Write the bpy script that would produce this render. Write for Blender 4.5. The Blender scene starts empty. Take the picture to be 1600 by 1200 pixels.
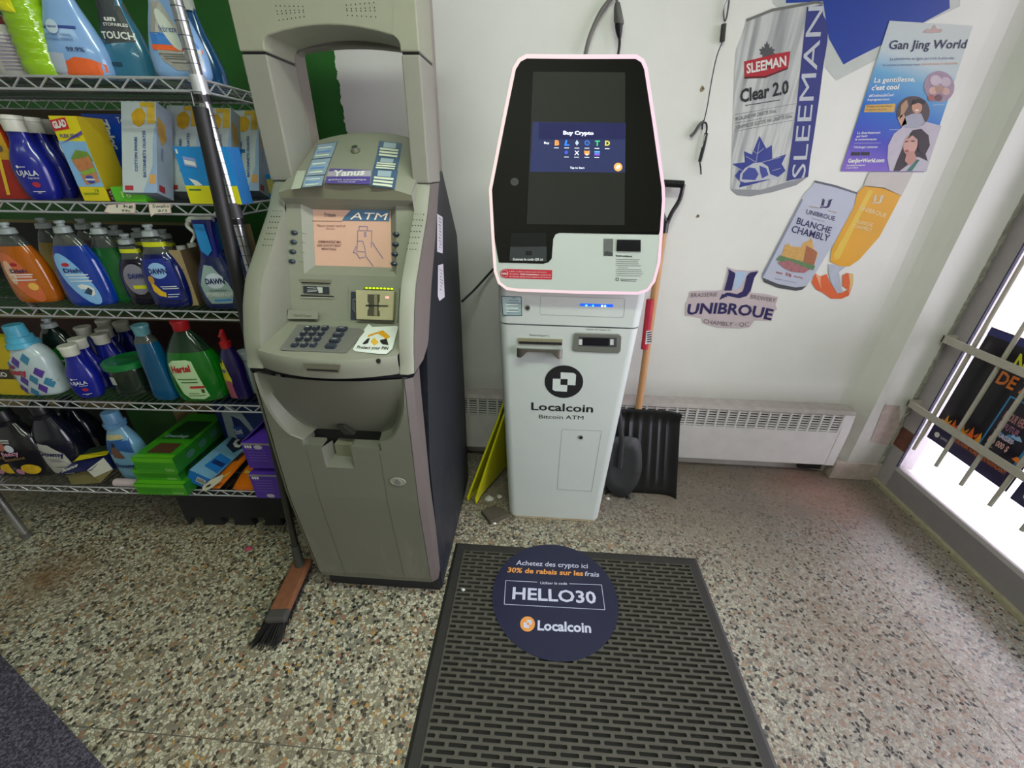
import bpy, bmesh, math, random
from mathutils import Vector, Matrix
random.seed(7)
SC = bpy.context.scene
COL = SC.collection
# ------------------------------------------------------------------ camera, world, lights, exposure
F_PX = 642.155
CAM_Z = 1.40
def _rot(p, y, r):
    cy, sy = math.cos(y), math.sin(y)
    fwd = Vector((sy*math.cos(p), cy*math.cos(p), -math.sin(p)))
    right = Vector((cy, -sy, 0)); down = fwd.cross(right)
    cr, sr = math.cos(r), math.sin(r)
    return cr*right + sr*down, -sr*right + cr*down, fwd
CR, CD, CF = _rot(.486305845, -.0586352766, -.0162937844)
CO = Vector((0, 0, CAM_Z))
cam = bpy.data.cameras.new('camera'); camo = bpy.data.objects.new('camera', cam); COL.objects.link(camo)
cam.sensor_width = 36; cam.lens = F_PX/1600*36; cam.clip_start = .02
camo.matrix_world = Matrix(((CR.x, -CD.x, -CF.x, 0), (CR.y, -CD.y, -CF.y, 0), (CR.z, -CD.z, -CF.z, CAM_Z), (0, 0, 0, 1)))
SC.camera = camo
w = bpy.data.worlds.new('overcast_sky'); SC.world = w; w.use_nodes = True
bg = w.node_tree.nodes['Background']; bg.inputs[0].default_value = (.92, .86, 1.0, 1); bg.inputs[1].default_value = 6.8
def area(name, loc, rot, sx, sy, power, col):
    l = bpy.data.lights.new(name, 'AREA'); l.shape = 'RECTANGLE'; l.size = sx; l.size_y = sy; l.energy = power; l.color = col
    o = bpy.data.objects.new(name, l); o.location = loc; o.rotation_euler = rot; COL.objects.link(o); return o
FLUO = (.87, 1.0, .83)
LAMPS = [(.15, .25, 2.62, 1.2, .22, 27), (-1.9, -.9, 2.62, 1.2, .22, 4), (-.2, -1.7, 2.62, 1.2, .22, 15)]
for q in LAMPS:
    area('fluorescent_lamp', q[:3], (0, 0, 0), q[3], q[4], q[5], FLUO)
po = area('window_daylight_portal', (1.90, .25, 1.15), (0, math.radians(90), 0), 2.2, 3.0, 1, (1, 1, 1)); po.data.cycles.is_portal = True
SC.view_settings.view_transform = 'Standard'; SC.view_settings.look = 'None'
SC.view_settings.gamma = 1; SC.view_settings.use_curve_mapping = False; SC.view_settings.exposure = .0

# ------------------------------------------------------------------ planes of the place (a point picked in the photo, cast onto a real plane)
class Plane:
    def __init__(s, p, n): s.p = Vector(p); s.n = Vector(n).normalized()
    def __call__(s, x, y):
        d = CR*((x-800)/F_PX) + CD*((y-600)/F_PX) + CF
        t = (s.p-CO).dot(s.n)/d.dot(s.n)
        return CO + d*t
    def off(s, o):   # towards the camera side
        n = s.n if (CO-s.p).dot(s.n) > 0 else -s.n
        return Plane(s.p+n*o, s.n)
def YP(y): return Plane((0, y, 0), (0, 1, 0))
def ZP(z): return Plane((0, 0, z), (0, 0, 1))
def XP(x): return Plane((x, 0, 0), (1, 0, 0))
def K(ox, oy, s): return lambda x, y: (ox+x/s, oy+y/s)

# ------------------------------------------------------------------ materials
def lin(h):
    h = h.lstrip('#'); o = []
    for i in (0, 2, 4):
        c = int(h[i:i+2], 16)/255
        o.append(c/12.92 if c <= .04045 else ((c+.055)/1.055)**2.4)
    return (*o, 1)
MATS = {}
def mat(hexc, rough=.5, metal=0., var=.08, scale=40., trans=0., coat=0., emit=0., bump=0., alpha=1., spec=.5):
    key = (hexc, rough, metal, var, scale, trans, coat, emit, bump, alpha, spec)
    if key in MATS: return MATS[key]
    m = bpy.data.materials.new('m_'+hexc.strip('#')); m.use_nodes = True
    nt = m.node_tree; b = nt.nodes['Principled BSDF']
    c = lin(hexc)
    tc = nt.nodes.new('ShaderNodeTexCoord'); no = nt.nodes.new('ShaderNodeTexNoise')
    no.inputs['Scale'].default_value = scale; no.inputs['Detail'].default_value = 3
    nt.links.new(tc.outputs['Object'], no.inputs['Vector'])
    mx = nt.nodes.new('ShaderNodeMix'); mx.data_type = 'RGBA'
    mx.inputs[6].default_value = tuple(v*(1-var) for v in c[:3])+(1,)
    mx.inputs[7].default_value = tuple(min(1, v*(1+var)) for v in c[:3])+(1,)
    nt.links.new(no.outputs['Fac'], mx.inputs[0]); nt.links.new(mx.outputs[2], b.inputs['Base Color'])
    b.inputs['Roughness'].default_value = rough; b.inputs['Metallic'].default_value = metal
    b.inputs['Transmission Weight'].default_value = trans; b.inputs['Coat Weight'].default_value = coat
    b.inputs['Alpha'].default_value = alpha; b.inputs['Specular IOR Level'].default_value = spec
    if emit:
        nt.links.new(mx.outputs[2], b.inputs['Emission Color']); b.inputs['Emission Strength'].default_value = emit
    if bump:
        bp = nt.nodes.new('ShaderNodeBump'); bp.inputs['Strength'].default_value = bump; bp.inputs['Distance'].default_value = .002
        nt.links.new(no.outputs['Fac'], bp.inputs['Height']); nt.links.new(bp.outputs[0], b.inputs['Normal'])
    MATS[key] = m
    return m
def nodemat(name):
    m = bpy.data.materials.new(name); m.use_nodes = True
    return m, m.node_tree, m.node_tree.nodes['Principled BSDF']
def N(nt, t, **kw):
    n = nt.nodes.new(t)
    for k, v in kw.items():
        if k.startswith('i_'): n.inputs[k[2:]].default_value = v
        else: setattr(n, k, v)
    return n
def ramp(nt, stops, interp='LINEAR'):
    r = nt.nodes.new('ShaderNodeValToRGB'); cr = r.color_ramp; cr.interpolation = interp
    while len(cr.elements) > 1: cr.elements.remove(cr.elements[-1])
    cr.elements[0].position = stops[0][0]; cr.elements[0].color = stops[0][1]
    for p, c in stops[1:]:
        e = cr.elements.new(p); e.color = c
    return r
def mixc(nt, fac, a, b):
    m = nt.nodes.new('ShaderNodeMix'); m.data_type = 'RGBA'
    for i, v in ((0, fac), (6, a), (7, b)):
        if hasattr(v, 'is_linked') or hasattr(v, 'links'): nt.links.new(v, m.inputs[i])
        else: m.inputs[i].default_value = v
    return m.outputs[2]
def math_(nt, op, a, b=0., clamp=False):
    m = nt.nodes.new('ShaderNodeMath'); m.operation = op; m.use_clamp = clamp
    for i, v in ((0, a), (1, b)):
        if hasattr(v, 'links'): nt.links.new(v, m.inputs[i])
        else: m.inputs[i].default_value = v
    return m.outputs[0]
WHITE = mat('#e8e8e2', .5); BLACK = mat('#101012', .45); INK = mat('#1a1a1e', .5); CHROME = mat('#c9cace', .22, .95)

# ------------------------------------------------------------------ things and parts
MW = {}
def tag(o, label, cat, group=None, kind=None):
    if label: o['label'] = label
    if cat: o['category'] = cat
    if group: o['group'] = group
    if kind: o['kind'] = kind
    return o
def thing(name, label, cat, loc=(0, 0, 0), rz=0., group=None, kind=None):
    o = bpy.data.objects.new(name, None); COL.objects.link(o); o.empty_display_size = .05
    o.location = loc; o.rotation_euler = (0, 0, rz)
    MW[o.name] = Matrix.Translation(Vector(loc)) @ Matrix.Rotation(rz, 4, 'Z')
    return tag(o, label, cat, group, kind)
class G:
    def __init__(s): s.v = []; s.f = []
    def add(s, vs, fs):
        n = len(s.v); s.v += [Vector(v) for v in vs]; s.f += [tuple(i+n for i in f) for f in fs]; return s
    def box(s, x0, x1, y0, y1, z0, z1):
        return s.add([(x0, y0, z0), (x1, y0, z0), (x1, y1, z0), (x0, y1, z0), (x0, y0, z1), (x1, y0, z1), (x1, y1, z1), (x0, y1, z1)],
              [(0, 3, 2, 1), (4, 5, 6, 7), (0, 1, 5, 4), (1, 2, 6, 5), (2, 3, 7, 6), (3, 0, 4, 7)])
    def obox(s, c, ax, ay, az):   # centre and three half axes
        c = Vector(c); ax, ay, az = Vector(ax), Vector(ay), Vector(az)
        vs = [c+ax*i+ay*j+az*k for k in (-1, 1) for i, j in ((-1, -1), (1, -1), (1, 1), (-1, 1))]
        return s.add(vs, [(0, 3, 2, 1), (4, 5, 6, 7), (0, 1, 5, 4), (1, 2, 6, 5), (2, 3, 7, 6), (3, 0, 4, 7)])
    def prism(s, pts, d):         # closed outline of 3-D points, pushed by the vector d
        n = len(pts); d = Vector(d); a = [Vector(p) for p in pts]
        return s.add(a+[p+d for p in a], [tuple(range(n)), tuple(range(2*n-1, n-1, -1))]+[(i, (i+1) % n+0, (i+1) % n+n, i+n)[::-1] for i in range(n)])
    def face(s, pts): return s.add(pts, [tuple(range(len(pts)))])
    def tube(s, pts, r, k=8, cap=True, r2=None):
        pts = [Vector(p) for p in pts]; m = len(pts); base = len(s.v); ref = None
        for i, p in enumerate(pts):
            t = (pts[min(i+1, m-1)]-pts[max(i-1, 0)]).normalized()
            if ref is None: ref = t.orthogonal().normalized()
            u = (ref-t*ref.dot(t)).normalized(); ref = u; v = t.cross(u)
            rr = r if r2 is None else r+(r2-r)*i/(m-1)
            s.v += [p+u*rr*math.cos(2*math.pi*j/k)+v*rr*math.sin(2*math.pi*j/k) for j in range(k)]
        for i in range(m-1):
            for j in range(k):
                a = base+i*k+j; b = base+i*k+(j+1) % k
                s.f.append((a, b, b+k, a+k))
        if cap: s.f.append(tuple(range(base+k-1, base-1, -1))); s.f.append(tuple(range(base+(m-1)*k, base+m*k)))
        return s
    def loft(s, rings, cap=True):
        base = len(s.v); k = len(rings[0])
        for r in rings: s.v += [Vector(p) for p in r]
        for i in range(len(rings)-1):
            for j in range(k):
                a = base+i*k+j; b = base+i*k+(j+1) % k
                s.f.append((a, b, b+k, a+k))
        if cap: s.f.append(tuple(range(base+k-1, base-1, -1))); s.f.append(tuple(range(base+(len(rings)-1)*k, base+len(rings)*k)))
        return s
    def grid(s, rows):
        base = len(s.v); k = len(rows[0])
        for r in rows: s.v += [Vector(p) for p in r]
        for i in range(len(rows)-1):
            for j in range(k-1):
                a = base+i*k+j
                s.f.append((a, a+1, a+k+1, a+k))
        return s
    def build(s, name, m, parent=None, world=True, smooth=False, bevel=0., label=None, cat=None, group=None, kind=None, loc=None, seg=2):
        me = bpy.data.meshes.new(name)
        vs = s.v; root = parent
        if parent is not None:
            while root.parent is not None: root = root.parent
            if world and root.name in MW:
                inv = MW[root.name].inverted(); vs = [inv @ v for v in vs]
        elif loc is not None:
            if world: vs = [v-Vector(loc) for v in vs]
        me.from_pydata([tuple(v) for v in vs], [], s.f)
        bm = bmesh.new(); bm.from_mesh(me)
        bmesh.ops.remove_doubles(bm, verts=bm.verts, dist=1e-6)
        bmesh.ops.recalc_face_normals(bm, faces=bm.faces)
        big = [f for f in bm.faces if len(f.verts) > 4]
        if big: bmesh.ops.triangulate(bm, faces=big)
        bm.to_mesh(me); bm.free()
        if smooth:
            for p in me.polygons: p.use_smooth = True
            try: me.set_sharp_from_angle(angle=math.radians(40))
            except Exception: pass
        me.materials.append(m)
        o = bpy.data.objects.new(name, me); COL.objects.link(o)
        if parent is not None: o.parent = parent
        elif loc is not None:
            o.location = loc; MW[o.name] = Matrix.Translation(Vector(loc))
        if bevel:
            b = o.modifiers.new('bevel', 'BEVEL'); b.width = bevel; b.segments = seg; b.limit_method = 'ANGLE'; b.angle_limit = math.radians(35)
        return tag(o, label, cat, group, kind)
def rrect(cx, cy, w, d, r, z, k=5):
    out = []
    for sx, sy, a0 in ((1, 1, 0), (-1, 1, 90), (-1, -1, 180), (1, -1, 270)):
        for i in range(k):
            a = math.radians(a0+90*i/(k-1))
            out.append((cx+sx*(w/2-r)+r*math.cos(a), cy+sy*(d/2-r)+r*math.sin(a), z))
    return out
def smooth_closed(p, n=4):
    out = []; m = len(p)
    for i in range(m):
        a, b, c, d = (Vector(p[(i+j-1) % m]) for j in range(4))
        for k in range(n):
            t = k/n
            out.append(.5*((2*b)+(c-a)*t+(2*a-5*b+4*c-d)*t*t+(3*b-a-3*c+d)*t**3))
    return out
def smooth_open(p, n=6):
    p = [Vector(q) for q in p]; q = [p[0]*2-p[1]]+p+[p[-1]*2-p[-2]]; out = []
    for i in range(1, len(q)-2):
        a, b, c, d = q[i-1:i+3]
        for k in range(n):
            t = k/n; out.append(.5*((2*b)+(c-a)*t+(2*a-5*b+4*c-d)*t*t+(3*b-a-3*c+d)*t**3))
    out.append(p[-1]); return out
def flat(parent, name, pl, pts, m, off=.0005, smooth=0, label=None, **kw):
    """a flat print lying on the plane pl"""
    q = pl.off(off)
    if smooth: pts = [tuple(v)[:2] for v in smooth_closed([(x, y, 0) for x, y in pts], smooth)]
    g = G(); g.face([q(x, y) for x, y in pts])
    return g.build(name, m, parent, label=label, **kw)
def ellip(cx, cy, rx, ry, n=28, a=0.):
    ca, sa = math.cos(a), math.sin(a)
    return [(cx+rx*math.cos(t)*ca-ry*math.sin(t)*sa, cy+rx*math.cos(t)*sa+ry*math.sin(t)*ca) for t in (2*math.pi*i/n for i in range(n))]
# lettering: the built-in font turned into mesh, mapped onto a surface
_TX = {}
def _glyphs(s, bold, res=2):
    k = (s, bold, res)
    if k in _TX: return _TX[k]
    cu = bpy.data.curves.new('t', 'FONT'); cu.body = s; cu.offset = bold; cu.resolution_u = res; cu.size = 1
    o = bpy.data.objects.new('t', cu); COL.objects.link(o)
    dg = bpy.context.evaluated_depsgraph_get(); me = bpy.data.meshes.new_from_object(o.evaluated_get(dg))
    vs = [v.co.copy() for v in me.vertices]; fs = [tuple(p.vertices) for p in me.polygons]
    bpy.data.objects.remove(o); bpy.data.curves.remove(cu); bpy.data.meshes.remove(me)
    if not vs: vs = [Vector((0, 0, 0))]
    x0 = min(v.x for v in vs); x1 = max(v.x for v in vs)
    vs = [((v.x-x0)/max(1e-6, x1-x0), v.y/.73) for v in vs]
    _TX[k] = (vs, fs); return _TX[k]
def text_map(parent, s, m, fn, bold=.0, name='lettering', world=True, label=None):
    vs, fs = _glyphs(s, bold)
    g = G(); g.v = [Vector(fn(u, v)) for u, v in vs]; g.f = list(fs)
    return g.build(name, m, parent, world=world, label=label)
def ptext(parent, s, pl, a, b, t, m, bold=.0, off=.001, arch=0., name='lettering', label=None):
    q = pl.off(off); A, B, T = q(*a), q(*b), q(*t); U = B-A; W = T-A
    return text_map(parent, s, m, lambda u, v: A+U*u+W*v+W*(arch*(1-(2*u-1)**2)), bold, name, label=label)
def pline(parent, pl, a, b, wpx, m, off=.001, name='printed_line'):
    dx, dy = b[0]-a[0], b[1]-a[1]; L = math.hypot(dx, dy); nx, ny = -dy/L*wpx/2, dx/L*wpx/2
    return flat(parent, name, pl, [(a[0]+nx, a[1]+ny), (b[0]+nx, b[1]+ny), (b[0]-nx, b[1]-ny), (a[0]-nx, a[1]-ny)], m, off)
def plines(parent, pl, segs, wpx, m, off=.001, name='fine_print'):
    q = pl.off(off); g = G()
    for a, b in segs:
        dx, dy = b[0]-a[0], b[1]-a[1]; L = math.hypot(dx, dy); nx, ny = -dy/L*wpx/2, dx/L*wpx/2
        g.face([q(a[0]+nx, a[1]+ny), q(b[0]+nx, b[1]+ny), q(b[0]-nx, b[1]-ny), q(a[0]-nx, a[1]-ny)])
    return g.build(name, m, parent)
# ------------------------------------------------------------------ the room
WY = 1.83          # back wall
FRX = 1.77         # inner face of the window frame on the right
H = 2.70
def floor_mat():
    m, nt, b = nodemat('terrazzo'); L = nt.links
    geo = N(nt, 'ShaderNodeNewGeometry')
    wn = N(nt, 'ShaderNodeTexNoise', i_Scale=95., i_Detail=2.)
    L.new(geo.outputs['Position'], wn.inputs['Vector'])
    sub = N(nt, 'ShaderNodeVectorMath', operation='SUBTRACT'); L.new(wn.outputs['Color'], sub.inputs[0]); sub.inputs[1].default_value = (.5, .5, .5)
    sc = N(nt, 'ShaderNodeVectorMath', operation='SCALE'); L.new(sub.outputs[0], sc.inputs[0]); sc.inputs['Scale'].default_value = .010
    ad = N(nt, 'ShaderNodeVectorMath', operation='ADD'); L.new(geo.outputs['Position'], ad.inputs[0]); L.new(sc.outputs[0], ad.inputs[1])
    vo = N(nt, 'ShaderNodeTexVoronoi', i_Scale=106.); L.new(ad.outputs[0], vo.inputs['Vector'])
    ve = N(nt, 'ShaderNodeTexVoronoi', feature='DISTANCE_TO_EDGE', i_Scale=106.); L.new(ad.outputs[0], ve.inputs['Vector'])
    sep = N(nt, 'ShaderNodeSeparateColor'); L.new(vo.outputs['Color'], sep.inputs[0])
    def c(h): return lin(h)
    rl = ramp(nt, [(0, c('#c6c2a8')), (.2, c('#a9a68e')), (.36, c('#c2c0aa')), (.5, c('#86836e')), (.60, c('#94846a')), (.67, c('#96684e')), (.71, c('#b08648')), (.735, c('#77756a')), (.83, c('#1e2022')), (.97, c('#3a4040'))], 'CONSTANT')
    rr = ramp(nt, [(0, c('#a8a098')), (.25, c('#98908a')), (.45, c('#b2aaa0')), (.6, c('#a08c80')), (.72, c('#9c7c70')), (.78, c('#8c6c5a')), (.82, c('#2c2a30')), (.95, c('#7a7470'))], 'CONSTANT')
    L.new(sep.outputs[0], rl.inputs[0]); L.new(sep.outputs[0], rr.inputs[0])
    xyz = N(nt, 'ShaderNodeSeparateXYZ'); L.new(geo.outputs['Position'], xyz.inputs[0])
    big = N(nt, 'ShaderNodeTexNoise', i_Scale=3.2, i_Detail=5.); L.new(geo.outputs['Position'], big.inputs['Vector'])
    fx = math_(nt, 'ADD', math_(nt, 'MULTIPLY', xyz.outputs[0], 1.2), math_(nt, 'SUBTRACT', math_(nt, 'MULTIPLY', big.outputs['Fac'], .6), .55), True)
    col = mixc(nt, fx, rl.outputs[0], rr.outputs[0])  # right side: fewer dark chips, with the window's pinkish daylight painted in
    # matrix between the chips, its right side tinted for daylight too
    ed = N(nt, 'ShaderNodeMapRange'); ed.inputs[1].default_value = .02; ed.inputs[2].default_value = .10; L.new(ve.outputs['Distance'], ed.inputs[0])
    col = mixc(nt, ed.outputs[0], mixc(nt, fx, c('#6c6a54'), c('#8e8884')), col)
    # fine chips
    v2 = N(nt, 'ShaderNodeTexVoronoi', i_Scale=240.); L.new(ad.outputs[0], v2.inputs['Vector'])
    s2 = N(nt, 'ShaderNodeSeparateColor'); L.new(v2.outputs['Color'], s2.inputs[0])
    col = mixc(nt, math_(nt, 'MULTIPLY', math_(nt, 'GREATER_THAN', s2.outputs[1], .82), .5), col, c('#5c5a50'))
    # grime against the back wall and around the machines
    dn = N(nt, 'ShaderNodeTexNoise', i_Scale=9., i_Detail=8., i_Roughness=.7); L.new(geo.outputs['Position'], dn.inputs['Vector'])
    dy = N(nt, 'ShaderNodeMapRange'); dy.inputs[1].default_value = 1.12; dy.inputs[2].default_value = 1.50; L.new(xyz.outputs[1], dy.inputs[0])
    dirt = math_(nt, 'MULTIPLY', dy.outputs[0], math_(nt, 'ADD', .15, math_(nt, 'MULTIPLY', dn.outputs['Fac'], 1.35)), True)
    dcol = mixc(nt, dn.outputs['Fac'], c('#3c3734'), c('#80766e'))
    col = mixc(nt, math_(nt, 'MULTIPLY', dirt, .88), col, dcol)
    # rusty spill on the left, reddish grime in the corner by the window
    for (sx, sy, rad, hc, amt) in ((-1.80, .92, .16, '#6a4a24', .75), (1.42, 1.66, .34, '#94685c', .55)):
        dv = N(nt, 'ShaderNodeVectorMath', operation='DISTANCE'); L.new(geo.outputs['Position'], dv.inputs[0]); dv.inputs[1].default_value = (sx, sy, 0)
        mr = N(nt, 'ShaderNodeMapRange'); mr.inputs[1].default_value = rad; mr.inputs[2].default_value = .0; L.new(math_(nt, 'ADD', dv.outputs['Value'], math_(nt, 'MULTIPLY', math_(nt, 'SUBTRACT', dn.outputs['Fac'], .5), rad*1.6)), mr.inputs[0])
        col = mixc(nt, math_(nt, 'MULTIPLY', mr.outputs[0], amt), col, c(hc))
    # general wear
    g2 = N(nt, 'ShaderNodeTexNoise', i_Scale=1.7, i_Detail=6., i_Roughness=.65); L.new(geo.outputs['Position'], g2.inputs['Vector'])
    wr = N(nt, 'ShaderNodeMapRange'); wr.inputs[1].default_value = .42; wr.inputs[2].default_value = .72; L.new(g2.outputs['Fac'], wr.inputs[0])
    col = mixc(nt, math_(nt, 'MULTIPLY', wr.outputs[0], .35), col, c('#7d6a4a'))
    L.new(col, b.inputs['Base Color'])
    rg = N(nt, 'ShaderNodeMapRange'); rg.inputs[1].default_value = .6; rg.inputs[2].default_value = 1.3; rg.inputs[3].default_value = .45; rg.inputs[4].default_value = .24; L.new(xyz.outputs[0], rg.inputs[0]); L.new(rg.outputs[0], b.inputs['Roughness'])
    bp = N(nt, 'ShaderNodeBump', i_Strength=.25, i_Distance=.001); L.new(ed.outputs[0], bp.inputs['Height']); L.new(bp.outputs[0], b.inputs['Normal'])
    return m
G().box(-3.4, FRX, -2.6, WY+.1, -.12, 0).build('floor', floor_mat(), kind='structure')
fl = bpy.data.objects['floor']
# divider strips let into the terrazzo
ZF = ZP(0)
def strip(a, b, wd, z=.0006):
    A = ZP(0)(*a); B = ZP(0)(*b); d = (B-A).normalized(); A = A-d*.0; n = Vector((-d.y, d.x, 0))*wd/2
    g = G(); u = Vector((0, 0, z)); g.prism([A-n, B-n, B+n, A+n], u); return g
DIV = mat('#6b675a', .4, .3)
a = ZF(1330, 850); G().box(a.x-.0015, a.x+.0015, -1.2, 1.45, -.002, .0005).build('divider_strip', DIV, fl)
a = ZF(292, 1151); G().box(-3.0, -.36, a.y-.0015, a.y+.0015, -.002, .0005).build('divider_strip', DIV, fl)

def wall_mat():
    m, nt, b = nodemat('painted_wall'); L = nt.links
    geo = N(nt, 'ShaderNodeNewGeometry'); xyz = N(nt, 'ShaderNodeSeparateXYZ'); L.new(geo.outputs['Position'], xyz.inputs[0])
    n1 = N(nt, 'ShaderNodeTexNoise', i_Scale=6., i_Detail=6., i_Roughness=.6); L.new(geo.outputs['Position'], n1.inputs['Vector'])
    base = mixc(nt, n1.outputs['Fac'], lin('#d6d6cf'), lin('#e4e3de'))
    # scuffs
    mp = N(nt, 'ShaderNodeMapping'); mp.inputs['Scale'].default_value = (14, 14, 5); L.new(geo.outputs['Position'], mp.inputs[0])
    n2 = N(nt, 'ShaderNodeTexNoise', i_Scale=2.2, i_Detail=8., i_Roughness=.75); L.new(mp.outputs[0], n2.inputs['Vector'])
    sc = N(nt, 'ShaderNodeMapRange'); sc.inputs[1].default_value = .66; sc.inputs[2].default_value = .78; L.new(n2.outputs['Fac'], sc.inputs[0])
    base = mixc(nt, math_(nt, 'MULTIPLY', sc.outputs[0], .45), base, lin('#8f8c84'))
    # dirt line low down
    lo = N(nt, 'ShaderNodeMapRange'); lo.inputs[1].default_value = .50; lo.inputs[2].default_value = .36; L.new(xyz.outputs[2], lo.inputs[0])
    base = mixc(nt, math_(nt, 'MULTIPLY', lo.outputs[0], math_(nt, 'MULTIPLY', n1.outputs['Fac'], .9)), base, lin('#7f746c'))
    # green paint left of a ragged edge
    n3 = N(nt, 'ShaderNodeTexNoise', i_Scale=60., i_Detail=3.); L.new(geo.outputs['Position'], n3.inputs['Vector'])
    ex = math_(nt, 'ADD', xyz.outputs[0], math_(nt, 'MULTIPLY', math_(nt, 'SUBTRACT', n3.outputs['Fac'], .5), .03))
    gm = math_(nt, 'LESS_THAN', ex, -.772)
    col = mixc(nt, gm, base, mixc(nt, n1.outputs['Fac'], lin('#1d5a1c'), lin('#2a7026')))
    L.new(col, b.inputs['Base Color']); b.inputs['Roughness'].default_value = .42
    bp = N(nt, 'ShaderNodeBump', i_Strength=.2, i_Distance=.004); L.new(n1.outputs['Fac'], bp.inputs['Height']); L.new(bp.outputs[0], b.inputs['Normal'])
    return m
WM = wall_mat()
# back wall with the cove that swells out into the pilaster beside the window
prof = [(-3.4, WY), (1.44, WY), (1.49, WY-.002), (1.53, WY-.012), (1.56, WY-.028), (1.585, WY-.05), (1.598, WY-.068), (1.752, WY-.068), (1.752, WY+.1), (-3.4, WY+.1)]
g = G(); g.prism([(x, y, 0) for x, y in prof], (0, 0, H)); g.build('wall_back', WM, kind='structure')
PW = mat('#d2cec8', .5, var=.1, scale=8, bump=.3)
G().box(1.545, 1.77, WY-.075, WY+.05, 0, .105).build('trim_1', mat('#a89a92', .7, var=.35, scale=25, bump=.6), kind='structure', bevel=.004)
# crumbling filler between the pilaster and the window frame
g = G(); rows = []
for i in range(150):
    z = .1+i*.013; j = random.uniform(-.003, .003); rows.append([(1.746+j*.5, 1.7615, z), (1.750+j, 1.7575+random.uniform(-.004, .003), z), (1.755+j, 1.758+random.uniform(-.004, .004), z), (1.761, 1.759+random.uniform(-.005, .003), z), (1.768, 1.775, z)])
g.grid(rows); g.build('trim_2', mat('#8c8a7e', .85, var=.5, scale=60, bump=1.), kind='structure')
# rust patch and cracked plaster at the foot of the jamb
st = thing('trim_3', None, None, (1.65, 1.757, .12), kind='structure')
flat(st, 'plaster_patch', YP(WY-.068), [(1383, 632), (1406, 634), (1404, 700), (1360, 690)], mat('#b4a29c', .7, var=.35, scale=30), .002)
G().box(1.7665, 1.7705, 1.69, 1.76, .23, .33).build('rust_plate', mat('#6a4034', .8, var=.5, scale=40, bump=.8), st)
WR = mat('#cfcdc4', .6)
G().box(-3.5, -3.4, -2.6, WY, 0, H).build('wall_left', mat('#b9b8ae', .6), kind='structure')
G().box(-3.5, FRX+.2, -2.7, -2.6, 0, H).build('wall_front', mat('#b9b8ae', .6), kind='structure')
g = G(); g.box(FRX, FRX+.15, -2.6, -1.25, 0, H); g.box(FRX, FRX+.15, -1.25, 1.9, 2.25, H); g.build('wall_right', WR, kind='structure')
G().box(-3.5, FRX+.2, -2.7, WY+.1, H, H+.1).build('ceiling', mat('#d8d8d0', .7), kind='structure')
for q in LAMPS:
    t = thing('ceiling_light', 'white fluorescent ceiling light '+('over the cash machines' if q[1] > 0 else 'over the left side of the shop' if q[0] < -1 else 'behind the camera'), 'ceiling light', (q[0], q[1], H), group='ceiling lights')
    G().box(q[0]-.62, q[0]+.62, q[1]-.13, q[1]+.13, 2.63, H).build('housing', WHITE, t)

# ------------------------------------------------------------------ the window on the right
FR = mat('#a39c9c', .45, .1, var=.1, scale=30, bump=.1); FRE = mat('#a69e84', .6, .2, var=.3, scale=60)
win = thing('window_1', None, None, (FRX, .3, 0), kind='structure')
G().box(1.77, 1.85, 1.692, 1.80, 0, 2.25).build('frame_stile', FR, win, bevel=.003)
G().box(1.77, 1.85, -1.25, 1.692, 0, .128).build('frame_sill', mat('#8c8688', .5, .1, var=.12, scale=20), win, bevel=.002)
g = G(); g.prism([(1.7695, 1.692, .128), (1.776, 1.692, .143), (1.80, 1.692, .147), (1.85, 1.692, .128)], (0, -2.94, 0)); g.build('glazing_bead', FR, win)
G().box(1.752, 1.772, -1.25, 1.785, 0, .022).build('threshold_angle', FRE, win, bevel=.002)
for px, py in ((1375, 754), (1426, 802), (1486, 859), (1556, 921)):
    c = XP(1.7515)(px, py); c.z = .012
    G().tube([c, c+Vector((-.0012, 0, 0))], .0035, 8).build('screw_head', INK, win)
G().box(1.77, 1.85, -1.25, 1.692, 2.18, 2.25).build('frame_head', FR, win)
G().box(1.7685, 1.779, 1.6875, 1.6925, .146, 2.2).build('gasket', mat('#262a48', .5), win)
def glass_mat():
    m = bpy.data.materials.new('window_glass'); m.use_nodes = True; nt = m.node_tree
    for n in list(nt.nodes): nt.nodes.remove(n)
    o = N(nt, 'ShaderNodeOutputMaterial'); t = N(nt, 'ShaderNodeBsdfTransparent'); t.inputs[0].default_value = (.96, .97, .97, 1)
    gl = N(nt, 'ShaderNodeBsdfGlossy'); gl.inputs['Roughness'].default_value = .02
    fr = N(nt, 'ShaderNodeFresnel'); fr.inputs[0].default_value = 1.3; mx = N(nt, 'ShaderNodeMixShader')
    nt.links.new(fr.outputs[0], mx.inputs[0]); nt.links.new(t.outputs[0], mx.inputs[1]); nt.links.new(gl.outputs[0], mx.inputs[2]); nt.links.new(mx.outputs[0], o.inputs[0])
    return m
G().box(1.780, 1.786, -1.25, 1.695, .13, 2.2).build('glass_pane', glass_mat(), win)
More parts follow.
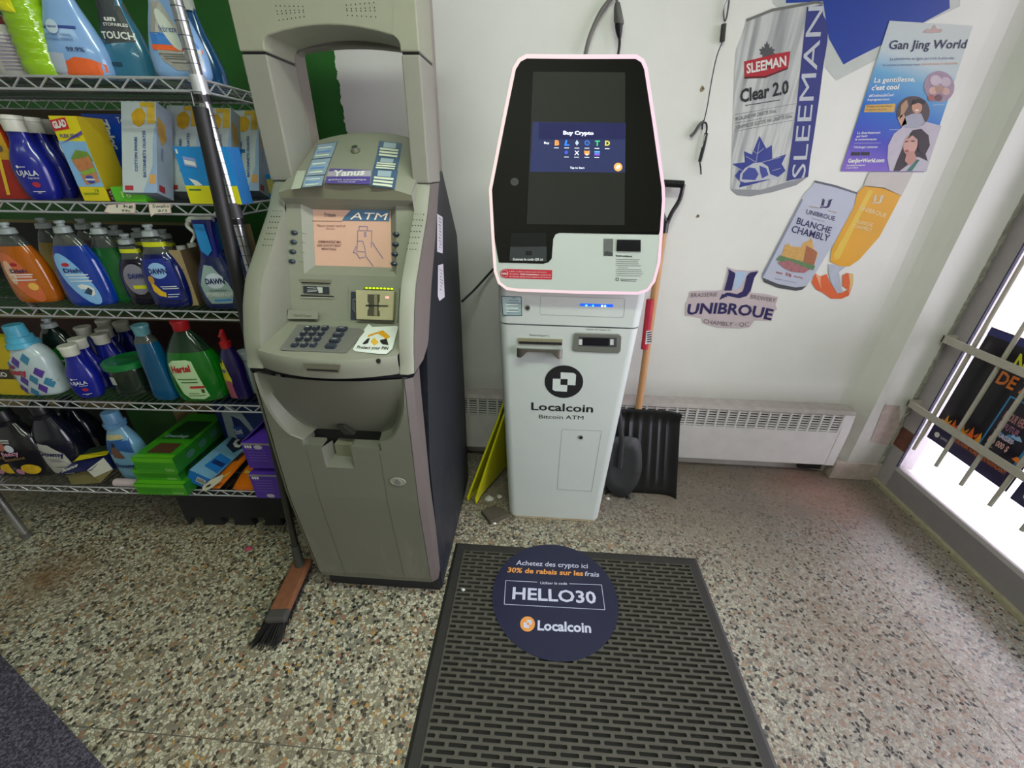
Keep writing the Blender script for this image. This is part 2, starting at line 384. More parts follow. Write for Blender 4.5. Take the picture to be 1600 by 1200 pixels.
# security grille in front of the glass
gr = thing('window_grille', 'cream painted steel security bars bolted across the inside of the window', 'security bars', (1.72, 1.0, .46))
BAR = mat('#b2ada0', .5, .1, var=.15, scale=50)
G().box(1.716, 1.722, -.6, 1.745, .455, .485).build('horizontal_bar', BAR, gr, bevel=.001)
G().box(1.716, 1.722, -.6, 1.745, .770, .800).build('horizontal_bar', BAR, gr, bevel=.001)
G().box(1.716, 1.722, -.6, 1.745, 1.75, 1.78).build('horizontal_bar', BAR, gr, bevel=.001)
ends = [XP(1.733)(*p) for p in ((1428.7, 701), (1462, 728), (1499.7, 757), (1545, 790), (1598, 827))]
step = (ends[0].y-ends[4].y)/4
for i in range(14):
    y = ends[0].y-i*step; z0 = .296+random.uniform(-.003, .003)
    G().tube([(1.733, y, z0), (1.733, y, 1.95)], .0075, 8).build('vertical_rod', BAR, gr, smooth=True)
for z in (.47, .785, 1.765):
    G().box(1.716, 1.772, 1.738, 1.748, z-.015, z+.015).build('wall_lug', BAR, gr)
# snow and street outside
def snow_mat():
    m, nt, b = nodemat('snow'); n1 = N(nt, 'ShaderNodeTexNoise', i_Scale=2.5, i_Detail=6.)
    geo = N(nt, 'ShaderNodeNewGeometry'); nt.links.new(geo.outputs['Position'], n1.inputs['Vector'])
    nt.links.new(mixc(nt, n1.outputs['Fac'], lin('#e6e2ea'), lin('#f6f4fa')), b.inputs['Base Color']); b.inputs['Roughness'].default_value = .9
    bp = N(nt, 'ShaderNodeBump', i_Strength=.4, i_Distance=.03); nt.links.new(n1.outputs['Fac'], bp.inputs['Height']); nt.links.new(bp.outputs[0], b.inputs['Normal'])
    return m
G().box(1.86, 14, -8, 12, -.25, -.12).build('snowy_pavement', snow_mat(), kind='structure')
G().box(4.6, 5.4, -8, 12, -.14, -.09).build('gravel_verge', mat('#b59a90', .9, var=.4, scale=14), kind='structure')
G().box(5.4, 14, -8, 12, -.13, -.1).build('road', mat('#bdb9c0', .8, var=.1, scale=3), kind='structure')
# ------------------------------------------------------------------ lottery posters on the glass
PG = XP(1.775)
def poster_thing(name, label, corners):
    pts = [PG(*c) for c in corners]; c = sum(pts, Vector())/len(pts)
    return thing(name, label, 'poster', c, group=None)
k = K(1440, 480, 3.75)
# true rectangle: take the visible top-left and bottom-left corners and the bottom edge
a = PG(*k(408, 115)); b_ = PG(*k(30, 765)); c_ = PG(*k(498, 1078))
y1 = (a.y+b_.y)/2; y0 = c_.y; z0 = (b_.z+c_.z)/2; z1 = a.z
pt = thing('lottery_poster', 'dark lottery poster with flames and yellow lettering on the window glass', 'poster', (1.775, (y0+y1)/2, z0))
PX = 1.775
def pr(name, yy0, yy1, zz0, zz1, m, o): # rectangle on the poster, yy from the left edge (high y) towards lower y
    return G().add([(PX-o, y1-yy0, z0+zz0), (PX-o, y1-yy1, z0+zz0), (PX-o, y1-yy1, z0+zz1), (PX-o, y1-yy0, z0+zz1)], [(0, 1, 2, 3)]).build(name, m, pt)
PWID, PHT = y1-y0, z1-z0
G().box(PX, PX+.0015, y0, y1, z0, z1).build('sheet', mat('#15121c', .35, var=.2), pt)
pr('top_band', 0, PWID, PHT-.03, PHT-.004, mat('#2a2c6c', .4), .0006)
pr('bottom_band', 0, PWID*.98, 0, .07, mat('#221c4a', .4), .0006)
def gtext(s, yy0, yy1, zz, hh, m, bold=.02, o=.0012, par=None, shear=0.):
    return text_map(par or pt, s, m, lambda u, v: Vector((PX-o, y1-yy0-(yy1-yy0)*u-shear*v, z0+zz+hh*v)), bold)
YEL = mat('#d6d834', .4); ORA = mat('#e07a28', .4); PNK = mat('#e8b8b0', .4)
gtext('NOMBRE', .14, PWID+.06 if False else PWID*.99, PHT-.11, .06, YEL, .03)
gtext('DE 7 ANS', .12, PWID*.98, PHT-.18, .05, ORA, .03)
# flames at the lower left
def flame(y, z, s, m):
    pts = [(0, 0), (.25, .25), (.1, .55), (.3, .45), (.38, .95), (.55, .5), (.75, .8), (.7, .35), (1, 0)]
    G().face([(PX-.0009, y1-(y+a*s), z0+z+b*s) for a, b in pts]).build('printed_flame', m, pt)
for i in range(6): flame(.01+i*.035, .075, .06+.02*random.random(), (mat('#f2a02a', .4), mat('#e8641c', .4))[i % 2])
pr('inset_frame', .19, PWID*.93, .085, PHT-.20, mat('#2f86b8', .4), .0014)
pr('inset_panel', .196, PWID*.93-.006, .092, PHT-.206, mat('#181426', .35), .0018)
L0 = .21; L1 = PWID*.80
for s, dz, hh, m in (('RETOUR VERS', .285, .032, mat('#c88a8c', .4)), ('LE FUTUR', .32, .024, mat('#a86a88', .4)), ('TIRAGES', .355, .018, PNK), ('100 000 $', .39, .024, PNK), ('+', .41, .012, PNK), ('4 MILLIONS $', .445, .024, PNK)):
    gtext(s, L0, L1 if s != '+' else L0+.03, PHT-dz, hh, m, .02, .0024)
for i, (c, zz, s) in enumerate((('#4a8cc8', .17, .05), ('#8ab8e0', .19, .03), ('#e8802c', .12, .05), ('#5a9ad8', .16, .04))):
    yy = L0+.01+i*.045
    G().face([(PX-.0022, y1-(yy+s*1.2*a), z0+zz+s*.5*b_) for a, b_ in ((0, 0), (.2, .7), (.5, .4), (.7, 1), (1, .5), (1.2, 0), (.6, -.3))]).build('printed_glow', mat(c, .4), pt)
gtext('UN DEUXIEME NUMERO EXTRAVAGANT!', .09, PWID*.9, .052, .017, ORA, .02)
G().face([(PX-.0014, y1-.035-.012*math.cos(t*.4), z0+.035+.012*math.sin(t*.4)) for t in range(15)]).build('printed_emblem', WHITE, pt)
gtext('LOTO', .055, .085, .03, .01, WHITE, .02)
p2 = thing('lottery_poster', 'second dark blue lottery poster cut off at the right edge of the photo', 'poster', (1.775, y0-.3, z0-.02))
G().box(PX, PX+.0015, y0-.45, y0-.02, z0-.01, z1-.02).build('sheet', mat('#1e2450', .35, var=.4, scale=8), p2)
for a_, b_, c_, d_, cc_ in ((.03, .44, -.06, -.03, '#d6d834'), (.08, .38, -.28, -.12, '#2f86b8'), (.08, .38, -.5, -.4, '#e07a28')):
    G().add([(PX-.001, y0-a_, z1+c_), (PX-.001, y0-b_, z1+c_), (PX-.001, y0-b_, z1+d_), (PX-.001, y0-a_, z1+d_)], [(0, 1, 2, 3)]).build('printed_panel', mat(cc_, .4), p2)
G().face([(PX-.0014, y0-.06-.012*math.cos(t*.4), z0+.03+.012*math.sin(t*.4)) for t in range(15)]).build('printed_emblem', WHITE, p2)

# ------------------------------------------------------------------ baseboard heater
HM = mat('#d0cbcb', .45, .0, var=.10, scale=18, bump=.1)
ht = thing('baseboard_heater', 'long white electric baseboard heater with slotted grille under the back wall', 'heater', (.5, 1.79, .08))
hx0, hx1 = -.62, 1.54
g = G(); g.prism([(hx0, 1.760, .082), (hx0, 1.760, .279), (hx0, 1.768, .279), (hx0, 1.768, .09), (hx0, WY-.001, .09), (hx0, WY-.001, .082)], (hx1-hx0, 0, 0)); g.build('front_panel', HM, ht)
g = G(); g.prism([(hx0, 1.768, .368), (hx0, 1.765, .376), (hx0, 1.775, .392), (hx0, WY-.001, .400), (hx0, WY-.001, .392), (hx0, 1.78, .382)], (hx1-hx0, 0, 0)); g.build('top_cap', mat('#a89f9c', .5, .0, var=.25, scale=25), ht)
for x, n in ((hx0, -1), (hx1-.045, 1)):
    g = G(); g.prism([(x, 1.758, .08), (x, 1.758, .28), (x, 1.766, .375), (x, WY-.002, .395), (x, WY-.002, .08)], (.045, 0, 0)); g.build('end_cap', HM, ht, bevel=.002)
G().box(hx0+.04, hx1-.04, 1.80, 1.802, .27, .39).build('heating_element', mat('#1c1816', .8), ht)
for i in range(7):
    z = .2825+i*.0132; G().box(hx0+.045, hx1-.045, 1.762+i*.0008, 1.770, z, z+.0055).build('slat', HM, ht)
pitch = .049; x = 1.49
while x > hx0+.05:
    G().box(x-.0045, x+.0045, 1.7605, 1.772, .278, .372).build('divider', HM, ht); x -= pitch
G().box(1.40, 1.51, 1.79, 1.81, .03, .081).build('shade_block', BLACK, ht)  # black block standing in for the shade under the heater's right end
# ------------------------------------------------------------------ grey cash machine
GM = mat('#8a8c7c', .5, var=.05, scale=30, bump=.04)
GD = mat('#74735f', .5, var=.05, scale=30)
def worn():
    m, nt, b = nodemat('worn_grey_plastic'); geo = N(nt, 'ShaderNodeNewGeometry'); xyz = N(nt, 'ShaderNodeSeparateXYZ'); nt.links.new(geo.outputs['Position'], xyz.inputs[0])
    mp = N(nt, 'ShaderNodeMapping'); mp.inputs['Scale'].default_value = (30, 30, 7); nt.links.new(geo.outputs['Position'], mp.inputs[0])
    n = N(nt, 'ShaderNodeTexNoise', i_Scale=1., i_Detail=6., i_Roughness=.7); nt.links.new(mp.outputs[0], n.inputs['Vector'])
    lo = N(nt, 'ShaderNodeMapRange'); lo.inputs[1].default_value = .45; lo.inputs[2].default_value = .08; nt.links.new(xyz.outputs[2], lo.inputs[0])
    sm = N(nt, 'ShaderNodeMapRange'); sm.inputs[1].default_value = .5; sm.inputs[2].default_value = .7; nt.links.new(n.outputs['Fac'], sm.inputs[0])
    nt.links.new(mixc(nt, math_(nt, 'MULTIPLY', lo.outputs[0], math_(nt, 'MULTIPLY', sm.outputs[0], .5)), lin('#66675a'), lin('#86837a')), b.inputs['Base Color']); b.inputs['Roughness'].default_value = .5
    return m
GWN = worn()  # door grey set darker than the console above, paler scuffs towards the bottom
def navy():
    m, nt, b = nodemat('scratched_navy_paint'); geo = N(nt, 'ShaderNodeNewGeometry')
    mp = N(nt, 'ShaderNodeMapping'); mp.inputs['Scale'].default_value = (1, 60, 12); mp.inputs['Rotation'].default_value = (.3, 0, 0); nt.links.new(geo.outputs['Position'], mp.inputs[0])
    n = N(nt, 'ShaderNodeTexNoise', i_Scale=1.5, i_Detail=8., i_Roughness=.75); nt.links.new(mp.outputs[0], n.inputs['Vector'])
    xyz = N(nt, 'ShaderNodeSeparateXYZ'); nt.links.new(geo.outputs['Position'], xyz.inputs[0])
    lo = N(nt, 'ShaderNodeMapRange'); lo.inputs[1].default_value = 1.1; lo.inputs[2].default_value = .0; nt.links.new(xyz.outputs[2], lo.inputs[0])
    sm = N(nt, 'ShaderNodeMapRange'); sm.inputs[1].default_value = .52; sm.inputs[2].default_value = .75; nt.links.new(n.outputs['Fac'], sm.inputs[0])
    nt.links.new(mixc(nt, math_(nt, 'MULTIPLY', lo.outputs[0], math_(nt, 'MULTIPLY', sm.outputs[0], .6)), lin('#191c24'), lin('#5a5e6c')), b.inputs['Base Color']); b.inputs['Roughness'].default_value = .5
    return m
NAVY = navy()
CX = -.522; XL, XR = -.742, -.302
at = thing('cash_machine', 'tall worn grey cash machine with dark navy sides, keypad and pink lit screen', 'cash machine', (CX, 1.2, 0))
# cabinet
g = G(); g.prism([(-.735, y, z) for y, z in ((1.0, 0), (1.60, 0), (1.60, 1.0), (1.59, 1.17), (1.40, 1.385), (1.30, 1.385), (1.225, 1.21), (1.14, 1.09), (1.06, .92), (.985, .60), (.985, .0))], (.428, 0, 0)); g.build('cabinet', NAVY, at)
G().box(-.730, -.312, .978, 1.0, 0, .106).build('plinth', mat('#1d1f22', .6, var=.2), at)
# lower door, with the swelling belly above the cash slot
ZT, ZO = .922, .724          # top seam and slot height
def bulge(x): t = (x-CX)/.20; return .030*max(0, 1-t*t)
def dooy(z): # door front profile
    pts = [(.075, .945), (.13, .925), (.51, .895), (.86, .900), (.935, .905)]
    for (a, ya), (b, yb) in zip(pts, pts[1:]):
        if z <= b: return ya+(yb-ya)*(max(z, a)-a)/(b-a)
    return .905
def arc(z): # half-width of the belly
    t = max(0, z-ZO)/(ZT-ZO); return .105+.085*math.sqrt(max(0, 1-(1-t)**2))
zs = [ZO+(ZT-ZO)*i/14 for i in range(15)]
# belly
rows = []
for z in zs:
    t = (z-ZO)/(ZT-ZO); a = arc(z); r = []
    for j in range(25):
        x = CX+a*(-1+2*j/24); u = 1-(abs(x-CX)/a)**2
        r.append((x, dooy(z)+.052*(1-t)**1.1*min(1, u*6)-.028*t*u, z))
    rows.append(r)
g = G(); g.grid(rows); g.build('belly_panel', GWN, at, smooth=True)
for s in (-1, 1):   # flat cheeks beside the belly
    g = G(); rr = []
    for z in [.6995, .71]+zs:
        xo = CX+s*.199; rr.append([(xo, dooy(z)+.012, z), (xo-s*.003, dooy(z)-.002, z), (CX+s*(arc(z)+.006), dooy(z)-.004, z), (CX+s*(arc(z)), dooy(z), z), (CX+s*arc(z), dooy(z)+.05, z)])
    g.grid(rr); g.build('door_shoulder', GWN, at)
# door below the slot: notch in the lip
zl = [.108+((.700)-.108)*i/20 for i in range(21)]
rows = []
for z in zl: rows.append([(XL+.021, dooy(z)+.014, z), (XL+.024, dooy(z)-.003, z), (CX-.1, dooy(z)-.004, z), (CX-.06, dooy(z)-.004, z)])
NZ = .632
g = G(); g.grid(rows)
g.grid([[(CX-.06, dooy(z)-.004, z), (CX+.025, dooy(z)-.004, z)] for z in [.108+(NZ-.108)*i/14 for i in range(15)]])
g.grid([[(CX+.025, dooy(z)-.004, z), (CX+.1, dooy(z)-.004, z), (XR-.024, dooy(z)-.003, z), (XR-.021, dooy(z)+.014, z)] for z in zl])
g.add([(CX-.06, dooy(.7)-.004, (.700)), (CX-.06, dooy(NZ)-.004, NZ), (CX-.045, .93, NZ+.02), (CX-.045, .93, (.700))], [(0, 1, 2, 3)])
g.add([(CX+.025, dooy(.7)-.004, (.700)), (CX+.025, dooy(NZ)-.004, NZ), (CX+.015, .93, NZ+.02), (CX+.015, .93, (.700))], [(0, 1, 2, 3)])
g.add([(CX-.06, dooy(NZ)-.004, NZ), (CX+.025, dooy(NZ)-.004, NZ), (CX+.015, .93, NZ+.02), (CX-.045, .93, NZ+.02)], [(0, 1, 2, 3)])
g.box(CX-.105, CX-.06, dooy(.7)-.004, .93, ZO-.016, .700); g.box(CX+.025, CX+.105, dooy(.7)-.004, .93, ZO-.016, .700)
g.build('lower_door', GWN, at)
G().box(CX-.12, CX+.12, .955, .96, .62, .74).build('cash_slot', mat('#1c1c1a', .7), at)
G().box(CX-.04, CX+.012, .925, .955, .640, .690).build('slot_pocket', GD, at)
g = G(); g.prism([(CX-.022, .925, .752), (CX-.002, .925, .754), (CX+.022, .930, .722), (CX-.006, .930, .722)], (0, .02, 0)); g.build('slot_notch', mat('#26261f', .7), at)
for s in (-1, 1):  # side returns of the lower door
    x = XL+.004 if s < 0 else XR-.004
    rows = [[(x-s*.018, dooy(z)-.003, z), (x, dooy(z)+.012, z), (x-s*.002, dooy(z)+.075 if z > .2 else 1.0-(z-.075)*.1, z)] for z in [.108+(ZT-.108)*i/20 for i in range(21)]]
    G().grid(rows).build('door_return', mat('#5f5853', .5, var=.08, scale=30) if s > 0 else GD, at)
G().box(XL+.02, XR-.02, .948, 1.0, .104, .110).build('door_underside', GD, at)
# faint panel lines and the door lock
PD = lambda z: Plane((0, dooy(z)-.004, z), (0, 1, .04))
for x in (CX-.105, CX+.105):
    G().add([(x-.0006, dooy(z)-.0045, z) for z in (.13, .51, .69)]+[(x+.0006, dooy(z)-.0045, z) for z in (.69, .51, .13)], [(0, 1, 4, 5), (1, 2, 3, 4)]).build('door_groove', mat('#4c4c42', .6), at)
kc = PD(.58)(622, 752)
lk = G(); lk.loft([[(kc.x+a*math.cos(t), kc.y+dy, kc.z+b*math.sin(t)) for t in (2*math.pi*i/24 for i in range(24))] for a, b, dy in ((.024, .015, -.0015), (.021, .013, -.003), (.017, .010, .006), (.010, .008, .008))]); lk = lk.build('lock_recess', GM, at, smooth=True)
G().tube([(kc.x, kc.y+.006, kc.z), (kc.x, kc.y-.006, kc.z)], .0075, 16).build('key_lock', CHROME, lk, smooth=True)
# upper console: cheeks
SEAM = .934
cyz = [(.934, .905), (.96, .915), (.985, .918), (1.02, .930), (1.085, .957), (1.14, .992), (1.21, 1.07), (1.285, 1.155), (1.355, 1.212)]
def cheek_y(z):
    for (a, ya), (b, yb) in zip(cyz, cyz[1:]):
        if z <= b: return ya+(yb-ya)*(max(z, a)-a)/(b-a)
    return 1.212
byz = [(.934, 1.0), (.955, 1.06), (1.10, 1.145), (1.20, 1.22), (1.30, 1.285), (1.355, 1.32)]
def back_y(z):
    for (a, ya), (b, yb) in zip(byz, byz[1:]):
        if z <= b: return ya+(yb-ya)*(max(z, a)-a)/(b-a)
    return 1.32
zc = [.934+(1.355-.934)*i/26 for i in range(27)]
for s, x0, x1 in ((-1, XL, -.692), (1, XR, -.336)):
    g = G(); g.grid([[(x0, back_y(z), z), (x0, cheek_y(z)+.010, z), (x0-s*.012, cheek_y(z), z), (x1, cheek_y(z), z), (x1, cheek_y(z)+.01, z), (x1, 1.335, z)] for z in zc])
    n = len(zc); g.add([(x0, back_y(.934), .934), (x0, .915, .934), (x0-s*.012, .905, .934), (x1, .905, .934), (x1, 1.0, .934)], [(0, 1, 2, 3, 4)])
    g.add([(x0, 1.32, 1.355), (x0, 1.222, 1.355), (x0-s*.012, 1.212, 1.355), (x1, 1.212, 1.355), (x1, 1.32, 1.355)], [(0, 1, 2, 3, 4)])
    ch = g.build('console_cheek', GM, at, smooth=True)
    sp = G()
    for i in range(7):
        for j in range(4):
            z = 1.285-i*.0125; xx = (XL+.020 if s < 0 else XR-.030)+j*.0075-s*i*.0008
            y = cheek_y(z)-.0012; sp.tube([(xx, y, z), (xx, y+.002, z)], .0013, 6)
    sp.build('speaker_holes', INK, ch)
    if s > 0:
        G().grid([[(x0+.0012, cheek_y(z)+.009, z), (x0+.0012, back_y(z), z)] for z in zc]).build('side_trim', mat('#6a625d', .5, var=.06, scale=25), at)
# keypad shelf and fascia
XA, XB = -.692, -.336
def shf(x): t = (x-(XA+XB)/2)/.17; return .898-.040*(1-t*t)
g = G(); xs = [XA+(XB-XA)*i/16 for i in range(17)]
top = lambda x, v: (x, shf(x)+(1.075-shf(x))*v, .985+.025*v)
g.grid([[top(x, v) for x in xs] for v in (1, .75, .5, .25, .02)]+[[(x, shf(x)+.001, .978) for x in xs]]+[[(x, shf(x)+.002, .960) for x in xs], [(x, shf(x)+.008, SEAM) for x in xs], [(x, .95, SEAM) for x in xs]])
g.build('keypad_shelf', GM, at, smooth=True)
# dark seam strip
g = G(); xs2 = [XL+.004+(XR-XL-.008)*i/20 for i in range(21)]
g.grid([[(x, .918-(bulge(x) if abs(x-CX) < .2 else 0), z) for x in xs2] for z in (.921, .935)]); g.build('seam_gap', INK, at)
ZS = Plane((0, .90, .9895), (0, -.025, .19)) # shelf top plane
def kp(n, pts, m, off, par=at, **kw): return flat(par, n, ZS, pts, m, off, **kw)
pad = kp('keypad_plate', [(465, 507), (563, 513), (570, 518), (541, 551), (536, 551.5), (440, 547), (437, 545)], mat('#6f706a', .45), .0015)
kk = K(370, 420, 5.4545)
KEYM = mat('#2d3440', .35)
qs = ZS.off(.0015)
def key(cx, cy, w_, par, n='key', lab=''):
    c = qs(*kk(cx, cy)); u = (qs(*kk(cx+w_, cy))-c); wx = u.length
    o = G().obox(c+Vector((0, 0, .004)), (wx, 0, 0), (0, .0085, .001), (0, 0, .004)).build(n, KEYM, par, bevel=.0015)
    P = c+Vector((0, 0, .0085))
    if lab: text_map(o, lab, WHITE, lambda a, b: P+Vector((-wx*.55+wx*1.0*a, -.003+.006*b, 0)), .01)
cols = {0: (608, 678, 756), 1: (574, 648, 722), 2: (536, 612, 690), 3: (498, 577, 656)}
labs = '123456789*0#'
for r_, cs in cols.items():
    for c_, x in enumerate(cs): key(x, (516, 560, 606, 658)[r_], 24, pad, 'key', labs[r_*3+c_])
for x, y, t in ((898, 524, 'CANCEL'), (868, 571, 'CLEAR'), (838, 620, 'ENTER'), (804, 669, '')): key(x, y, 42, pad, 'function_key', t)
# warning sticker on the shelf
stk = kp('paper_sticker', [(576, 506), (582, 511), (620, 509), (622, 512), (613, 545), (604, 553), (592, 553), (556, 549), (551, 546), (571, 512)], mat('#dfe6de', .5), .001)
kp('printed_diamond', [(598, 516), (610, 526), (602, 531), (600, 527), (590, 521), (574, 527), (576, 523)], mat('#e0a010', .5), .0016, stk)
kp('printed_hand', [(566, 537), (574, 529), (578, 528), (575, 536), (570, 538)], INK, .0018, stk)
kp('printed_hand', [(594, 531), (604, 529), (607, 539), (598, 538), (594, 534)], INK, .0018, stk)
kp('printed_diamond', [(584, 527), (592, 535), (585, 540), (579, 534)], mat('#e8b840', .5), .0018, stk)
ptext(stk, 'Protect your PIN', ZS, (557, 544.5), (606, 546.5), (559, 539.5), INK, .02, .002)
P91 = Plane((0, .8585, .96), (0, 1, .2))
g = G(); q = P91.off(.003); g.face([q(*kk(*p)) for p in ((562, 806), (885, 818), (872, 892), (590, 874))]); g.build('receipt_slot_plate', GD, at)
g = G(); q = P91.off(.0045); g.face([q(*kk(*p)) for p in ((598, 852), (862, 866), (862, 878), (598, 866))]); g.build('receipt_slot', INK, at)
c = YP(.893)(593, 562); G().tube([(c.x, .905, c.z), (c.x, .883, c.z)], .006, 14).build('small_lock', mat('#40403a', .4, .5), at, smooth=True)
# screen panel
def PYz(z): return 1.075+(z-1.01)*.33
def pp(n, pts, m, off, par=at): return flat(par, n, PNL, pts, m, off)
PNL = Plane((0, 1.10, 1.09), (0, 1, -.33))
hole = [(-.650, 1.128), (-.388, 1.128), (-.388, 1.302), (-.650, 1.302)]
def P3(x, z, d=0): return (x, PYz(z)+d, z)
g = G(); XA2 = XA; XB2 = XB
for (a, b, c_, d) in ((XA2, hole[0][0], 1.0, 1.33), (hole[1][0], XB2, 1.0, 1.33), (hole[0][0], hole[1][0], 1.0, hole[0][1]), (hole[0][0], hole[1][0], hole[2][1], 1.33)):
    g.face([P3(a, c_), P3(b, c_), P3(b, d), P3(a, d)])
bez = [(-.628, 1.146), (-.409, 1.146), (-.409, 1.288), (-.628, 1.288)]
for i in range(4):
    h0, h1, b0, b1 = hole[i], hole[(i+1) % 4], bez[i], bez[(i+1) % 4]
    g.face([P3(*h0), P3(*h1), P3(*b1, .022), P3(*b0, .022)])
g.build('screen_bezel', GM, at)
scr = G().face([P3(*b, .0215) for b in bez]); 
scr = scr.build('screen', mat('#d0a690', .35, emit=.12, var=.05, scale=12), at)
SP = Plane(P3(-.5, 1.2, .0205), Vector((0, 1, -.33)))
e = K(370, 200, 3.0)
BLU = mat('#3f5f7c', .4, emit=.25)
flat(scr, 'title_band', SP, [e(535, 384), e(717, 386), e(714, 437), e(493, 434), e(505, 415)], BLU, .0004)
ptext(scr, 'ATM', SP, e(530, 428), e(697, 431), e(543, 394), mat('#e8d8c4', .4, emit=.3), .0, .001)
ptext(scr, 'Triton', SP, e(405, 415), e(462, 416), e(408, 397), mat('#4a4450', .5), .01, .001)
plines(scr, SP, [(e(353, 435), e(495, 437))], .8, mat('#6a4a48', .5))
TXM = mat('#6a4448', .5)
ptext(scr, 'Please insert card as', SP, e(375, 462), e(508, 464), e(377, 450), TXM, .0, .001)
ptext(scr, 'shown', SP, e(418, 475), e(458, 476), e(419, 466), TXM, .0, .001)
ptext(scr, 'DEMANDEZ MA', SP, e(382, 538), e(488, 540), e(384, 526), TXM, .01, .001)
ptext(scr, 'DES SHOOT BEST', SP, e(377, 555), e(488, 557), e(379, 544), TXM, .01, .001)
ptext(scr, 'MONTREAL', SP, e(397, 571), e(467, 573), e(399, 561), TXM, .01, .001)
LNB = mat('#5a6aa8', .5)
def poly(pts): return [(e(*a), e(*b)) for a, b in zip(pts, pts[1:])]
plines(scr, SP, poly([(563, 578), (567, 480), (633, 481), (630, 560)])+poly([(563, 578), (600, 580)])+poly([(573, 478), (573, 460), (612, 461), (612, 478)])+poly([(635, 535), (660, 575), (686, 612)])+poly([(566, 530), (590, 530), (600, 560), (604, 600), (640, 648)])+poly([(560, 555), (545, 585), (560, 585), (575, 610), (600, 605)])+poly([(598, 490), (606, 490), (606, 508), (598, 508), (598, 490)]), .8, LNB, name='printed_card_drawing')
# soft keys
for xs_, pts in ((1, [(270, 490), (267, 534), (263, 579), (260, 624)]), (2, [(746, 498), (743, 545), (740, 591), (737, 636)])):
    for x, y in pts:
        c = PNL(*e(x, y)); n = Vector((0, -1, .33)).normalized()
        g = G(); R = Matrix.Rotation(math.atan(.33), 3, 'X')
        ring = lambda r1, r2, h: [c+R @ Vector((r1*math.cos(t), -h, r2*math.sin(t))) for t in (2*math.pi*i/18 for i in range(18))]
        g.loft([ring(.0095, .0068, 0), ring(.0095, .0068, .002), ring(.008, .0055, .003), ring(.0065, .0042, .0055), ring(.004, .0026, .006)])
        g.build('soft_key', mat('#3a4450', .3, .2), at, smooth=True)
        if xs_ == 1: plines(at, PNL, [(e(x+32, y+2), e(x+56, y+6))], .5, mat('#55554a', .6), name='key_groove')
# receipt label, slots under the screen
f = K(370, 420, 5.4545)
pp('slot_ledge', [f(530, 85), f(806, 95), f(798, 125), f(552, 118)], GD, .002); 
pp('slot_opening', [f(552, 112), f(797, 120), f(797, 128), f(552, 121)], INK, .003)
lb = pp('instruction_plate', [f(565, 146), f(786, 154), f(790, 215), f(568, 207)], mat('#2c3138', .4), .0025)
pp('printed_card', [f(682, 155), f(730, 158), f(732, 206), f(700, 208)], mat('#b8c0b8', .4), .003, lb)
plines(lb, PNL, [(f(600, 160), f(680, 165)), (f(600, 180), f(685, 182)), (f(600, 195), f(680, 190))], .5, WHITE, .003)
pp('slot_opening', [f(545, 222), f(828, 232), f(828, 244), f(545, 236)], INK, .003)
pp('slot_lip', [f(545, 237), f(828, 245), f(828, 252), f(545, 244)], mat('#a9ab98', .4), .004)
g = G(); q1, q2 = PNL.off(.0), PNL.off(.022); a_ = [f(438, 350), f(688, 358), f(685, 428), f(430, 425)]
g.prism([q1(*p) for p in a_], q2(*a_[0])-q1(*a_[0])); g.build('name_ledge', GM, at)
ptext(at, 'Tidel & Trueon', PNL.off(.022), f(480, 405), f(636, 410), f(485, 385), mat('#55564a', .5), .0, .001)
# card reader
h = K(540, 420, 5.4545)
def slab(name, pts, m, o0, o1, par=at, bevel=.0):
    g = G(); q1, q2 = PNL.off(o0), PNL.off(o1); n = Vector((0, -1, .33)).normalized()
    g.prism([q1(*p) for p in pts], n*(o1-o0)); return g.build(name, m, par, bevel=bevel)
slab('reader_surround', [h(35, 155), h(465, 165), h(445, 480), h(30, 470)], GM, 0, .004)
cr = slab('card_reader', [h(108, 185), h(432, 192), h(422, 440), h(112, 430)], mat('#b7b08c', .4), .004, .022, bevel=.002)
q_ = PNL.off(.022)
flat(cr, 'reader_well', PNL.off(.022), [h(187, 217), h(292, 219), h(290, 285), h(282, 290), h(282, 355), h(290, 362), h(292, 405), h(185, 400), h(188, 350), h(196, 345), h(196, 290), h(187, 283)], mat('#4c4838', .5), .0006)
flat(cr, 'reader_well_post', PNL.off(.022), [h(243, 222), h(270, 222), h(270, 402), h(243, 400)], mat('#8a8468', .5), .0014)
flat(cr, 'card_slot', PNL.off(.022), [h(172, 306), h(362, 312), h(362, 321), h(172, 318)], INK, .002)
flat(cr, 'status_lamp', PNL.off(.022), [h(340, 234), h(371, 236), h(368, 254), h(338, 252)], mat('#ff8f8f', .4, emit=1.6), .001)
leds = slab('led_bar', [h(158, 152), h(404, 162), h(404, 180), h(158, 172)], mat('#708a10', .4), .004, .007)
for i in range(8):
    x = 178+i*31; flat(leds, 'led', PNL.off(.007), [h(x-9, 157+i), h(x+9, 158+i), h(x+9, 170+i), h(x-9, 169+i)], mat('#d6ff20', .4, emit=1.3), .001)
cs = slab('card_direction_plate', [h(48, 195), h(106, 197), h(104, 435), h(44, 433)], mat('#343a46', .4), .004, .006)
plines(cs, PNL.off(.006), [(h(65, 260), h(95, 262)), (h(95, 262), h(98, 330)), (h(65, 260), h(62, 340)), (h(62, 340), h(85, 370)), (h(75, 290), h(78, 350))], .5, mat('#a8b0b0', .5), .001)
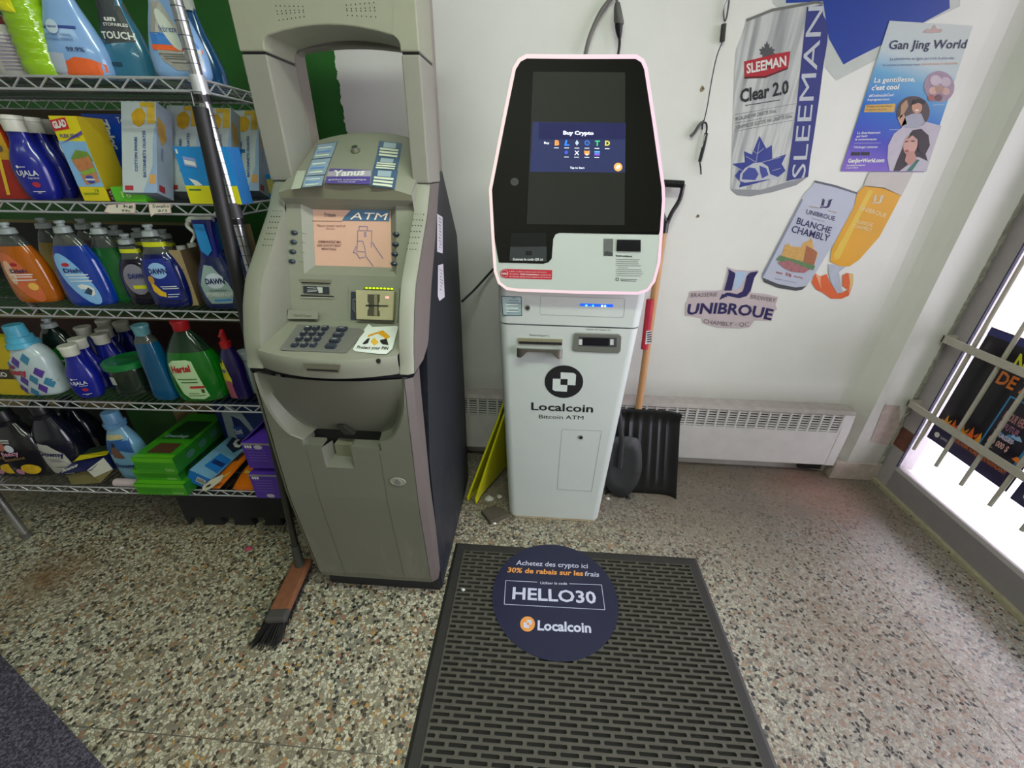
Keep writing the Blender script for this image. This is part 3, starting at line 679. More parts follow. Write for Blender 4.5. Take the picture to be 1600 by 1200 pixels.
# hood over the screen
def hoodz(x, y): t = (x-(XA+XB)/2)/.178; return 1.330+(y-1.14)*.50+.026*(1-t*t)
hx = [XA+(XB-XA)*i/16 for i in range(17)]
g = G(); hy = lambda x, v: 1.15+.0*x+(1.395-1.15)*v
g.grid([[(x, 1.175, 1.30) for x in hx], [(x, 1.152, 1.318+.000*x) for x in hx]]+[[(x, hy(x, v), hoodz(x, hy(x, v))-(.006 if v == 0 else 0)) for x in hx] for v in (0, .04, .2, .4, .6, .8, 1)]+[[(x, 1.41, 1.30) for x in hx]])
for x_ in (XA, XB):
    g.grid([[(x_, hy(x_, v), hoodz(x_, hy(x_, v))-.001) for v in (0, .25, .5, .75, 1)], [(x_, hy(x_, v)+.03*(1-v), 1.22) for v in (0, .25, .5, .75, 1)]])
g.build('hood', GM, at, smooth=True)
g = G(); g.grid([[(x, 1.150, 1.318) for x in hx], [(x, 1.149, hoodz(x, 1.15)-.004) for x in hx]]); g.build('hood_brow', GD, at, smooth=True)
HP = Plane((0, 1.27, 1.408), (0, -.5, 1))
def onhood(pt, o):
    p = HP(*pt)
    for _ in range(5): p = Plane((p.x, p.y, hoodz(p.x, p.y)+o), (0, -.5, 1))(*pt)
    return Vector((p.x, p.y, hoodz(p.x, p.y)+o))
def hflat(name, quad, m, o, par=at, n=6):
    a, b, c, d = [Vector((*p, 0)) for p in quad]; g = G()
    g.grid([[onhood(tuple((a.lerp(b, i/n).lerp(d.lerp(c, i/n), j/n)).to_2d()), o) for i in range(n+1)] for j in range(n+1)])
    return g.build(name, m, par)
hz = K(450, 210, 7.619)
ST = mat('#a9c4dc', .2, .35, var=.25, scale=30)
def band(s_, y0, y1, m, o, par, x0=.08, x1=.92):
    a, b, c, d = [Vector((*p, 0)) for p in s_]
    f_ = lambda u, v: tuple((a.lerp(b, u).lerp(d.lerp(c, u), v)).to_2d())
    return hflat('printed_band', [f_(x0, y0), f_(x1, y0), f_(x1, y1), f_(x0, y1)], m, o, par, 3)
for quad in (((352, 118), (592, 85), (520, 272), (285, 298)), ((283, 298), (520, 274), (442, 480), (203, 498)), ((200, 500), (440, 484), (405, 610), (160, 635))):
    q = [hz(*p) for p in quad]
    s_ = hflat('network_sticker', q, mat('#26384e', .3), .0008)
    hflat('sticker_face', [(p[0]+(c_[0]-p[0])*.05, p[1]+(c_[1]-p[1])*.05) for p in q for c_ in [(sum(z_[0] for z_ in q)/4, sum(z_[1] for z_ in q)/4)]], ST, .0014, s_)
    for i, m_ in enumerate((mat('#dfeee6', .3), mat('#5f93d8', .3), mat('#e4ecc8', .3))): band(q, .25+i*.25, .33+i*.25, m_, .002, s_, .12, .8)
for quad in (((1085, 75), (1362, 105), (1330, 290), (1050, 262)), ((1048, 265), (1330, 292), (1300, 430), (1010, 410)), ((1010, 412), (1312, 432), (1270, 648), (975, 612))):
    q = [hz(*p) for p in quad]
    s_ = hflat('network_sticker', q, mat('#46607c', .3, var=.2), .0008)
    band(q, .05, .38, mat('#9fb4bc', .3), .0014, s_, .22, .75)
    for i in range(3): band(q, .42+i*.19, .54+i*.19, mat('#d9dfc4', .3), .002, s_, .1, .88)
ys = hflat('company_sticker', [hz(500, 405), hz(995, 425), hz(970, 595), hz(432, 580)], mat('#564a94', .35), .0008)
hflat('printed_band', [hz(478, 440), hz(990, 428), hz(985, 500), hz(465, 500)], mat('#a9a3b0', .4), .0012, ys)
def htext(par, s, a, b, t, m, o, bold=.02):
    A, B, T = Vector(a), Vector(b), Vector(t)
    return text_map(par, s, m, lambda u, v: onhood(tuple(A+(B-A)*u+(T-A)*v), o), bold)
htext(ys, 'Yanus', hz(525, 498), hz(905, 482), hz(548, 425), WHITE, .002, .03)
htext(ys, 'guichet automatique', hz(480, 545), hz(930, 545), hz(484, 525), WHITE, .002, .0)
htext(ys, '514 555 0100', hz(590, 572), hz(800, 572), hz(593, 555), WHITE, .002, .0)
hflat('paper_label', [hz(110, 435), hz(215, 430), hz(150, 640), hz(35, 655)], mat('#b9c0ae', .5), .0006)
c = onhood(hz(808, 205), 0)+Vector((0, 0, .003))
lk = G().tube([c-Vector((0, 0, .004)), c+Vector((0, -.002, .004))], .0125, 20).build('lock_ring', GD, at, smooth=True)
G().tube([c, c+Vector((0, -.005, .009))], .0085, 16).build('hood_lock', CHROME, lk, smooth=True)
# pillars, topper and the rear frame
for s, x0, x1 in ((-1, XL, -.678), (1, XR, -.348)):
    G().box(min(x0, x1), max(x0, x1), 1.208, 1.345, 1.357, 1.632).build('topper_pillar', mat('#87867a', .5, var=.04), at, bevel=.004)
    G().box(min(x0, x1)+(.0 if s > 0 else .006), max(x0, x1)-(.006 if s > 0 else 0), 1.345, 1.405, 1.30, 1.95).build('rear_frame_post', mat('#857c74', .5, var=.05), at, bevel=.003)
    G().box(min(x0, x1)+.003, max(x0, x1)-.003, 1.212, 1.34, 1.631, 1.637).build('pillar_joint', INK, at)
# topper: box with an arched cut-out
def arch_pts(xl, xr, zb, zt, r, rise, y):
    p = [(xl, y, zb)]
    for i in range(7):
        a = math.pi-math.pi/2*i/6; p.append((xl+r+r*math.cos(a), y, zt-r+r*math.sin(a)))
    for i in range(1, 8): t = i/8; p.append((xl+r+(xr-xl-2*r)*t, y, zt+rise*4*t*(1-t)))
    for i in range(7):
        a = math.pi/2-math.pi/2*i/6; p.append((xr-r+r*math.cos(a), y, zt-r+r*math.sin(a)))
    p.append((xr, y, zb)); return p
ar = arch_pts(-.678, -.348, 1.637, 1.668, .022, .018, 1.205)
g = G(); g.prism([(XL, 1.205, 1.637)]+ar+[(XR, 1.205, 1.637), (XR, 1.205, 1.98), (XL, 1.205, 1.98)], (0, .14, 0))
tp = g.build('topper', mat('#92937f', .5, var=.04, bump=.03), at, bevel=.003)
fr = arch_pts(-.700, -.335, 1.46, 1.668, .03, .012, 1.352)
zz = 1.655
g = G(); ar2 = arch_pts(-.684, -.352, 1.46, 1.668, .025, .010, 1.36)
g.prism([(XL+.01, 1.36, 1.46)]+ar2+[(XR-.01, 1.36, 1.46), (XR-.01, 1.36, 1.9), (XL+.01, 1.36, 1.9)], (0, .035, 0)); g.build('rear_frame', mat('#807e72', .5), at, bevel=.003)
for dots, cols_ in ((((431, 9), (473, 10), (475, 26), (436, 32)), 7), (((541, 8), (584, 4), (587, 27), (543, 24)), 7)):
    g = G(); q = YP(1.2045)
    A, B, C_, D = [Vector((*d, 0)) for d in dots]
    for i in range(cols_):
        for v in (0, .35, .55, .98):
            p = (A.lerp(B, i/6)).lerp(D.lerp(C_, i/6), v); w_ = q(p.x, p.y); g.tube([w_, w_+Vector((0, .002, 0))], .0013, 6)
    g.build('speaker_holes', INK, tp)
# paper labels on the navy side
PS = XP(-.307)
i_ = K(540, 220, 5.4545); j_ = K(540, 420, 5.4545)
for pts in ([i_(780, 622), i_(827, 650), i_(828, 960), i_(780, 945)], [i_(788, 1062), i_(832, 1048), j_(845, 240), j_(800, 275), j_(785, 230)]):
    l_ = flat(at, 'paper_label', PS, pts, mat('#c9c6cc', .6, var=.15, scale=80), .001)
    x0, y0 = pts[0]; x1, y1 = pts[2]
    plines(l_, PS, [((x0+3+random.uniform(-1, 1), y0+6+i*5), (x0+6+random.uniform(-1, 1.5), y0+9+i*5)) for i in range(int((y1-y0)/5)-2)], .8, INK, .0018, 'handwriting')

# ------------------------------------------------------------------ white crypto kiosk
WK = mat('#c6d0c6', .35, var=.02, scale=10, coat=.3); WK2 = mat('#c4cbc6', .38, var=.03, scale=12, coat=.2)
kb = thing('crypto_kiosk', 'white crypto kiosk with glowing pink edge light and tall black touch screen', 'kiosk', (.117, 1.55, 0))
def krr(z, x0, x1, y0=1.36, y1=1.74, r=.032): return rrect((x0+x1)/2, (y0+y1)/2, x1-x0, y1-y0, r, z)
def kx(z): t = z/.915; return -.084-.046*t, .317+.040*t
ZSM = .912
zz = [0.012]+[ZSM*i/12 for i in range(1, 13)]
G().loft([krr(0, -.081, .314, 1.362)]+[krr(.012, -.081, .314, 1.362)]).build('base_skirt', mat('#b8a888', .6, var=.3, scale=40), kb)
G().loft([krr(z, *kx(z)) for z in zz]).build('lower_body', WK2, kb, smooth=True)
G().loft([krr(z, -.126, .353, 1.364) for z in (ZSM-.001, ZSM+.006)]).build('seam_gap', mat('#55585a', .6), kb)
G().loft([krr(ZSM+.006, -.131, .358), krr(1.06, -.133, .362), krr(1.12, -.133, .362)]).build('upper_band', WK2, kb, smooth=True)
# head
HPt = [(822, 84.5), (810, 91), (801, 105.5), (784, 190), (763.8, 296), (765, 319), (768, 372), (771.5, 424), (778, 443), (791, 453), (810, 455.5), (905, 459), (997, 460.5), (1013, 455), (1024, 440), (1032, 410), (1036, 360), (1039.5, 312), (1038.7, 291), (1026, 198), (1012, 105.5), (1006, 92), (995, 85), (905, 85)]
HY = 1.318
q = YP(HY)
outl = [q(*p) for p in HPt]
hc = sum(outl, Vector())/len(outl)
def inset(pts, d):
    out = []
    n = len(pts)
    for i in range(n):
        a, b, c = pts[i-1], pts[i], pts[(i+1) % n]
        t = ((b-a).normalized()+(c-b).normalized()).normalized(); nn = Vector((-t.z, 0, t.x))
        if nn.dot(hc-b) < 0: nn = -nn
        out.append(b+nn*d)
    return out
def ring_prism(g, o, i, d):
    n = len(o); d = Vector(d); g.v += o+i+[p+d for p in o]+[p+d for p in i]
    for k_ in range(n):
        j = (k_+1) % n
        g.f += [(k_, j, n+j, n+k_), (2*n+k_, 3*n+k_, 3*n+j, 2*n+j), (k_, 2*n+k_, 2*n+j, j), (n+k_, n+j, 3*n+j, 3*n+k_)]
    return g
def glow_mat():
    m, nt, b = nodemat('edge_light'); geo = N(nt, 'ShaderNodeNewGeometry'); xyz = N(nt, 'ShaderNodeSeparateXYZ'); nt.links.new(geo.outputs['Position'], xyz.inputs[0])
    mr = N(nt, 'ShaderNodeMapRange'); mr.inputs[1].default_value = -.15; mr.inputs[2].default_value = .3; nt.links.new(xyz.outputs[0], mr.inputs[0])
    c = mixc(nt, mr.outputs[0], (1, .78, .72, 1), (1, .66, .80, 1))
    nt.links.new(c, b.inputs['Emission Color']); b.inputs['Emission Strength'].default_value = .80; b.inputs['Base Color'].default_value = (.25, .2, .22, 1); return m
ring_prism(G(), outl, inset(outl, .0085), (0, .018, 0)).build('edge_light', glow_mat(), kb)
i1 = inset(outl, .009)
G().prism([p+Vector((0, .001, 0)) for p in i1], (0, .03, 0)).build('head_panel', WK, kb)
G().prism([p+Vector((0, .02, 0)) for p in inset(outl, .012)], (0, .10, 0)).build('head_housing', mat('#c2c6c4', .4), kb, bevel=.004)
# black glass over the upper part
HF = YP(HY+.001)
i2 = inset(outl, .0093)
def pyz(p): # back to pixels not needed: clip the outline at the glass edge
    return p
zc1 = HF(1030, 366).z; zc0 = HF(778, 410).z; xc = HF(862, 380).x
up = [p for p in i2 if p.z > zc0+.004]
# order runs from top-left round the left side; build the glass outline by hand
left = [p for p in i2[:10] if p.z > zc0+.003]; right = [p for p in i2[12:] if p.z > zc1+.003]
lb_ = HF(779.5, 410.3); rt_ = HF(1029, 366.5)
notch = [HF(849, 412), HF(857, 409.5), HF(862, 404), HF(863.5, 385), HF(864.5, 373), HF(868, 366), HF(874, 363.8)]
gl = G().face([p+Vector((0, -.0012, 0)) for p in left+[lb_]+notch+[rt_]+right])
glass = gl.build('black_glass', mat('#0c0d0c', .09, var=.0, spec=.6), kb)
KG = YP(HY-.0016)
flat(glass, 'display_area', KG, [(833, 112), (977, 113), (976, 352), (823, 350)], mat('#2a2b27', .16, var=.12, scale=6, emit=.12), .0004)
k7 = K(820, 160, 8.572)
bn = flat(glass, 'display_banner', KG, [k7(105, 260), k7(1350, 275), k7(1345, 940), k7(68, 930)], mat('#2a3054', .25, emit=.55, var=.05), .0008)
LW = mat('#e8ecf8', .4, emit=.75)
def kt(s, a, b, t, m=LW, bold=.02, par=bn, K_=k7, o=.0022, pl=KG): return ptext(par, s, pl, K_(*a), K_(*b), K_(*t), m, bold, o)
flat(bn, 'title_bar', KG, [k7(190, 268), k7(1345, 275), k7(1345, 495), k7(190, 492)], mat('#20224a', .25, emit=.5), .0013)
kt('Buy Crypto', (515, 430), (922, 434), (515, 380), bold=.04)
kt('Buy', (258, 555), (328, 556), (258, 525)); kt('-', (350, 548), (362, 548), (350, 545))
kt('Tap to Start', (605, 888), (798, 890), (606, 860))
cent = [(430, 540, '#e8924a'), (562, 545, '#2f7ce8'), (698, 540, '#a8b8c8'), (835, 542, '#2f66b8'), (970, 545, '#38b07c'), (1105, 545, '#c8c050'), (555, 670, '#3a52c0'), (695, 672, None), (832, 672, '#e8944a'), (968, 678, '#4a9ad8')]
def em(h): return mat(h, .4, emit=.7)
kt('B', (400, 572), (460, 574), (404, 505), em('#e8924a'), .05)
kt('L', (530, 575), (595, 575), (545, 505), em('#2f7ce8'), .05)
flat(bn, 'coin_icon', KG, [k7(698, 500), k7(725, 545), k7(698, 578), k7(673, 545)], em('#a8b8c8'), .002)
flat(bn, 'coin_icon', KG, ellip(*k7(835, 542), 4.3, 4.3), em('#2f66b8'), .002); flat(bn, 'coin_centre', KG, ellip(*k7(835, 542), 2.4, 2.4), em('#2a3054'), .0026)
kt('T', (938, 578), (1004, 578), (940, 510), em('#38b07c'), .05)
kt('D', (1072, 576), (1140, 578), (1076, 512), em('#c8c050'), .05)
flat(bn, 'coin_icon', KG, ellip(*k7(555, 670), 2.8, 2.8), em('#3a52c0'), .002)
kt('X', (662, 702), (728, 704), (665, 645), bold=.02)
flat(bn, 'coin_icon', KG, [k7(795, 642), k7(812, 650), k7(850, 650), k7(868, 642), k7(868, 690), k7(845, 710), k7(820, 710), k7(796, 688)], em('#e8944a'), .002)
flat(bn, 'coin_icon', KG, [k7(808, 690), k7(856, 690), k7(845, 708), k7(820, 708)], em('#e0dcd8'), .0026)
for i, c_ in enumerate(('#5ab0e0', '#5a80e0', '#8a50e0')): flat(bn, 'coin_icon', KG, [k7(935, 652+i*21), k7(1008, 652+i*21), k7(1000, 668+i*21), k7(930, 668+i*21)], em(c_), .002)
plines(bn, KG, [(k7(x-32, y), k7(x+32, y+1)) for x, y in ((422, 608), (560, 609), (698, 612), (832, 613), (966, 616), (1103, 619), (558, 731), (693, 733), (830, 735), (964, 737))], 1.0, LW, .002)
o_ = flat(bn, 'help_button', KG, ellip(*k7(1250, 866), 6.6, 6.6), em('#e8a050'), .002); flat(o_, 'button_mark', KG, ellip(*k7(1250, 866), 3.8, 2.4, a=-.7), LW, .0026)
# camera and the code scanner window
flat(glass, 'camera_lens', KG, ellip(804, 284, 6.5, 6.2), mat('#4a4c48', .3), .001)
k9 = K(780, 380, 6.667)
sw = flat(glass, 'scanner_window', KG, [(798.5, 364), (853.5, 364), (853.5, 408), (796.5, 408)], mat('#1c1e1e', .2), .0008)
flat(sw, 'scanner_shelf', KG, [k9(115, 38), k9(495, 35), k9(492, 190), k9(108, 182)], mat('#3a3f40', .4), .0012)
flat(sw, 'scanner_lens', KG, [k9(275, 80), k9(345, 82), k9(343, 126), k9(275, 124)], mat('#26282a', .2), .0018)
kt('Scannez le code QR ici', (140, 178), (455, 182), (142, 152), mat('#e0e4e0', .4), .03, sw, k9, .002)
# things on the white lower panel
HF2 = YP(HY+.001)
sp = flat(kb, 'phone_slot_plate', HF2, [k9(1088, -45), k9(1188, -45), k9(1184, 134), k9(1088, 132)], mat('#8f958f', .3, .6), .001)
flat(sp, 'slot_scoop', HF2, [k9(1095, 90), k9(1130, 84), k9(1180, 100), k9(1182, 132), k9(1092, 130)], mat('#5a5e5c', .3, .4), .0016)
fp = G(); q = HF2.off(.0); fp.prism([q(*p) for p in ((964, 374), (1001, 374.5), (1001, 393), (963, 392))], (0, -.005, 0)); fp = fp.build('receipt_reader', mat('#141618', .25), kb, bevel=.0015)
kt('Instructions', (1216, 138), (1384, 144), (1216, 120), INK, .03, kb, k9, .001, HF2)
LN = []
for i, (x0, x1) in enumerate(((1228, 1462), (1228, 1448), (1228, 1452), (1228, 1475), (1232, 1345), (1228, 1482), (1228, 1490), (1228, 1500), (1228, 1475))): y = 170+i*21; LN.append((k9(x0, y), k9(x1, y+3)))
plines(kb, HF2, LN, .7, mat('#6a706c', .5), .001)
plines(kb, HF2, [(k9(1216, 167+i*21), k9(1222, 168+i*21)) for i in (0, 1, 2, 3, 5, 6, 7, 8)]+[(k9(1262, 374), k9(1435, 380)), (k9(1265, 390), k9(1425, 396)), (k9(1216, 362), k9(1242, 363)), (k9(1242, 363), k9(1242, 388)), (k9(1242, 388), k9(1216, 387)), (k9(1216, 387), k9(1216, 362))], .8, INK, .001)
rs = flat(kb, 'red_warning_sticker', HF2, [k9(62, 268), k9(552, 280), k9(548, 378), k9(55, 365)], mat('#c4303e', .4), .001)
ro = flat(rs, 'stop_roundel', HF2, ellip(*k9(55, 316), 6.6, 6.8), mat('#c4303e', .4), .0014)
flat(ro, 'roundel_ring', HF2, ellip(*k9(55, 316), 5.8, 6.0), mat('#d8a8a8', .4), .0018); flat(ro, 'roundel_face', HF2, ellip(*k9(55, 316), 5.1, 5.3), mat('#b82c3a', .4), .0022)
kt('ARRET', (22, 325), (90, 328), (22, 306), WHITE, .03, ro, k9, .0028, HF2)
kt("L'ARC ou SRC et d'autres gens demandent", (108, 300), (498, 308), (108, 288), WHITE, .0, rs, k9, .002, HF2)
kt("d'utiliser", (108, 326), (210, 328), (108, 312), WHITE, .0, rs, k9, .002, HF2); kt('FAUX! Contactez-nous', (220, 330), (400, 334), (220, 314), WHITE, .03, rs, k9, .002, HF2); kt('la police et', (408, 334), (538, 337), (408, 320), WHITE, .0, rs, k9, .002, HF2)
kt('ne donnez jamais votre argent a un inconnu', (108, 352), (534, 362), (108, 338), WHITE, .0, rs, k9, .002, HF2)
# band: sticker, lock, panel and blue light
BP = YP(1.36)
bs = flat(kb, 'network_sticker', BP, [k9(22, 550), k9(232, 556), k9(238, 758), k9(36, 754)], mat('#2c3c44', .4), .001)
flat(bs, 'sticker_face', BP, [k9(30, 558), k9(225, 563), k9(230, 748), k9(44, 744)], mat('#a9c0c0', .3, .2, var=.2), .0015)
plines(bs, BP, [(k9(80+a, 570+i*26), k9(222-a, 573+i*26)) for i, a in enumerate((50, 20, 0, 10, 0, 20, 0))], 1.6, mat('#7a9098', .4), .002)
plines(bs, BP, [(k9(70, 640+i*35), k9(200, 643+i*35)) for i in range(3)], 1.4, mat('#dfe8d8', .4), .0024, 'light_bar')
c = BP(*k9(296, 670))
lk = G().tube([c, c+Vector((0, -.004, 0))], .0095, 20).build('lock_ring', CHROME, kb, smooth=True); G().tube([c+Vector((0, -.004, 0)), c+Vector((0, -.0065, 0))], .006, 12).build('keyway', mat('#55585a', .3, .8), lk)
GV = mat('#8b918e', .5)
def rect_line(par, pl, pts, w_, m, nm='panel_groove'):
    return plines(par, pl, [(pts[i], pts[(i+1) % len(pts)]) for i in range(len(pts))], w_, m, .0008, nm)
rect_line(kb, BP, [k9(440, 548), k9(1295, 578), k9(1308, 592), k9(1298, 765), k9(1285, 776), k9(440, 745), k9(425, 730), k9(430, 560)], .55, GV)
bl = flat(kb, 'status_light', BP, [k9(845, 627), k9(1188, 638), k9(1186, 666), k9(843, 654)], mat('#1450d0', .3, emit=1.2), .001)
for x, c_ in ((908, '#60c8ff'), (978, '#40a8ff'), (1072, '#e0f8ff'), (1104, '#a0e4ff')): flat(bl, 'led', BP, [k9(x-10, 638+(x-845)*.03), k9(x+10, 639+(x-845)*.03), k9(x+10, 656+(x-845)*.03), k9(x-10, 655+(x-845)*.03)], mat(c_, .3, emit=2.2), .0016)
# lower body: cash slot with a steel tray, note acceptor
kt("Retrait d'argent ici", (318, 964), (520, 972), (318, 946), INK, .0, kb, k9, .001, BP)
kt("Insérez de l'argent ici", (908, 904), (1158, 912), (908, 888), INK, .0, kb, k9, .001, BP)
G().prism([BP.off(.001)(*k9(*p)) for p in ((196, 985), (658, 1000), (656, 1060), (200, 1048))], (0, -.004, 0)).build('cash_slot_plate', mat('#a9a688', .35, .5), kb)
G().prism([BP.off(.006)(*k9(*p)) for p in ((206, 1022), (652, 1036), (652, 1060), (208, 1046))], (0, -.0005, 0)).build('cash_slot', INK, kb)
TM = mat('#8c877e', .32, .85, var=.05)
q = BP.off(.004)
a0 = q(*k9(188, 1066)); a1 = q(*k9(658, 1080)); bz = q(*k9(190, 1185)).z; 
zt = (a0.z+a1.z)/2; x0, x1 = a0.x, a1.x; yf = 1.325
g = G()
pl_ = smooth_open([(x0, 1.356, zt), (x0, 1.335, zt), (x0+.006, 1.328, zt), (x0+.014, 1.325, zt)], 3); pr_ = [(x0+x1-p[0], p[1], zt) for p in pl_][::-1]
hgt = .034
def low(x):
    d = min(x-x0, x1-x)
    return hgt if d < .016 else (hgt-(d-.016)*1.1 if d < .028 else max(.010, .0208-(d-.028)*1.2))
path = [tuple(p) for p in pl_]+[(x0+.014+(x1-x0-.028)*i/12, 1.325, zt) for i in range(1, 12)]+[tuple(p) for p in pr_]
g.grid([[(x, y, zt) for x, y, _ in path], [(x, y, zt-low(x)) for x, y, _ in path]]); g.box(x0+.004, x1-.004, 1.33, 1.357, zt-.012, zt-.0105)
g.build('cash_tray', TM, kb, smooth=True)
fr_ = G().prism([BP.off(.0)(*k9(*p)) for p in ((800, 928), (1250, 942), (1272, 960), (1262, 1120), (1240, 1143), (780, 1125), (762, 1105), (778, 945))], (0, -.006, 0)).build('note_acceptor', mat('#8d9088', .35, .6, var=.05), kb, bevel=.003)
flat(fr_, 'acceptor_well', BP.off(.006), [k9(830, 975), k9(1225, 986), k9(1222, 1085), k9(825, 1072)], mat('#43464a', .4), .0006)
flat(fr_, 'note_slot', BP.off(.006), [k9(865, 985), k9(1145, 992), k9(1142, 1072), k9(862, 1062)], mat('#0c0d18', .3), .0012)
for x in (838, 1165): flat(fr_, 'guide_roller', BP.off(.006), [k9(x-8, 1000), k9(x+28, 1001), k9(x+26, 1060), k9(x-10, 1058)], mat('#c9ccc8', .4), .0014)
# logo
km = K(700, 420, 2.7275)
lg = flat(kb, 'logo_disc', BP, ellip(*km(494, 481), 30.2, 25.5), INK, .001)
wl = mat('#ced6d0', .4)
flat(lg, 'logo_square', BP, [km(480, 441), km(536, 444), km(546, 452), km(543, 497), km(509, 495), km(510, 470), km(480, 469)], wl, .0016)
flat(lg, 'logo_square', BP, [km(447, 468), km(480, 469), km(479, 494), km(509, 496), km(507, 524), km(455, 521), km(445, 514)], wl, .0016)
kt('Localcoin', (355, 601), (618, 612), (355, 568), INK, .02, kb, km, .001, BP)
kt('Bitcoin ATM', (388, 637), (577, 643), (388, 620), INK, .0, kb, km, .001, BP)
rect_line(kb, BP, [km(486, 685), km(655, 691), km(612, 948), km(465, 940)], .5, GV)
c = BP(*km(566, 716)); lk = G().tube([c, c+Vector((0, -.005, 0))], .0085, 18).build('lock_ring', CHROME, kb, smooth=True); G().tube([c+Vector((0, -.005, 0)), c+Vector((0, -.007, 0))], .005, 12).build('keyway', mat('#3c3c38', .3, .6), lk)
# ------------------------------------------------------------------ chrome wire shelving
SA = Vector((-2.09, 1.089, 0)); SRZ = math.atan2(.056, 1.27)
SE = Vector((math.cos(SRZ), math.sin(SRZ), 0)); SN = Vector((-SE.y, SE.x, 0))
SLEN, SDEP = 1.268, .455
LV = dict(A=1.577, B=1.301, C=1.002, D=.672, E=.287)
def SPL(d): return Plane(SA+SN*d, SN)
def sloc(w_): v = Vector(w_)-SA; return v.dot(SE), v.dot(SN), w_[2]
def at_px(lv, x, y, d):   # -> s, height above the shelf
    w_ = SPL(d)(x, y); s, _, z = sloc(w_); return s, z-LV[lv]
def swd(s, d, z): return SA+SE*s+SN*d+Vector((0, 0, z))
sh = thing('wire_shelving', 'chrome wire shelving unit with five shelves of cleaning products on the left', 'shelf unit', SA, SRZ)
WIRE = mat('#c8cacc', .35, .55, var=.1, scale=60); WIRED = mat('#8c8f92', .35, .9, var=.2, scale=60)
for s in (0, SLEN):
    for d in (0, SDEP):
        g = G(); g.tube([(s, d, .0), (s, d, 2.05)], .0135, 14)
        p = g.build('post', CHROME, sh, world=False, smooth=True)
        g = G()
        for i in range(8, 80): g.tube([(s, d, i*.0254), (s, d, i*.0254+.0016)], .0141, 14)
        g.build('post_grooves', mat('#4a4a4e', .4, .6), p, world=False, kind='stuff')
        G().tube([(s, d, 0), (s, d, .02)], .017, 12).build('foot', mat('#55554e', .6), p, world=False)
WR_ = .0029
for lv, z in LV.items():
    z1 = z-.003; z0 = z-.028
    fr_ = G()
    for zz_ in (z1, z0):
        fr_.tube([(0, 0, zz_), (SLEN, 0, zz_)], WR_, 6); fr_.tube([(0, SDEP, zz_), (SLEN, SDEP, zz_)], WR_, 6)
        fr_.tube([(0, 0, zz_), (0, SDEP, zz_)], WR_, 6); fr_.tube([(SLEN, 0, zz_), (SLEN, SDEP, zz_)], WR_, 6)
    f_ = fr_.build('shelf_frame', WIRE, sh, world=False, smooth=True)
    g = G(); p = .066; n = int(SLEN/p)
    for d in (0, SDEP):
        pts = []
        for i in range(n+1):
            x = .02+i*p
            if x+p/2 > SLEN-.01: break
            pts += [(x, d, z0+.002), (x+p*.42, d, z1-.001), (x+p*.5, d, z1-.0005), (x+p*.92, d, z0+.001)]
        g.tube(pts, .0020, 5)
    for s in (0, SLEN):
        pts = []
        for i in range(6):
            y = .03+i*p; pts += [(s, y, z0+.002), (s, y+p*.5, z1-.001)]
        g.tube(pts, .0020, 5)
    g.build('truss_wire', WIRE, f_, world=False, smooth=True)
    g = G(); i = 0; x = .02
    while x < SLEN-.01:
        g.tube([(x, 0, z-.001), (x, SDEP, z-.001)], .0016, 4, cap=False); x += .0245
    for d in (.11, .23, .35): g.tube([(0, d, z-.006), (SLEN, d, z-.006)], .0026, 5)
    g.build('deck_wires', WIRED, f_, world=False, kind='stuff')
    for s in (0, SLEN):
        for d in (0, SDEP): G().tube([(s, d, z0-.006), (s, d, z1+.006)], .0175, 14, r2=.0165).build('collar', WIRE if lv != 'B' else mat('#3a3a3c', .5), f_, world=False, smooth=True)
    if lv in 'AB':
        G().tube([(SLEN, 0, z0-.022), (SLEN, 0, z0-.008)], .0178, 14).build('black_sleeve', BLACK, f_, world=False)
# price tickets clipped to the second shelf
for pts, tx in ((((162, 331), (168, 320), (212, 317), (212, 333), (172, 334)), ('1 kg', '99c')), (((232, 318), (266, 318), (268, 333), (242, 334), (236, 339), (233, 330)), ('Swabs', '2/1'))):
    c = sum((SPL(-.006)(*p) for p in pts), Vector())/len(pts)
    t = thing('price_ticket', 'handwritten price ticket on the second shelf edge, '+('left of the other' if tx[0] == '1 kg' else 'right of the other, with a torn corner'), 'price tag', c, group=None)
    flat(t, 'card', SPL(-.005), pts, mat('#c8a09a', .6), .0)
    xs_ = [p[0] for p in pts]; cxp = sum(xs_)/len(pts); cyp = sum(p[1] for p in pts)/len(pts)
    flat(t, 'card_face', SPL(-.005), [(cxp+(p[0]-cxp)*.93, cyp+(p[1]-cyp)*.88) for p in pts], mat('#d8d4c0', .6), .0006)
    x0 = max(xs_)-30
    ptext(t, tx[0], SPL(-.005), (x0, 324.5), (x0+26, 324), (x0, 319.5), INK, .0, .0014); ptext(t, tx[1], SPL(-.005), (x0+8, 331), (x0+22, 331), (x0+8, 327), INK, .0, .0014)

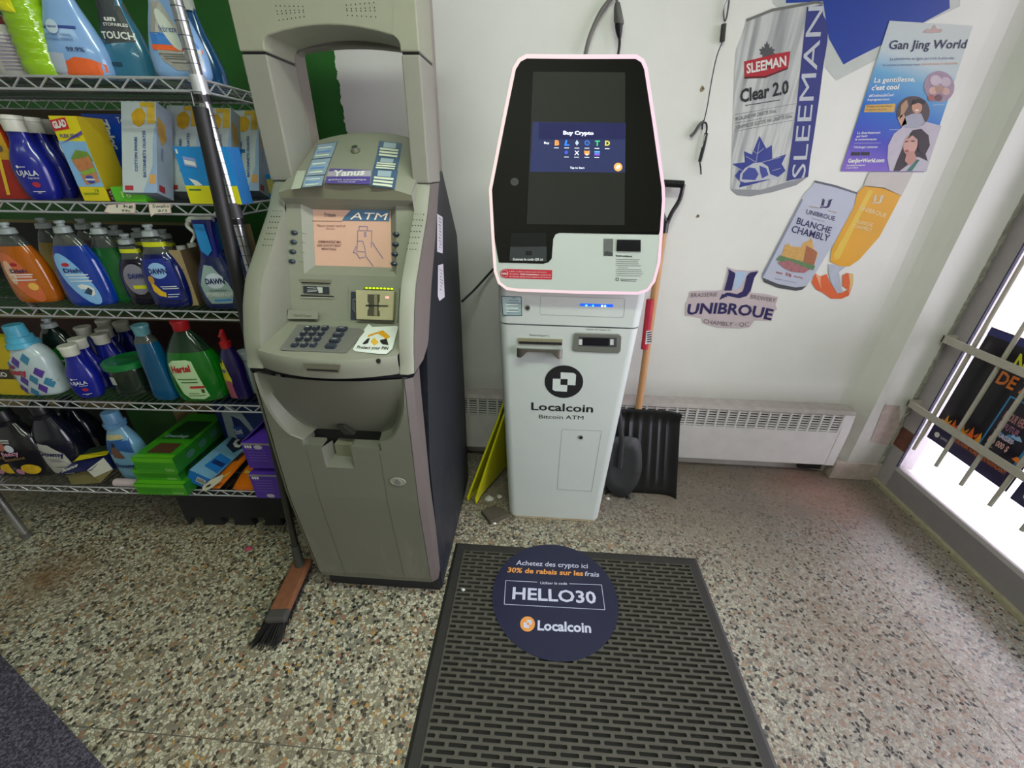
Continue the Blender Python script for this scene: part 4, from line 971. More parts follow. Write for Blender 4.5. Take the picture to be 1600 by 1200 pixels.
# ------------------------------------------------------------------ product builders (local: x right, y back, z up)
def ringse(z, rx, ry, n=2.4, k_=28, dx=0, dy=0):
    out = []
    for i in range(k_):
        t = 2*math.pi*i/k_; c, s = math.cos(t), math.sin(t)
        out.append((dx+rx*math.copysign(abs(c)**(2/n), c), dy+ry*math.copysign(abs(s)**(2/n), s), z))
    return out
class Body:
    def __init__(s, prof, w_, d_, h_, n=2.4): s.p = [(t*h_, a*w_/2, (b[0] if b else a)*d_/2) for t, a, *b in prof]; s.n = n; s.w = w_; s.h = h_; s.d = d_
    def at(s, z):
        z = max(s.p[0][0], min(s.p[-1][0], z))
        for (a, rx, ry), (b, rx2, ry2) in zip(s.p, s.p[1:]):
            if z <= b:
                t = (z-a)/(b-a) if b > a else 0; t = t*t*(3-2*t) if False else t
                return rx+(rx2-rx)*t, ry+(ry2-ry)*t
        return s.p[-1][1:]
    def front(s, x, z, o=.0006):
        rx, ry = s.at(z); u = min(.999, abs(x)/rx); return (x, -ry*(1-u**s.n)**(1/s.n)-o, z)
    def rings(s, z0, z1, m=26):
        return [ringse(z, *s.at(z), s.n) for z in [z0+(z1-z0)*i/m for i in range(m+1)]]
def smooth_prof(prof, n=5):
    p = [Vector((q[0], q[1], q[2] if len(q) > 2 else q[1])) for q in prof]; o = smooth_open(p, n)
    r = []; last = -1
    for v in o:
        if v.x > last+1e-5: r.append((v.x, v.y, v.z)); last = v.x
    return r
def put(root, g, name, m, smooth=True, par=None, **kw): return g.build(name, m, par or root, world=False, smooth=smooth, **kw)
def wrap(par, b, pts, m, o=.0006, name='label', rings=4):
    """pts in (x in half widths, z in heights)"""
    pts = [(x*b.w/2, z*b.h) for x, z in pts]; q = []
    for (x0, z0), (x1, z1) in zip(pts, pts[1:]+pts[:1]):
        n = max(1, int(math.hypot(x1-x0, z1-z0)/.012))
        q += [(x0+(x1-x0)*i/n, z0+(z1-z0)*i/n) for i in range(n)]
    cx = sum(p[0] for p in q)/len(q); cz = sum(p[1] for p in q)/len(q); g = G(); n = len(q)
    g.v.append(Vector(b.front(cx, cz, o)))
    for r in range(1, rings+1):
        for x, z in q: g.v.append(Vector(b.front(cx+(x-cx)*r/rings, cz+(z-cz)*r/rings, o)))
    for i in range(n): g.f.append((0, 1+i, 1+(i+1) % n))
    for r in range(rings-1):
        for i in range(n): a = 1+r*n+i; c = 1+r*n+(i+1) % n; g.f.append((a, a+n, c+n, c))
    return g.build(name, m, par, world=False)
def el(cx, cz, rx, rz, n=20, a=0): return ellip(cx, cz, rx, rz, n, a)
def wtext(par, b, s, x0, x1, z, hh, m, bold=.02, o=.0026, dz=0., vert=False):
    if vert: fn = lambda u, v: b.front((x0-hh*v*1.0)*b.w/2, (z+(x1-x0)*u)*b.h, o)
    else: fn = lambda u, v: b.front((x0+(x1-x0)*u)*b.w/2, (z+dz*u+hh*v)*b.h, o)
    o = max(o, .0026); return text_map(par, s, m, fn, bold, world=False)
def tlines(par, b, rows, m, o=.0024, th=.008):
    g = G()
    for x0, x1, z in rows:
        n = 4
        for i in range(n):
            xa = (x0+(x1-x0)*i/n)*b.w/2; xb = (x0+(x1-x0)*(i+1)/n)*b.w/2; za = z*b.h; zb = (z+th)*b.h
            g.add([b.front(xa, za, o), b.front(xb, za, o), b.front(xb, zb, o), b.front(xa, zb, o)], [(0, 1, 2, 3)])
    return g.build('fine_print', m, par, world=False)
def liquid(h): return mat(h, .12, 0, .06, 20, trans=.35, coat=.5)
CLEAR = mat('#a8b2ac', .08, 0, .02, 20, trans=.85, coat=.5)
CAPW = mat('#c9c9ba', .4); CAPG = mat('#b8c4c0', .3, trans=.3)
def new_item(name, label, cat, lv, xt, yt, d, group=None, rz=0., h_=None, dz=0.):
    s, h = at_px(lv, xt, yt, d); 
    if h_: h = h_
    w_ = swd(s, d, LV[lv]+dz)
    r = thing(name, label, cat, w_, SRZ+rz, group); return r, h
def cap_flip(root, z, r_, h_, m=CAPW, par=None):
    put(root, G().loft([ringse(z+t*h_, r_*a, r_*a, 2, 20) for t, a in ((0, .92), (.08, .96), (.72, .98), (.73, 1.06), (.95, 1.06), (1, 1.0))]), 'cap', m, par=par)
def cap_push(root, z, r_, h_, m=CAPG):
    c = put(root, G().loft([ringse(z+t*h_, r_*a, r_*a, 2, 18) for t, a in ((0, 1), (.45, .92), (.5, .8), (.55, .42), (.75, .42), (.78, .6), (.98, .56), (1, .4))]), 'cap', m)
def bottle(root, h, w_, d_, prof, col, liq=None, n=2.4, neckmat=None, bodyname='bottle_body'):
    b = Body(smooth_prof(prof), w_, d_, h, n); top = b.p[-1][0]
    if liq:
        zl = liq*h; put(root, G().loft(b.rings(0, zl)), bodyname, liquid(col)); put(root, G().loft(b.rings(zl, top, 16), cap=True), 'clear_shoulder', neckmat or CLEAR)
    else: put(root, G().loft(b.rings(0, top)), bodyname, col if not isinstance(col, str) else mat(col, .22, 0, .05, 15, coat=.4))
    return b
def dup(root, loc, label=None, rz=None):
    r = root.copy(); COL.objects.link(r); r.location = loc
    if rz is not None: r.rotation_euler = (0, 0, rz)
    if label: r['label'] = label
    for ch in list(root.children):
        c = ch.copy(); COL.objects.link(c); c.parent = r
        for g_ in list(ch.children):
            e_ = g_.copy(); COL.objects.link(e_); e_.parent = c
    return r
LBW = mat('#d9dcd4', .4)
# --- blue laundry whitener bottles
UP = [(0, .72), (.02, .80), (.12, .93), (.3, 1.0), (.42, .98), (.55, .82), (.66, .60), (.74, .50), (.82, .48)]
def make_ujala(lv, xt, yt, d, label, group):
    r, h = new_item('whitener_bottle', label, 'bottle', lv, xt, yt, d, group, rz=.28)
    b = bottle(r, h, .088, .055, UP, mat('#121c84', .25, 0, .04, 12, coat=.5))
    cap_flip(r, .815*h, .0235, .185*h)
    wtext(r, b, 'UJALA', -.55, .48, .30, .065, LBW, .01, .002); wtext(r, b, 'Supreme', -.1, .42, .262, .025, LBW, .0)
    wrap(r, b, el(-.42, .405, .07, .018, 10), LBW, .001, 'printed_dot', 1); tlines(r, b, [(-.32, .0, .40)], LBW)
    wrap(r, b, el(.12, .19, .2, .035, 14), mat('#a02838', .4), .001, 'printed_oval', 1)
    tlines(r, b, [(-.2, .4, .10), (.0, .2, .083)], LBW)
    return r
u1 = make_ujala('B', 14, 180, .05, 'blue whitener bottle with white cap on the second shelf, frontmost of three', 'whitener bottles on the second shelf')
s, h = at_px('B', 44, 184, .105); dup(u1, swd(s, .105, LV['B']), 'blue whitener bottle with white cap, middle of the three on the second shelf')
s, h = at_px('B', 68, 188, .16); dup(u1, swd(s, .16, LV['B']), 'blue whitener bottle with white cap, rearmost of the three beside the yellow sandwich-bag box')
u2 = make_ujala('D', 104, 539, .04, 'blue whitener bottle with round white cap, front one on the fourth shelf', 'whitener bottles on the fourth shelf')
for (x, y, d), lb in zip(((119, 528, .10), (124, 503, .21), (155, 522, .145), (161, 513, .20), (188, 504, .27), (162, 503, .29)),
    ('blue whitener bottle standing right behind the front one on the fourth shelf', 'blue whitener bottle in the back row of the fourth shelf, leftmost there', 'blue whitener bottle behind the green-lidded jar, frontmost of that file', 'blue whitener bottle behind the green-lidded jar, second of that file', 'blue whitener bottle at the back beside the teal bottle on the fourth shelf', 'blue whitener bottle at the back of the fourth shelf, nearly hidden by two others')):
    s, h = at_px('D', x, y, d); dup(u2, swd(s, d, LV['D']), lb)
# --- dish soap
DP = [(0, .84), (.02, .94), (.15, 1.0), (.35, .98), (.55, .86), (.70, .66), (.80, .48), (.86, .30), (.87, .28)]
def dish(lv, xt, yt, d, col, lab, w_=.125, group='dish soap bottles on the third shelf', art=None, liq=.72, dd=.06, cm=CAPG, prof=DP):
    r, h = new_item('dish_soap_bottle', lab, 'bottle', lv, xt, yt, d, group, rz=.15)
    b = bottle(r, h, w_, dd, prof, col, liq)
    cap_push(r, .865*h, .021, .135*h, cm)
    return r, b, h
r, b, h = dish('C', 4, 347, .07, '#d0700c', 'orange dish soap bottle with oval label, far left of the third shelf')
l_ = wrap(r, b, el(-.05, .33, .66, .24, a=-.35), mat('#c9683c', .35), .0008); wrap(r, b, el(-.4, .40, .2, .15, a=-.2), mat('#d8b090', .35), .0012, 'printed_swirl', 2)
wtext(r, b, 'Dish', -.35, .35, .40, .05, mat('#2a2a50', .4), .03, .0018); wrap(r, b, el(-.1, .50, .16, .022), mat('#a02030', .4), .0016, 'printed_oval', 1)
tlines(r, b, [(-.45, .5, .37), (-.3, .45, .34), (-.45, .55, .30)], LBW, .0018, .012); wrap(r, b, el(.3, .22, .2, .05), mat('#e0b050', .4), .0016, 'printed_orange_slice', 1)
r, b, h = dish('C', 62, 340, .20, '#b8a010', 'yellow dish soap bottle behind the orange and blue ones', .10, liq=.68)
r, b, h = dish('C', 91, 344, .05, '#0c3fae', 'blue dish soap bottle with oval sea label on the third shelf', .135)
l_ = wrap(r, b, el(-.02, .33, .66, .23, a=-.35), mat('#7fb0d8', .35), .0008)
wtext(r, b, 'Dish', -.38, .30, .42, .05, mat('#20306c', .4), .03, .0018); wrap(r, b, el(-.22, .51, .16, .022), mat('#b02030', .4), .0016, 'printed_oval', 1)
tlines(r, b, [(-.4, .5, .385), (-.3, .5, .35), (-.3, .55, .31)], LBW, .0018, .012)
wrap(r, b, [(-.1, .26), (.1, .28), (.35, .26), (.5, .22), (.45, .15), (.3, .12), (.35, .18), (.1, .24), (.0, .22)], LBW, .0016, 'printed_wave', 2); wrap(r, b, [(.05, .17), (.3, .24), (.42, .2), (.3, .14)], mat('#30455c', .4), .002, 'printed_wave', 2)
r, b, h = dish('C', 124, 341, .19, '#3a2a30', 'dark dish soap bottle with grey cap behind the blue sea-label bottle', .10)
r, b, h = dish('C', 149, 347, .09, '#0a6a2a', 'plain green dish soap bottle between the blue and the black ones', .11, liq=.70)
NP = [(0, .80), (.03, .9), (.2, 1.0), (.42, .98), (.58, .80), (.68, .58), (.75, .50), (.83, .48), (.85, .30)]
def dawn(xt, yt, d, col, lab, w_=.10):
    r, b, h = dish('C', xt, yt, d, col, lab, w_, liq=.66, prof=NP)
    g = G(); g.loft([ringse(z*h, b.at(z*h)[0]*1.03, b.at(z*h)[1]*1.03, 2.4) for z in (.745, .80)], cap=False); put(r, g, 'neck_band', mat('#c8cc18', .4))
    return r, b, h
r, b, h = dawn(193, 365, .07, '#120c24', 'black dish soap bottle with round silver label on the third shelf', .105)
wrap(r, b, el(.05, .38, .62, .22), mat('#8c8a98', .3, .4), .0008); wtext(r, b, 'DAWN', -.25, .55, .40, .07, mat('#182868', .4), .04, .002); wrap(r, b, [(-.2, .25), (.6, .25), (.6, .30), (-.2, .30)], mat('#c8c818', .4), .0014, 'printed_band', 2)
r, b, h = dawn(229, 350, .05, '#0c1c64', 'dark blue dish soap bottle with small yellow duckling on the label', .12)
wrap(r, b, [(-.6, .6), (.6, .62), (.75, .35), (.6, .1), (-.4, .12), (-.7, .3)], mat('#14267c', .35), .0008); wrap(r, b, el(.0, .47, .42, .095), mat('#8cb4d8', .4), .0014, 'printed_oval', 2)
wtext(r, b, 'DAWN', -.42, .42, .435, .065, mat('#101c5c', .4), .04, .002)
wrap(r, b, el(-.42, .36, .14, .05), mat('#b88a20', .4), .0016, 'printed_bird_head', 1); wrap(r, b, [(-.5, .32), (-.35, .31), (-.1, .22), (.05, .2), (.0, .14), (-.3, .16), (-.5, .22)], mat('#d8b020', .4), .0018, 'printed_bird_body', 2)
tlines(r, b, [(-.1, .6, .27), (-.05, .65, .245), (.1, .6, .17), (.05, .5, .14)], LBW, .0018, .01)
for i, (x, y, d) in enumerate(((176, 352, .20), (212, 356, .20), (252, 358, .20))):
    r, b, h = dawn(x, y, d, '#101a3c', ('dark bottle with grey cap behind the green dish soap, leftmost of the back row', 'dark bottle with a yellow neck band behind the black dish soap', 'dark bottle with a yellow neck band behind the duckling bottle')[i], .09)
# --- trigger sprays
SPP = [(0, .84), (.03, .94), (.2, 1.0), (.35, .92), (.52, .62), (.60, .50), (.62, .46)]
def trigger_head(root, h, z0, col, hc, w_=.05):
    put(root, G().loft([ringse(z0*h+t*(.97-z0)*h, w_/2*a, w_/2*c_, 4, 24, dx=dx_) for t, a, c_, dx_ in ((0, 1.0, .8, 0), (.3, 1.0, .75, 0), (.8, 1.05, .7, .002), (1, 1.15, .6, .004))]), 'spray_shroud', col)
    g = G(); g.loft([ringse(z, rx, .012, 3, 20, dx=dx_) for z, rx, dx_ in ((.945*h, .036, -.004), (.965*h, .038, -.004), (1.0*h, .03, .0))]); put(root, g, 'nozzle_top', hc)
    g = G(); pts = smooth_open([(-.034, 0, .955*h), (-.042, 0, .90*h), (-.030, 0, .82*h), (-.046, 0, .73*h)], 5); g.tube(pts, .0065, 8, r2=.0035); put(root, g, 'trigger', hc)
def powerwash(xt, yt, d, lab):
    r, h = new_item('trigger_spray_bottle', lab, 'spray bottle', 'C', xt, yt, d, 'blue trigger sprays on the third shelf', rz=.15)
    b = bottle(r, h, .125, .07, SPP, mat('#0c1e52', .22, 0, .05, 12, coat=.5))
    trigger_head(r, h, .58, mat('#161e78', .3, coat=.3), mat('#c4cabc', .4))
    put(r, G().add([(-.014, -.0255, .66*h), (.0, -.0258, .60*h), (.016, -.0255, .66*h), (.014, -.0225, .93*h), (-.014, -.0225, .93*h)], [(0, 1, 2, 3, 4)]), 'shroud_label', mat('#1f86c8', .35), smooth=False)
    wrap(r, b, [(-.62, .16), (-.7, .28), (-.35, .50), (.0, .49), (.55, .30), (.66, .2), (.5, .07), (-.45, .07)], mat('#9fb8b4', .3, .3), .0008)
    wrap(r, b, el(.02, .33, .42, .085), mat('#c8d4e0', .3), .0014, 'printed_oval', 2); wtext(r, b, 'DAWN', -.40, .44, .30, .06, mat('#141c54', .4), .04, .002)
    wtext(r, b, 'POWERWASH', -.5, .6, .155, .05, LBW, .03, .002); wtext(r, b, 'PLATINUM', -.3, .4, .215, .02, INK, .0, .002); wrap(r, b, [(-.25, .095), (.5, .1), (.5, .125), (-.25, .12)], mat('#3a86c8', .4), .0016, 'printed_band', 2)
    return r, h
pw, h = powerwash(313, 338, .05, 'blue trigger spray with white trigger and silver label, front right of the third shelf')
s, h = at_px('C', 345, 341, .11); dup(pw, swd(s, .11, LV['C']), 'blue trigger spray standing just behind and right of the front one')
# --- tan tray with bottle tops
def carton(name, lab, cat, loc, w_, d_, h_, cols, rz=0., roll=0., pitch=0., group=None, dz=0., open_top=False):
    """loc is the front-bottom centre; cols = front, side, top"""
    r = thing(name, lab, cat, loc, SRZ+rz, group)
    R = Matrix.Rotation(roll, 4, 'Y') @ Matrix.Rotation(pitch, 4, 'X')
    T = lambda x, y, z: (R @ Vector((x, y, z)))+Vector((0, 0, dz))
    g = G(); x0, x1 = -w_/2, w_/2
    vs = [T(x0, 0, 0), T(x1, 0, 0), T(x1, d_, 0), T(x0, d_, 0), T(x0, 0, h_), T(x1, 0, h_), T(x1, d_, h_), T(x0, d_, h_)]
    g.add(vs, [(0, 3, 2, 1), (1, 2, 6, 5), (2, 3, 7, 6), (3, 0, 4, 7)]); b_ = g.build('box_sides', cols[1], r, world=False)
    G().add([vs[0], vs[1], vs[5], vs[4]], [(0, 1, 2, 3)]).build('box_front', cols[0], r, world=False)
    if not open_top: G().add([vs[4], vs[5], vs[6], vs[7]], [(0, 1, 2, 3)]).build('box_lid', cols[2], r, world=False)
    F = lambda u, v, o=.0008: T(x0+w_*u, -o, h_*v); TP = lambda u, v, o=.0008: T(x0+w_*u, d_*v, h_+o); SD = lambda u, v, o=.0008: T(x1+o, d_*u, h_*v)
    return r, F, TP, SD
def art(par, S, pts, m, o=.0008, name='printed_shape'): return G().face([S(u, v, o) for u, v in pts]).build(name, m, par, world=False)
def atext(par, S, s, u0, v0, u1, v1, hh, m, bold=.02, o=.0016):
    du, dv = u1-u0, v1-v0
    # up direction perpendicular in the face, given as (hu, hv)
    return text_map(par, s, m, lambda a, b: S(u0+du*a+hh[0]*b, v0+dv*a+hh[1]*b, o), bold, world=False)
def rc(u0, v0, u1, v1): return [(u0, v0), (u1, v0), (u1, v1), (u0, v1)]
def pr_(lv, x, y, d, dz=0.): s, h = at_px(lv, x, y, d); return swd(s, d, LV[lv]+dz), h
TAN = mat('#a08c62', .7, var=.1)
loc, h = pr_('C', 272, 391, .05)
r, F, TP, SD = carton('cardboard_tray', 'open tan cardboard tray of small bottles between two dish soaps', 'carton', loc, .035, .2, h, (TAN, mat('#5c4a34', .8), TAN), open_top=True)
for v in (.33, .66): art(r, F, rc(.05, v, .8, v+.012), mat('#5a4a34', .6), .001, 'perforation')
for i in range(4):
    p = Vector(F(.5, 1.0)); G().loft([[(p.x+.012*math.cos(t)+.0*i, p.y+.03+i*.045+.012*math.sin(t), p.z+zz_-.02) for t in (2*math.pi*k_/12 for k_ in range(12))] for zz_ in (0, .028)]).build('white_lid', mat('#b8bab4', .5), r, world=False)
# small bottle seen between the post and the machine
r, h = new_item('small_bottle', 'small blue and yellow bottle between the shelf post and the cash machine', 'bottle', 'C', 384, 398, .30)
b = bottle(r, h, .06, .05, [(0, .9), (.05, 1), (.5, 1), (.6, .8), (.85, .5)], mat('#a8a820', .3)); cap_flip(r, .83*h, .016, .17*h, mat('#1c2c88', .3))
# --- top shelf (A)
# pouch and clear bottle at the left edge
r, h = new_item('detergent_pouch', 'white detergent pack with dark red band at the top left corner', 'pack', 'A', 10, 60, .06, h_=.24)
b = bottle(r, h, .10, .05, [(0, .9), (.05, 1), (.5, 1), (.85, .96), (1, .8)], mat('#b9b9b2', .3, var=.1)); wrap(r, b, [(-.98, .42), (.98, .42), (.98, .48), (-.98, .48)], mat('#6a1c28', .4), .001, 'printed_band', 3); wtext(r, b, 'US', -.2, .9, .50, .12, mat('#2c4438', .4), .04)
tlines(r, b, [(-.2, .9, .06+i*.03) for i in range(10)], mat('#8c7aa0', .4)); wrap(r, b, [(.0, .28), (.45, .28), (.45, .36), (.0, .36)], mat('#d0d0c8', .4), .0016, 'printed_square', 2)
r, h = new_item('clear_bottle', 'clear bottle with coloured label behind the white pack on the top shelf', 'bottle', 'A', 30, 40, .14, h_=.25)
b = bottle(r, h, .09, .05, [(0, .9), (.05, 1), (.4, .94), (.6, 1), (.85, .8), (.9, .3)], mat('#a9b6a8', .15, trans=.4)); wrap(r, b, el(.1, .5, .6, .18), mat('#5a70b0', .4), .001); cap_flip(r, .88*h, .02, .12*h)
r, h = new_item('floor_cleaner_bottle', 'bright yellow-green ribbed bottle on the top shelf', 'bottle', 'A', 46, 40, .05, h_=.29)
gp = [(0, .92)]+[(.04+i*.036, 1.0-.02*i/3+(.06 if i % 2 else -.01)) for i in range(18)]+[(.72, .7), (.85, .35), (.9, .3)]
b = Body(gp, .088, .07, h); put(r, G().loft(b.rings(0, b.p[-1][0], 70)), 'bottle_body', mat('#9fd018', .12, 0, .18, 14, trans=.25, coat=.6)); cap_flip(r, .9*h, .018, .1*h)
wrap(r, b, [(-.5, .5), (.3, .52), (.3, .40), (-.5, .42)], mat('#d8d81c', .3), .002, 'label', 3)
FP = [(0, .86), (.03, .97), (.10, 1.0), (.2, .97), (.36, .76), (.5, .52), (.62, .40), (.66, .38)]
def freshener(xt, d, w_, m, lab, rz=0.):
    r, h = new_item('fabric_spray_bottle', lab, 'spray bottle', 'A', xt, 70, d, 'fabric sprays on the top shelf', h_=.29, rz=.15)
    b = bottle(r, h, w_, .06, FP, m); put(r, G().loft([ringse(z*h, .021, .019, 3, 20) for z in (.64, .8, .95)]), 'spray_shroud', LBW)
    g = G(); g.box(-.035, .02, -.012, .012, .93*h, .99*h); put(r, g, 'nozzle_top', LBW, False); put(r, G().tube(smooth_open([(-.022, 0, .92*h), (-.034, 0, .86*h), (-.028, 0, .78*h)], 4), .005, 8), 'trigger', LBW)
    return r, b, h
LB = mat('#7fa6d2', .22, 0, .04, 10, coat=.5)
r, b, h = freshener(118, .06, .135, LB, 'pale blue fabric spray bottle with orange flowers at its base, third from left')
wrap(r, b, [(-.85, .01), (.9, .01), (.92, .10), (.55, .13), (.1, .14), (-.3, .10), (-.9, .08)], mat('#d8602c', .3, var=.25, scale=25), .0008, 'printed_flowers'); wrap(r, b, [(-.3, .01), (-.85, .01), (-.8, .17), (-.2, .16)], mat('#aab4c4', .3), .0014, 'printed_cloth', 3)
wrap(r, b, el(-.30, .335, .2, .048), mat('#b8ccd8', .3), .0018, 'printed_roundel', 2); wrap(r, b, [(-.75, .325), (.42, .325), (.42, .345), (-.75, .345)], mat('#30488c', .4), .0010, 'printed_band', 3)
wtext(r, b, 'febreze', -.45, -.15, .328, .018, mat('#30488c', .4), .01, .0024); wtext(r, b, 'ANTIBACTERIAL', -.65, .25, .275, .018, mat('#4a6690', .4), .0); wtext(r, b, 'ANTIBACTERIEN', -.65, .25, .245, .018, mat('#4a6690', .4), .0)
wtext(r, b, '99.9%', -.05, .5, .175, .03, mat('#2c3c5c', .4), .02, .002)
r, b, h = freshener(196, .10, .11, mat('#2f6e8c', .2, 0, .1, 10, coat=.5), 'teal fabric spray bottle with charcoal label, fourth from left')
wrap(r, b, [(-.6, .55), (.5, .55), (.85, .28), (-.85, .25), (-.75, .4)], mat('#3c4244', .4), .0008); wtext(r, b, 'TOUCH', -.6, .7, .29, .05, LBW, .03, .002); wtext(r, b, 'un', -.3, .15, .41, .035, LBW, .04, .002); wtext(r, b, 'STOPABLES', -.4, .55, .375, .022, LBW, .02, .002)
wrap(r, b, [(-.6, .10), (-.1, .10), (-.1, .13), (-.6, .13)], mat('#1c4458', .4), .001, 'printed_band', 2)
r, b, h = freshener(276, .05, .125, LB, 'light blue fabric spray bottle with silver teardrop label, nearest the chrome post')
wrap(r, b, [(-.62, .30), (-.35, .50), (-.05, .50), (.35, .34), (.9, .22), (.9, .06), (.0, .05), (-.45, .12)], mat('#b9b9b0', .25, .5), .0008)
wrap(r, b, [(-.66, .22), (.9, .21), (.7, .29), (-.66, .30)], mat('#3a78c0', .35), .0014, 'printed_band', 3); wrap(r, b, [(-.68, .185), (.95, .175), (.95, .21), (-.68, .22)], mat('#e0602a', .35), .0016, 'printed_band', 3)
wrap(r, b, el(.05, .315, .36, .085, a=-.3), mat('#c4ccc0', .3), .002, 'printed_roundel', 2); wtext(r, b, 'febreze', -.26, .34, .30, .045, mat('#2c4a80', .4), .0, .0028)
tlines(r, b, [(-.5, .8, .155), (-.35, .8, .14), (-.3, .7, .125), (-.1, .7, .10)], mat('#6a6c68', .4), .002, .006)
r, b, h = freshener(306, .27, .12, mat('#1f5c94', .15, 0, .1, 10, coat=.5), 'dark blue spray bottle behind the chrome post on the top shelf')
# black hanging item at the back of the top shelf
# --- second shelf (B)
loc, h = pr_('B', -32, 201, .04)
r, F, TP, SD = carton('bleach_pouch', 'yellow and red cleaner pack at the left end of the second shelf', 'pack', loc, .10, .05, .20, (mat('#c89c20', .4, var=.1), mat('#a83818', .4), mat('#c89c20', .4)))
art(r, F, rc(0, 0, 1, .48), mat('#9c2416', .4, var=.2, scale=30)); art(r, F, [(.45, .05), (.7, .5), (.6, .5), (.35, .05)], mat('#d8b830', .4), .0016); art(r, F, el(.75, .62, .12, .05), mat('#5a5450', .4), .0016)
loc, h = pr_('B', 96.5, 181, .02); wv = (SPL(.02)(118, 181)-SPL(.02)(75, 181)).length
YL = mat('#d8c814', .4)
r, F, TP, SD = carton('sandwich_bag_box', 'yellow sandwich-bag box with red logo panel on the second shelf', 'box', loc, wv, .075, h, (YL, mat('#a89418', .45), YL))
art(r, F, rc(.0, .18, 1, .72), mat('#7fb0d4', .4, var=.1, scale=30)); art(r, F, [(.0, .83), (.6, .86), (.6, .985), (.0, .95)], mat('#b82028', .4), .0012); atext(r, F, 'GLAD', .05, .86, .56, .89, (0, .075), LBW, .06)
atext(r, F, 'FLEX SEAL', .15, .76, .85, .765, (0, .04), mat('#2c3c84', .4), .02); art(r, F, [(.0, .68), (.12, .70), (1, .84), (1, .80)], mat('#5c489c', .4), .0010)
art(r, F, [(.2, .52), (.5, .62), (.9, .60), (1, .5), (.85, .46), (.3, .46)], mat('#6c8c34', .5, var=.4, scale=50), .0016, 'printed_lettuce'); art(r, F, [(.2, .5), (.9, .55), (.95, .42), (.3, .36)], mat('#b87848', .5, var=.4, scale=50), .0018, 'printed_sandwich')
art(r, F, [(.35, .36), (.95, .42), (.95, .36), (.4, .32)], mat('#86a83c', .5, var=.4, scale=50), .002, 'printed_lettuce'); art(r, F, [(.3, .34), (.95, .36), (.9, .24), (.35, .2)], mat('#b88058', .5, var=.4, scale=50), .0016, 'printed_sandwich')
art(r, F, el(.6, .27, .17, .05), mat('#3c4c9c', .4), .0022, 'printed_seal'); art(r, F, rc(.42, .258, .78, .28), LBW, .0026, 'printed_band')
atext(r, F, 'SANDWICH', .12, .075, .7, .08, (0, .03), mat('#5c8c20', .4), .03); atext(r, F, '16', .6, .12, .75, .12, (0, .04), mat('#5c8c20', .4), .03)
art(r, SD, rc(.02, .0, .35, .15), mat('#5c2020', .5)); atext(r, SD, 'GLAD', .3, .01, .3, .13, (-.22, 0), LBW, .03)
loc, h = pr_('B', 162, 178, .125); zw = (SPL(.125)(198, 178)-SPL(.125)(126, 178)).length; BZ = mat('#1348b8', .35, var=.08)
r, F, TP, SD = carton('freezer_bag_box', 'blue freezer-bag box with slanted white lettering on the second shelf', 'box', loc, zw, .05, h, (BZ, mat('#12307c', .45), BZ))
atext(r, F, 'Ziploc', .36, .95, .42, .60, (.17, 0), LBW, .05)
art(r, F, rc(.20, .95, .22, .6), LBW, .001, 'printed_line'); art(r, F, [(.0, .55), (.25, .4), (.6, .22), (1, .15), (1, 0), (.0, 0)], mat('#4c9c38', .4, var=.15, scale=30), .001); art(r, F, [(.1, .35), (.3, .40), (.62, .1), (.5, .05), (.3, .12)], mat('#c0a050', .5, var=.3, scale=50), .0014, 'printed_bread')
art(r, F, [(.62, .18), (.85, .16), (.85, .30), (.62, .31)], mat('#d0cc20', .4), .002, 'printed_seal'); atext(r, F, 'Top', .74, .9, .95, .9, (0, .07), LBW, .02)
loc, h = pr_('B', 196, 292, .012)
r, F, TP, SD = carton('green_pouch', 'bright green pack lying under the blue freezer-bag box', 'pack', loc, .085, .10, h, (mat('#58b428', .4), mat('#58b428', .4), mat('#58b428', .4)))
atext(r, F, '16', .3, .3, .6, .3, (0, .4), mat('#a8d880', .4), .02)
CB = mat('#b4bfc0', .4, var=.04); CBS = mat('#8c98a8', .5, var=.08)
def swab(s_, d, lab, w_=.093, h_=.235):
    loc = swd(s_, d, LV['B']+.024)
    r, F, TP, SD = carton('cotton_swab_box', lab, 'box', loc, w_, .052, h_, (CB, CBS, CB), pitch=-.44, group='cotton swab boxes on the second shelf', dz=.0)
    art(r, F, [(.30, .86), (.45, .92), (.6, .93), (.72, .86), (.66, .76), (.5, .72), (.34, .76)], mat('#c49a1c', .5, var=.3, scale=40), .001, 'printed_swabs'); art(r, F, rc(.75, .76, .97, .99), mat('#ceaa38', .5, var=.3, scale=40), .001, 'printed_swabs'); art(r, F, rc(.55, .94, .97, .99), mat('#c4a42c', .5, var=.3, scale=40), .0013, 'printed_swabs')
    IB = mat('#2c508c', .4)
    atext(r, F, 'COTTON SWABS', .46, .23, .46, .61, (-.085, 0), IB, .02); atext(r, F, 'BATONNETS OUATES', .70, .17, .70, .68, (-.085, 0), IB, .02)
    art(r, F, rc(.08, .025, .32, .075), mat('#a83438', .4), .001, 'printed_tag'); art(r, F, rc(.78, .10, .96, .20), mat('#d09c58', .4), .001, 'printed_tag'); art(r, F, [(1, .8), (.9, .6), (.88, .3), (.6, 0), (1, 0)], mat('#90a8c4', .4), .0006, 'printed_shape')
    art(r, SD, [(.05, .85), (.5, .8), (.6, .65), (.3, .55), (.1, .65)], mat('#a8843c', .5, var=.3, scale=40), .001, 'printed_swabs'); atext(r, SD, 'COTTON', .35, .38, .35, .52, (-.1, 0), IB, .02); art(r, SD, rc(.1, .03, .45, .10), mat('#8c2c34', .4), .001, 'printed_tag')
    return r
swab(1.027, .0, 'white and yellow cotton swab box tilted back at the front of the second shelf')
swab(1.09, .075, 'cotton swab box directly behind the front one, its swab picture showing')
swab(1.15, .12, 'cotton swab box third in the tilted row, above the blue cleaning-pad boxes')
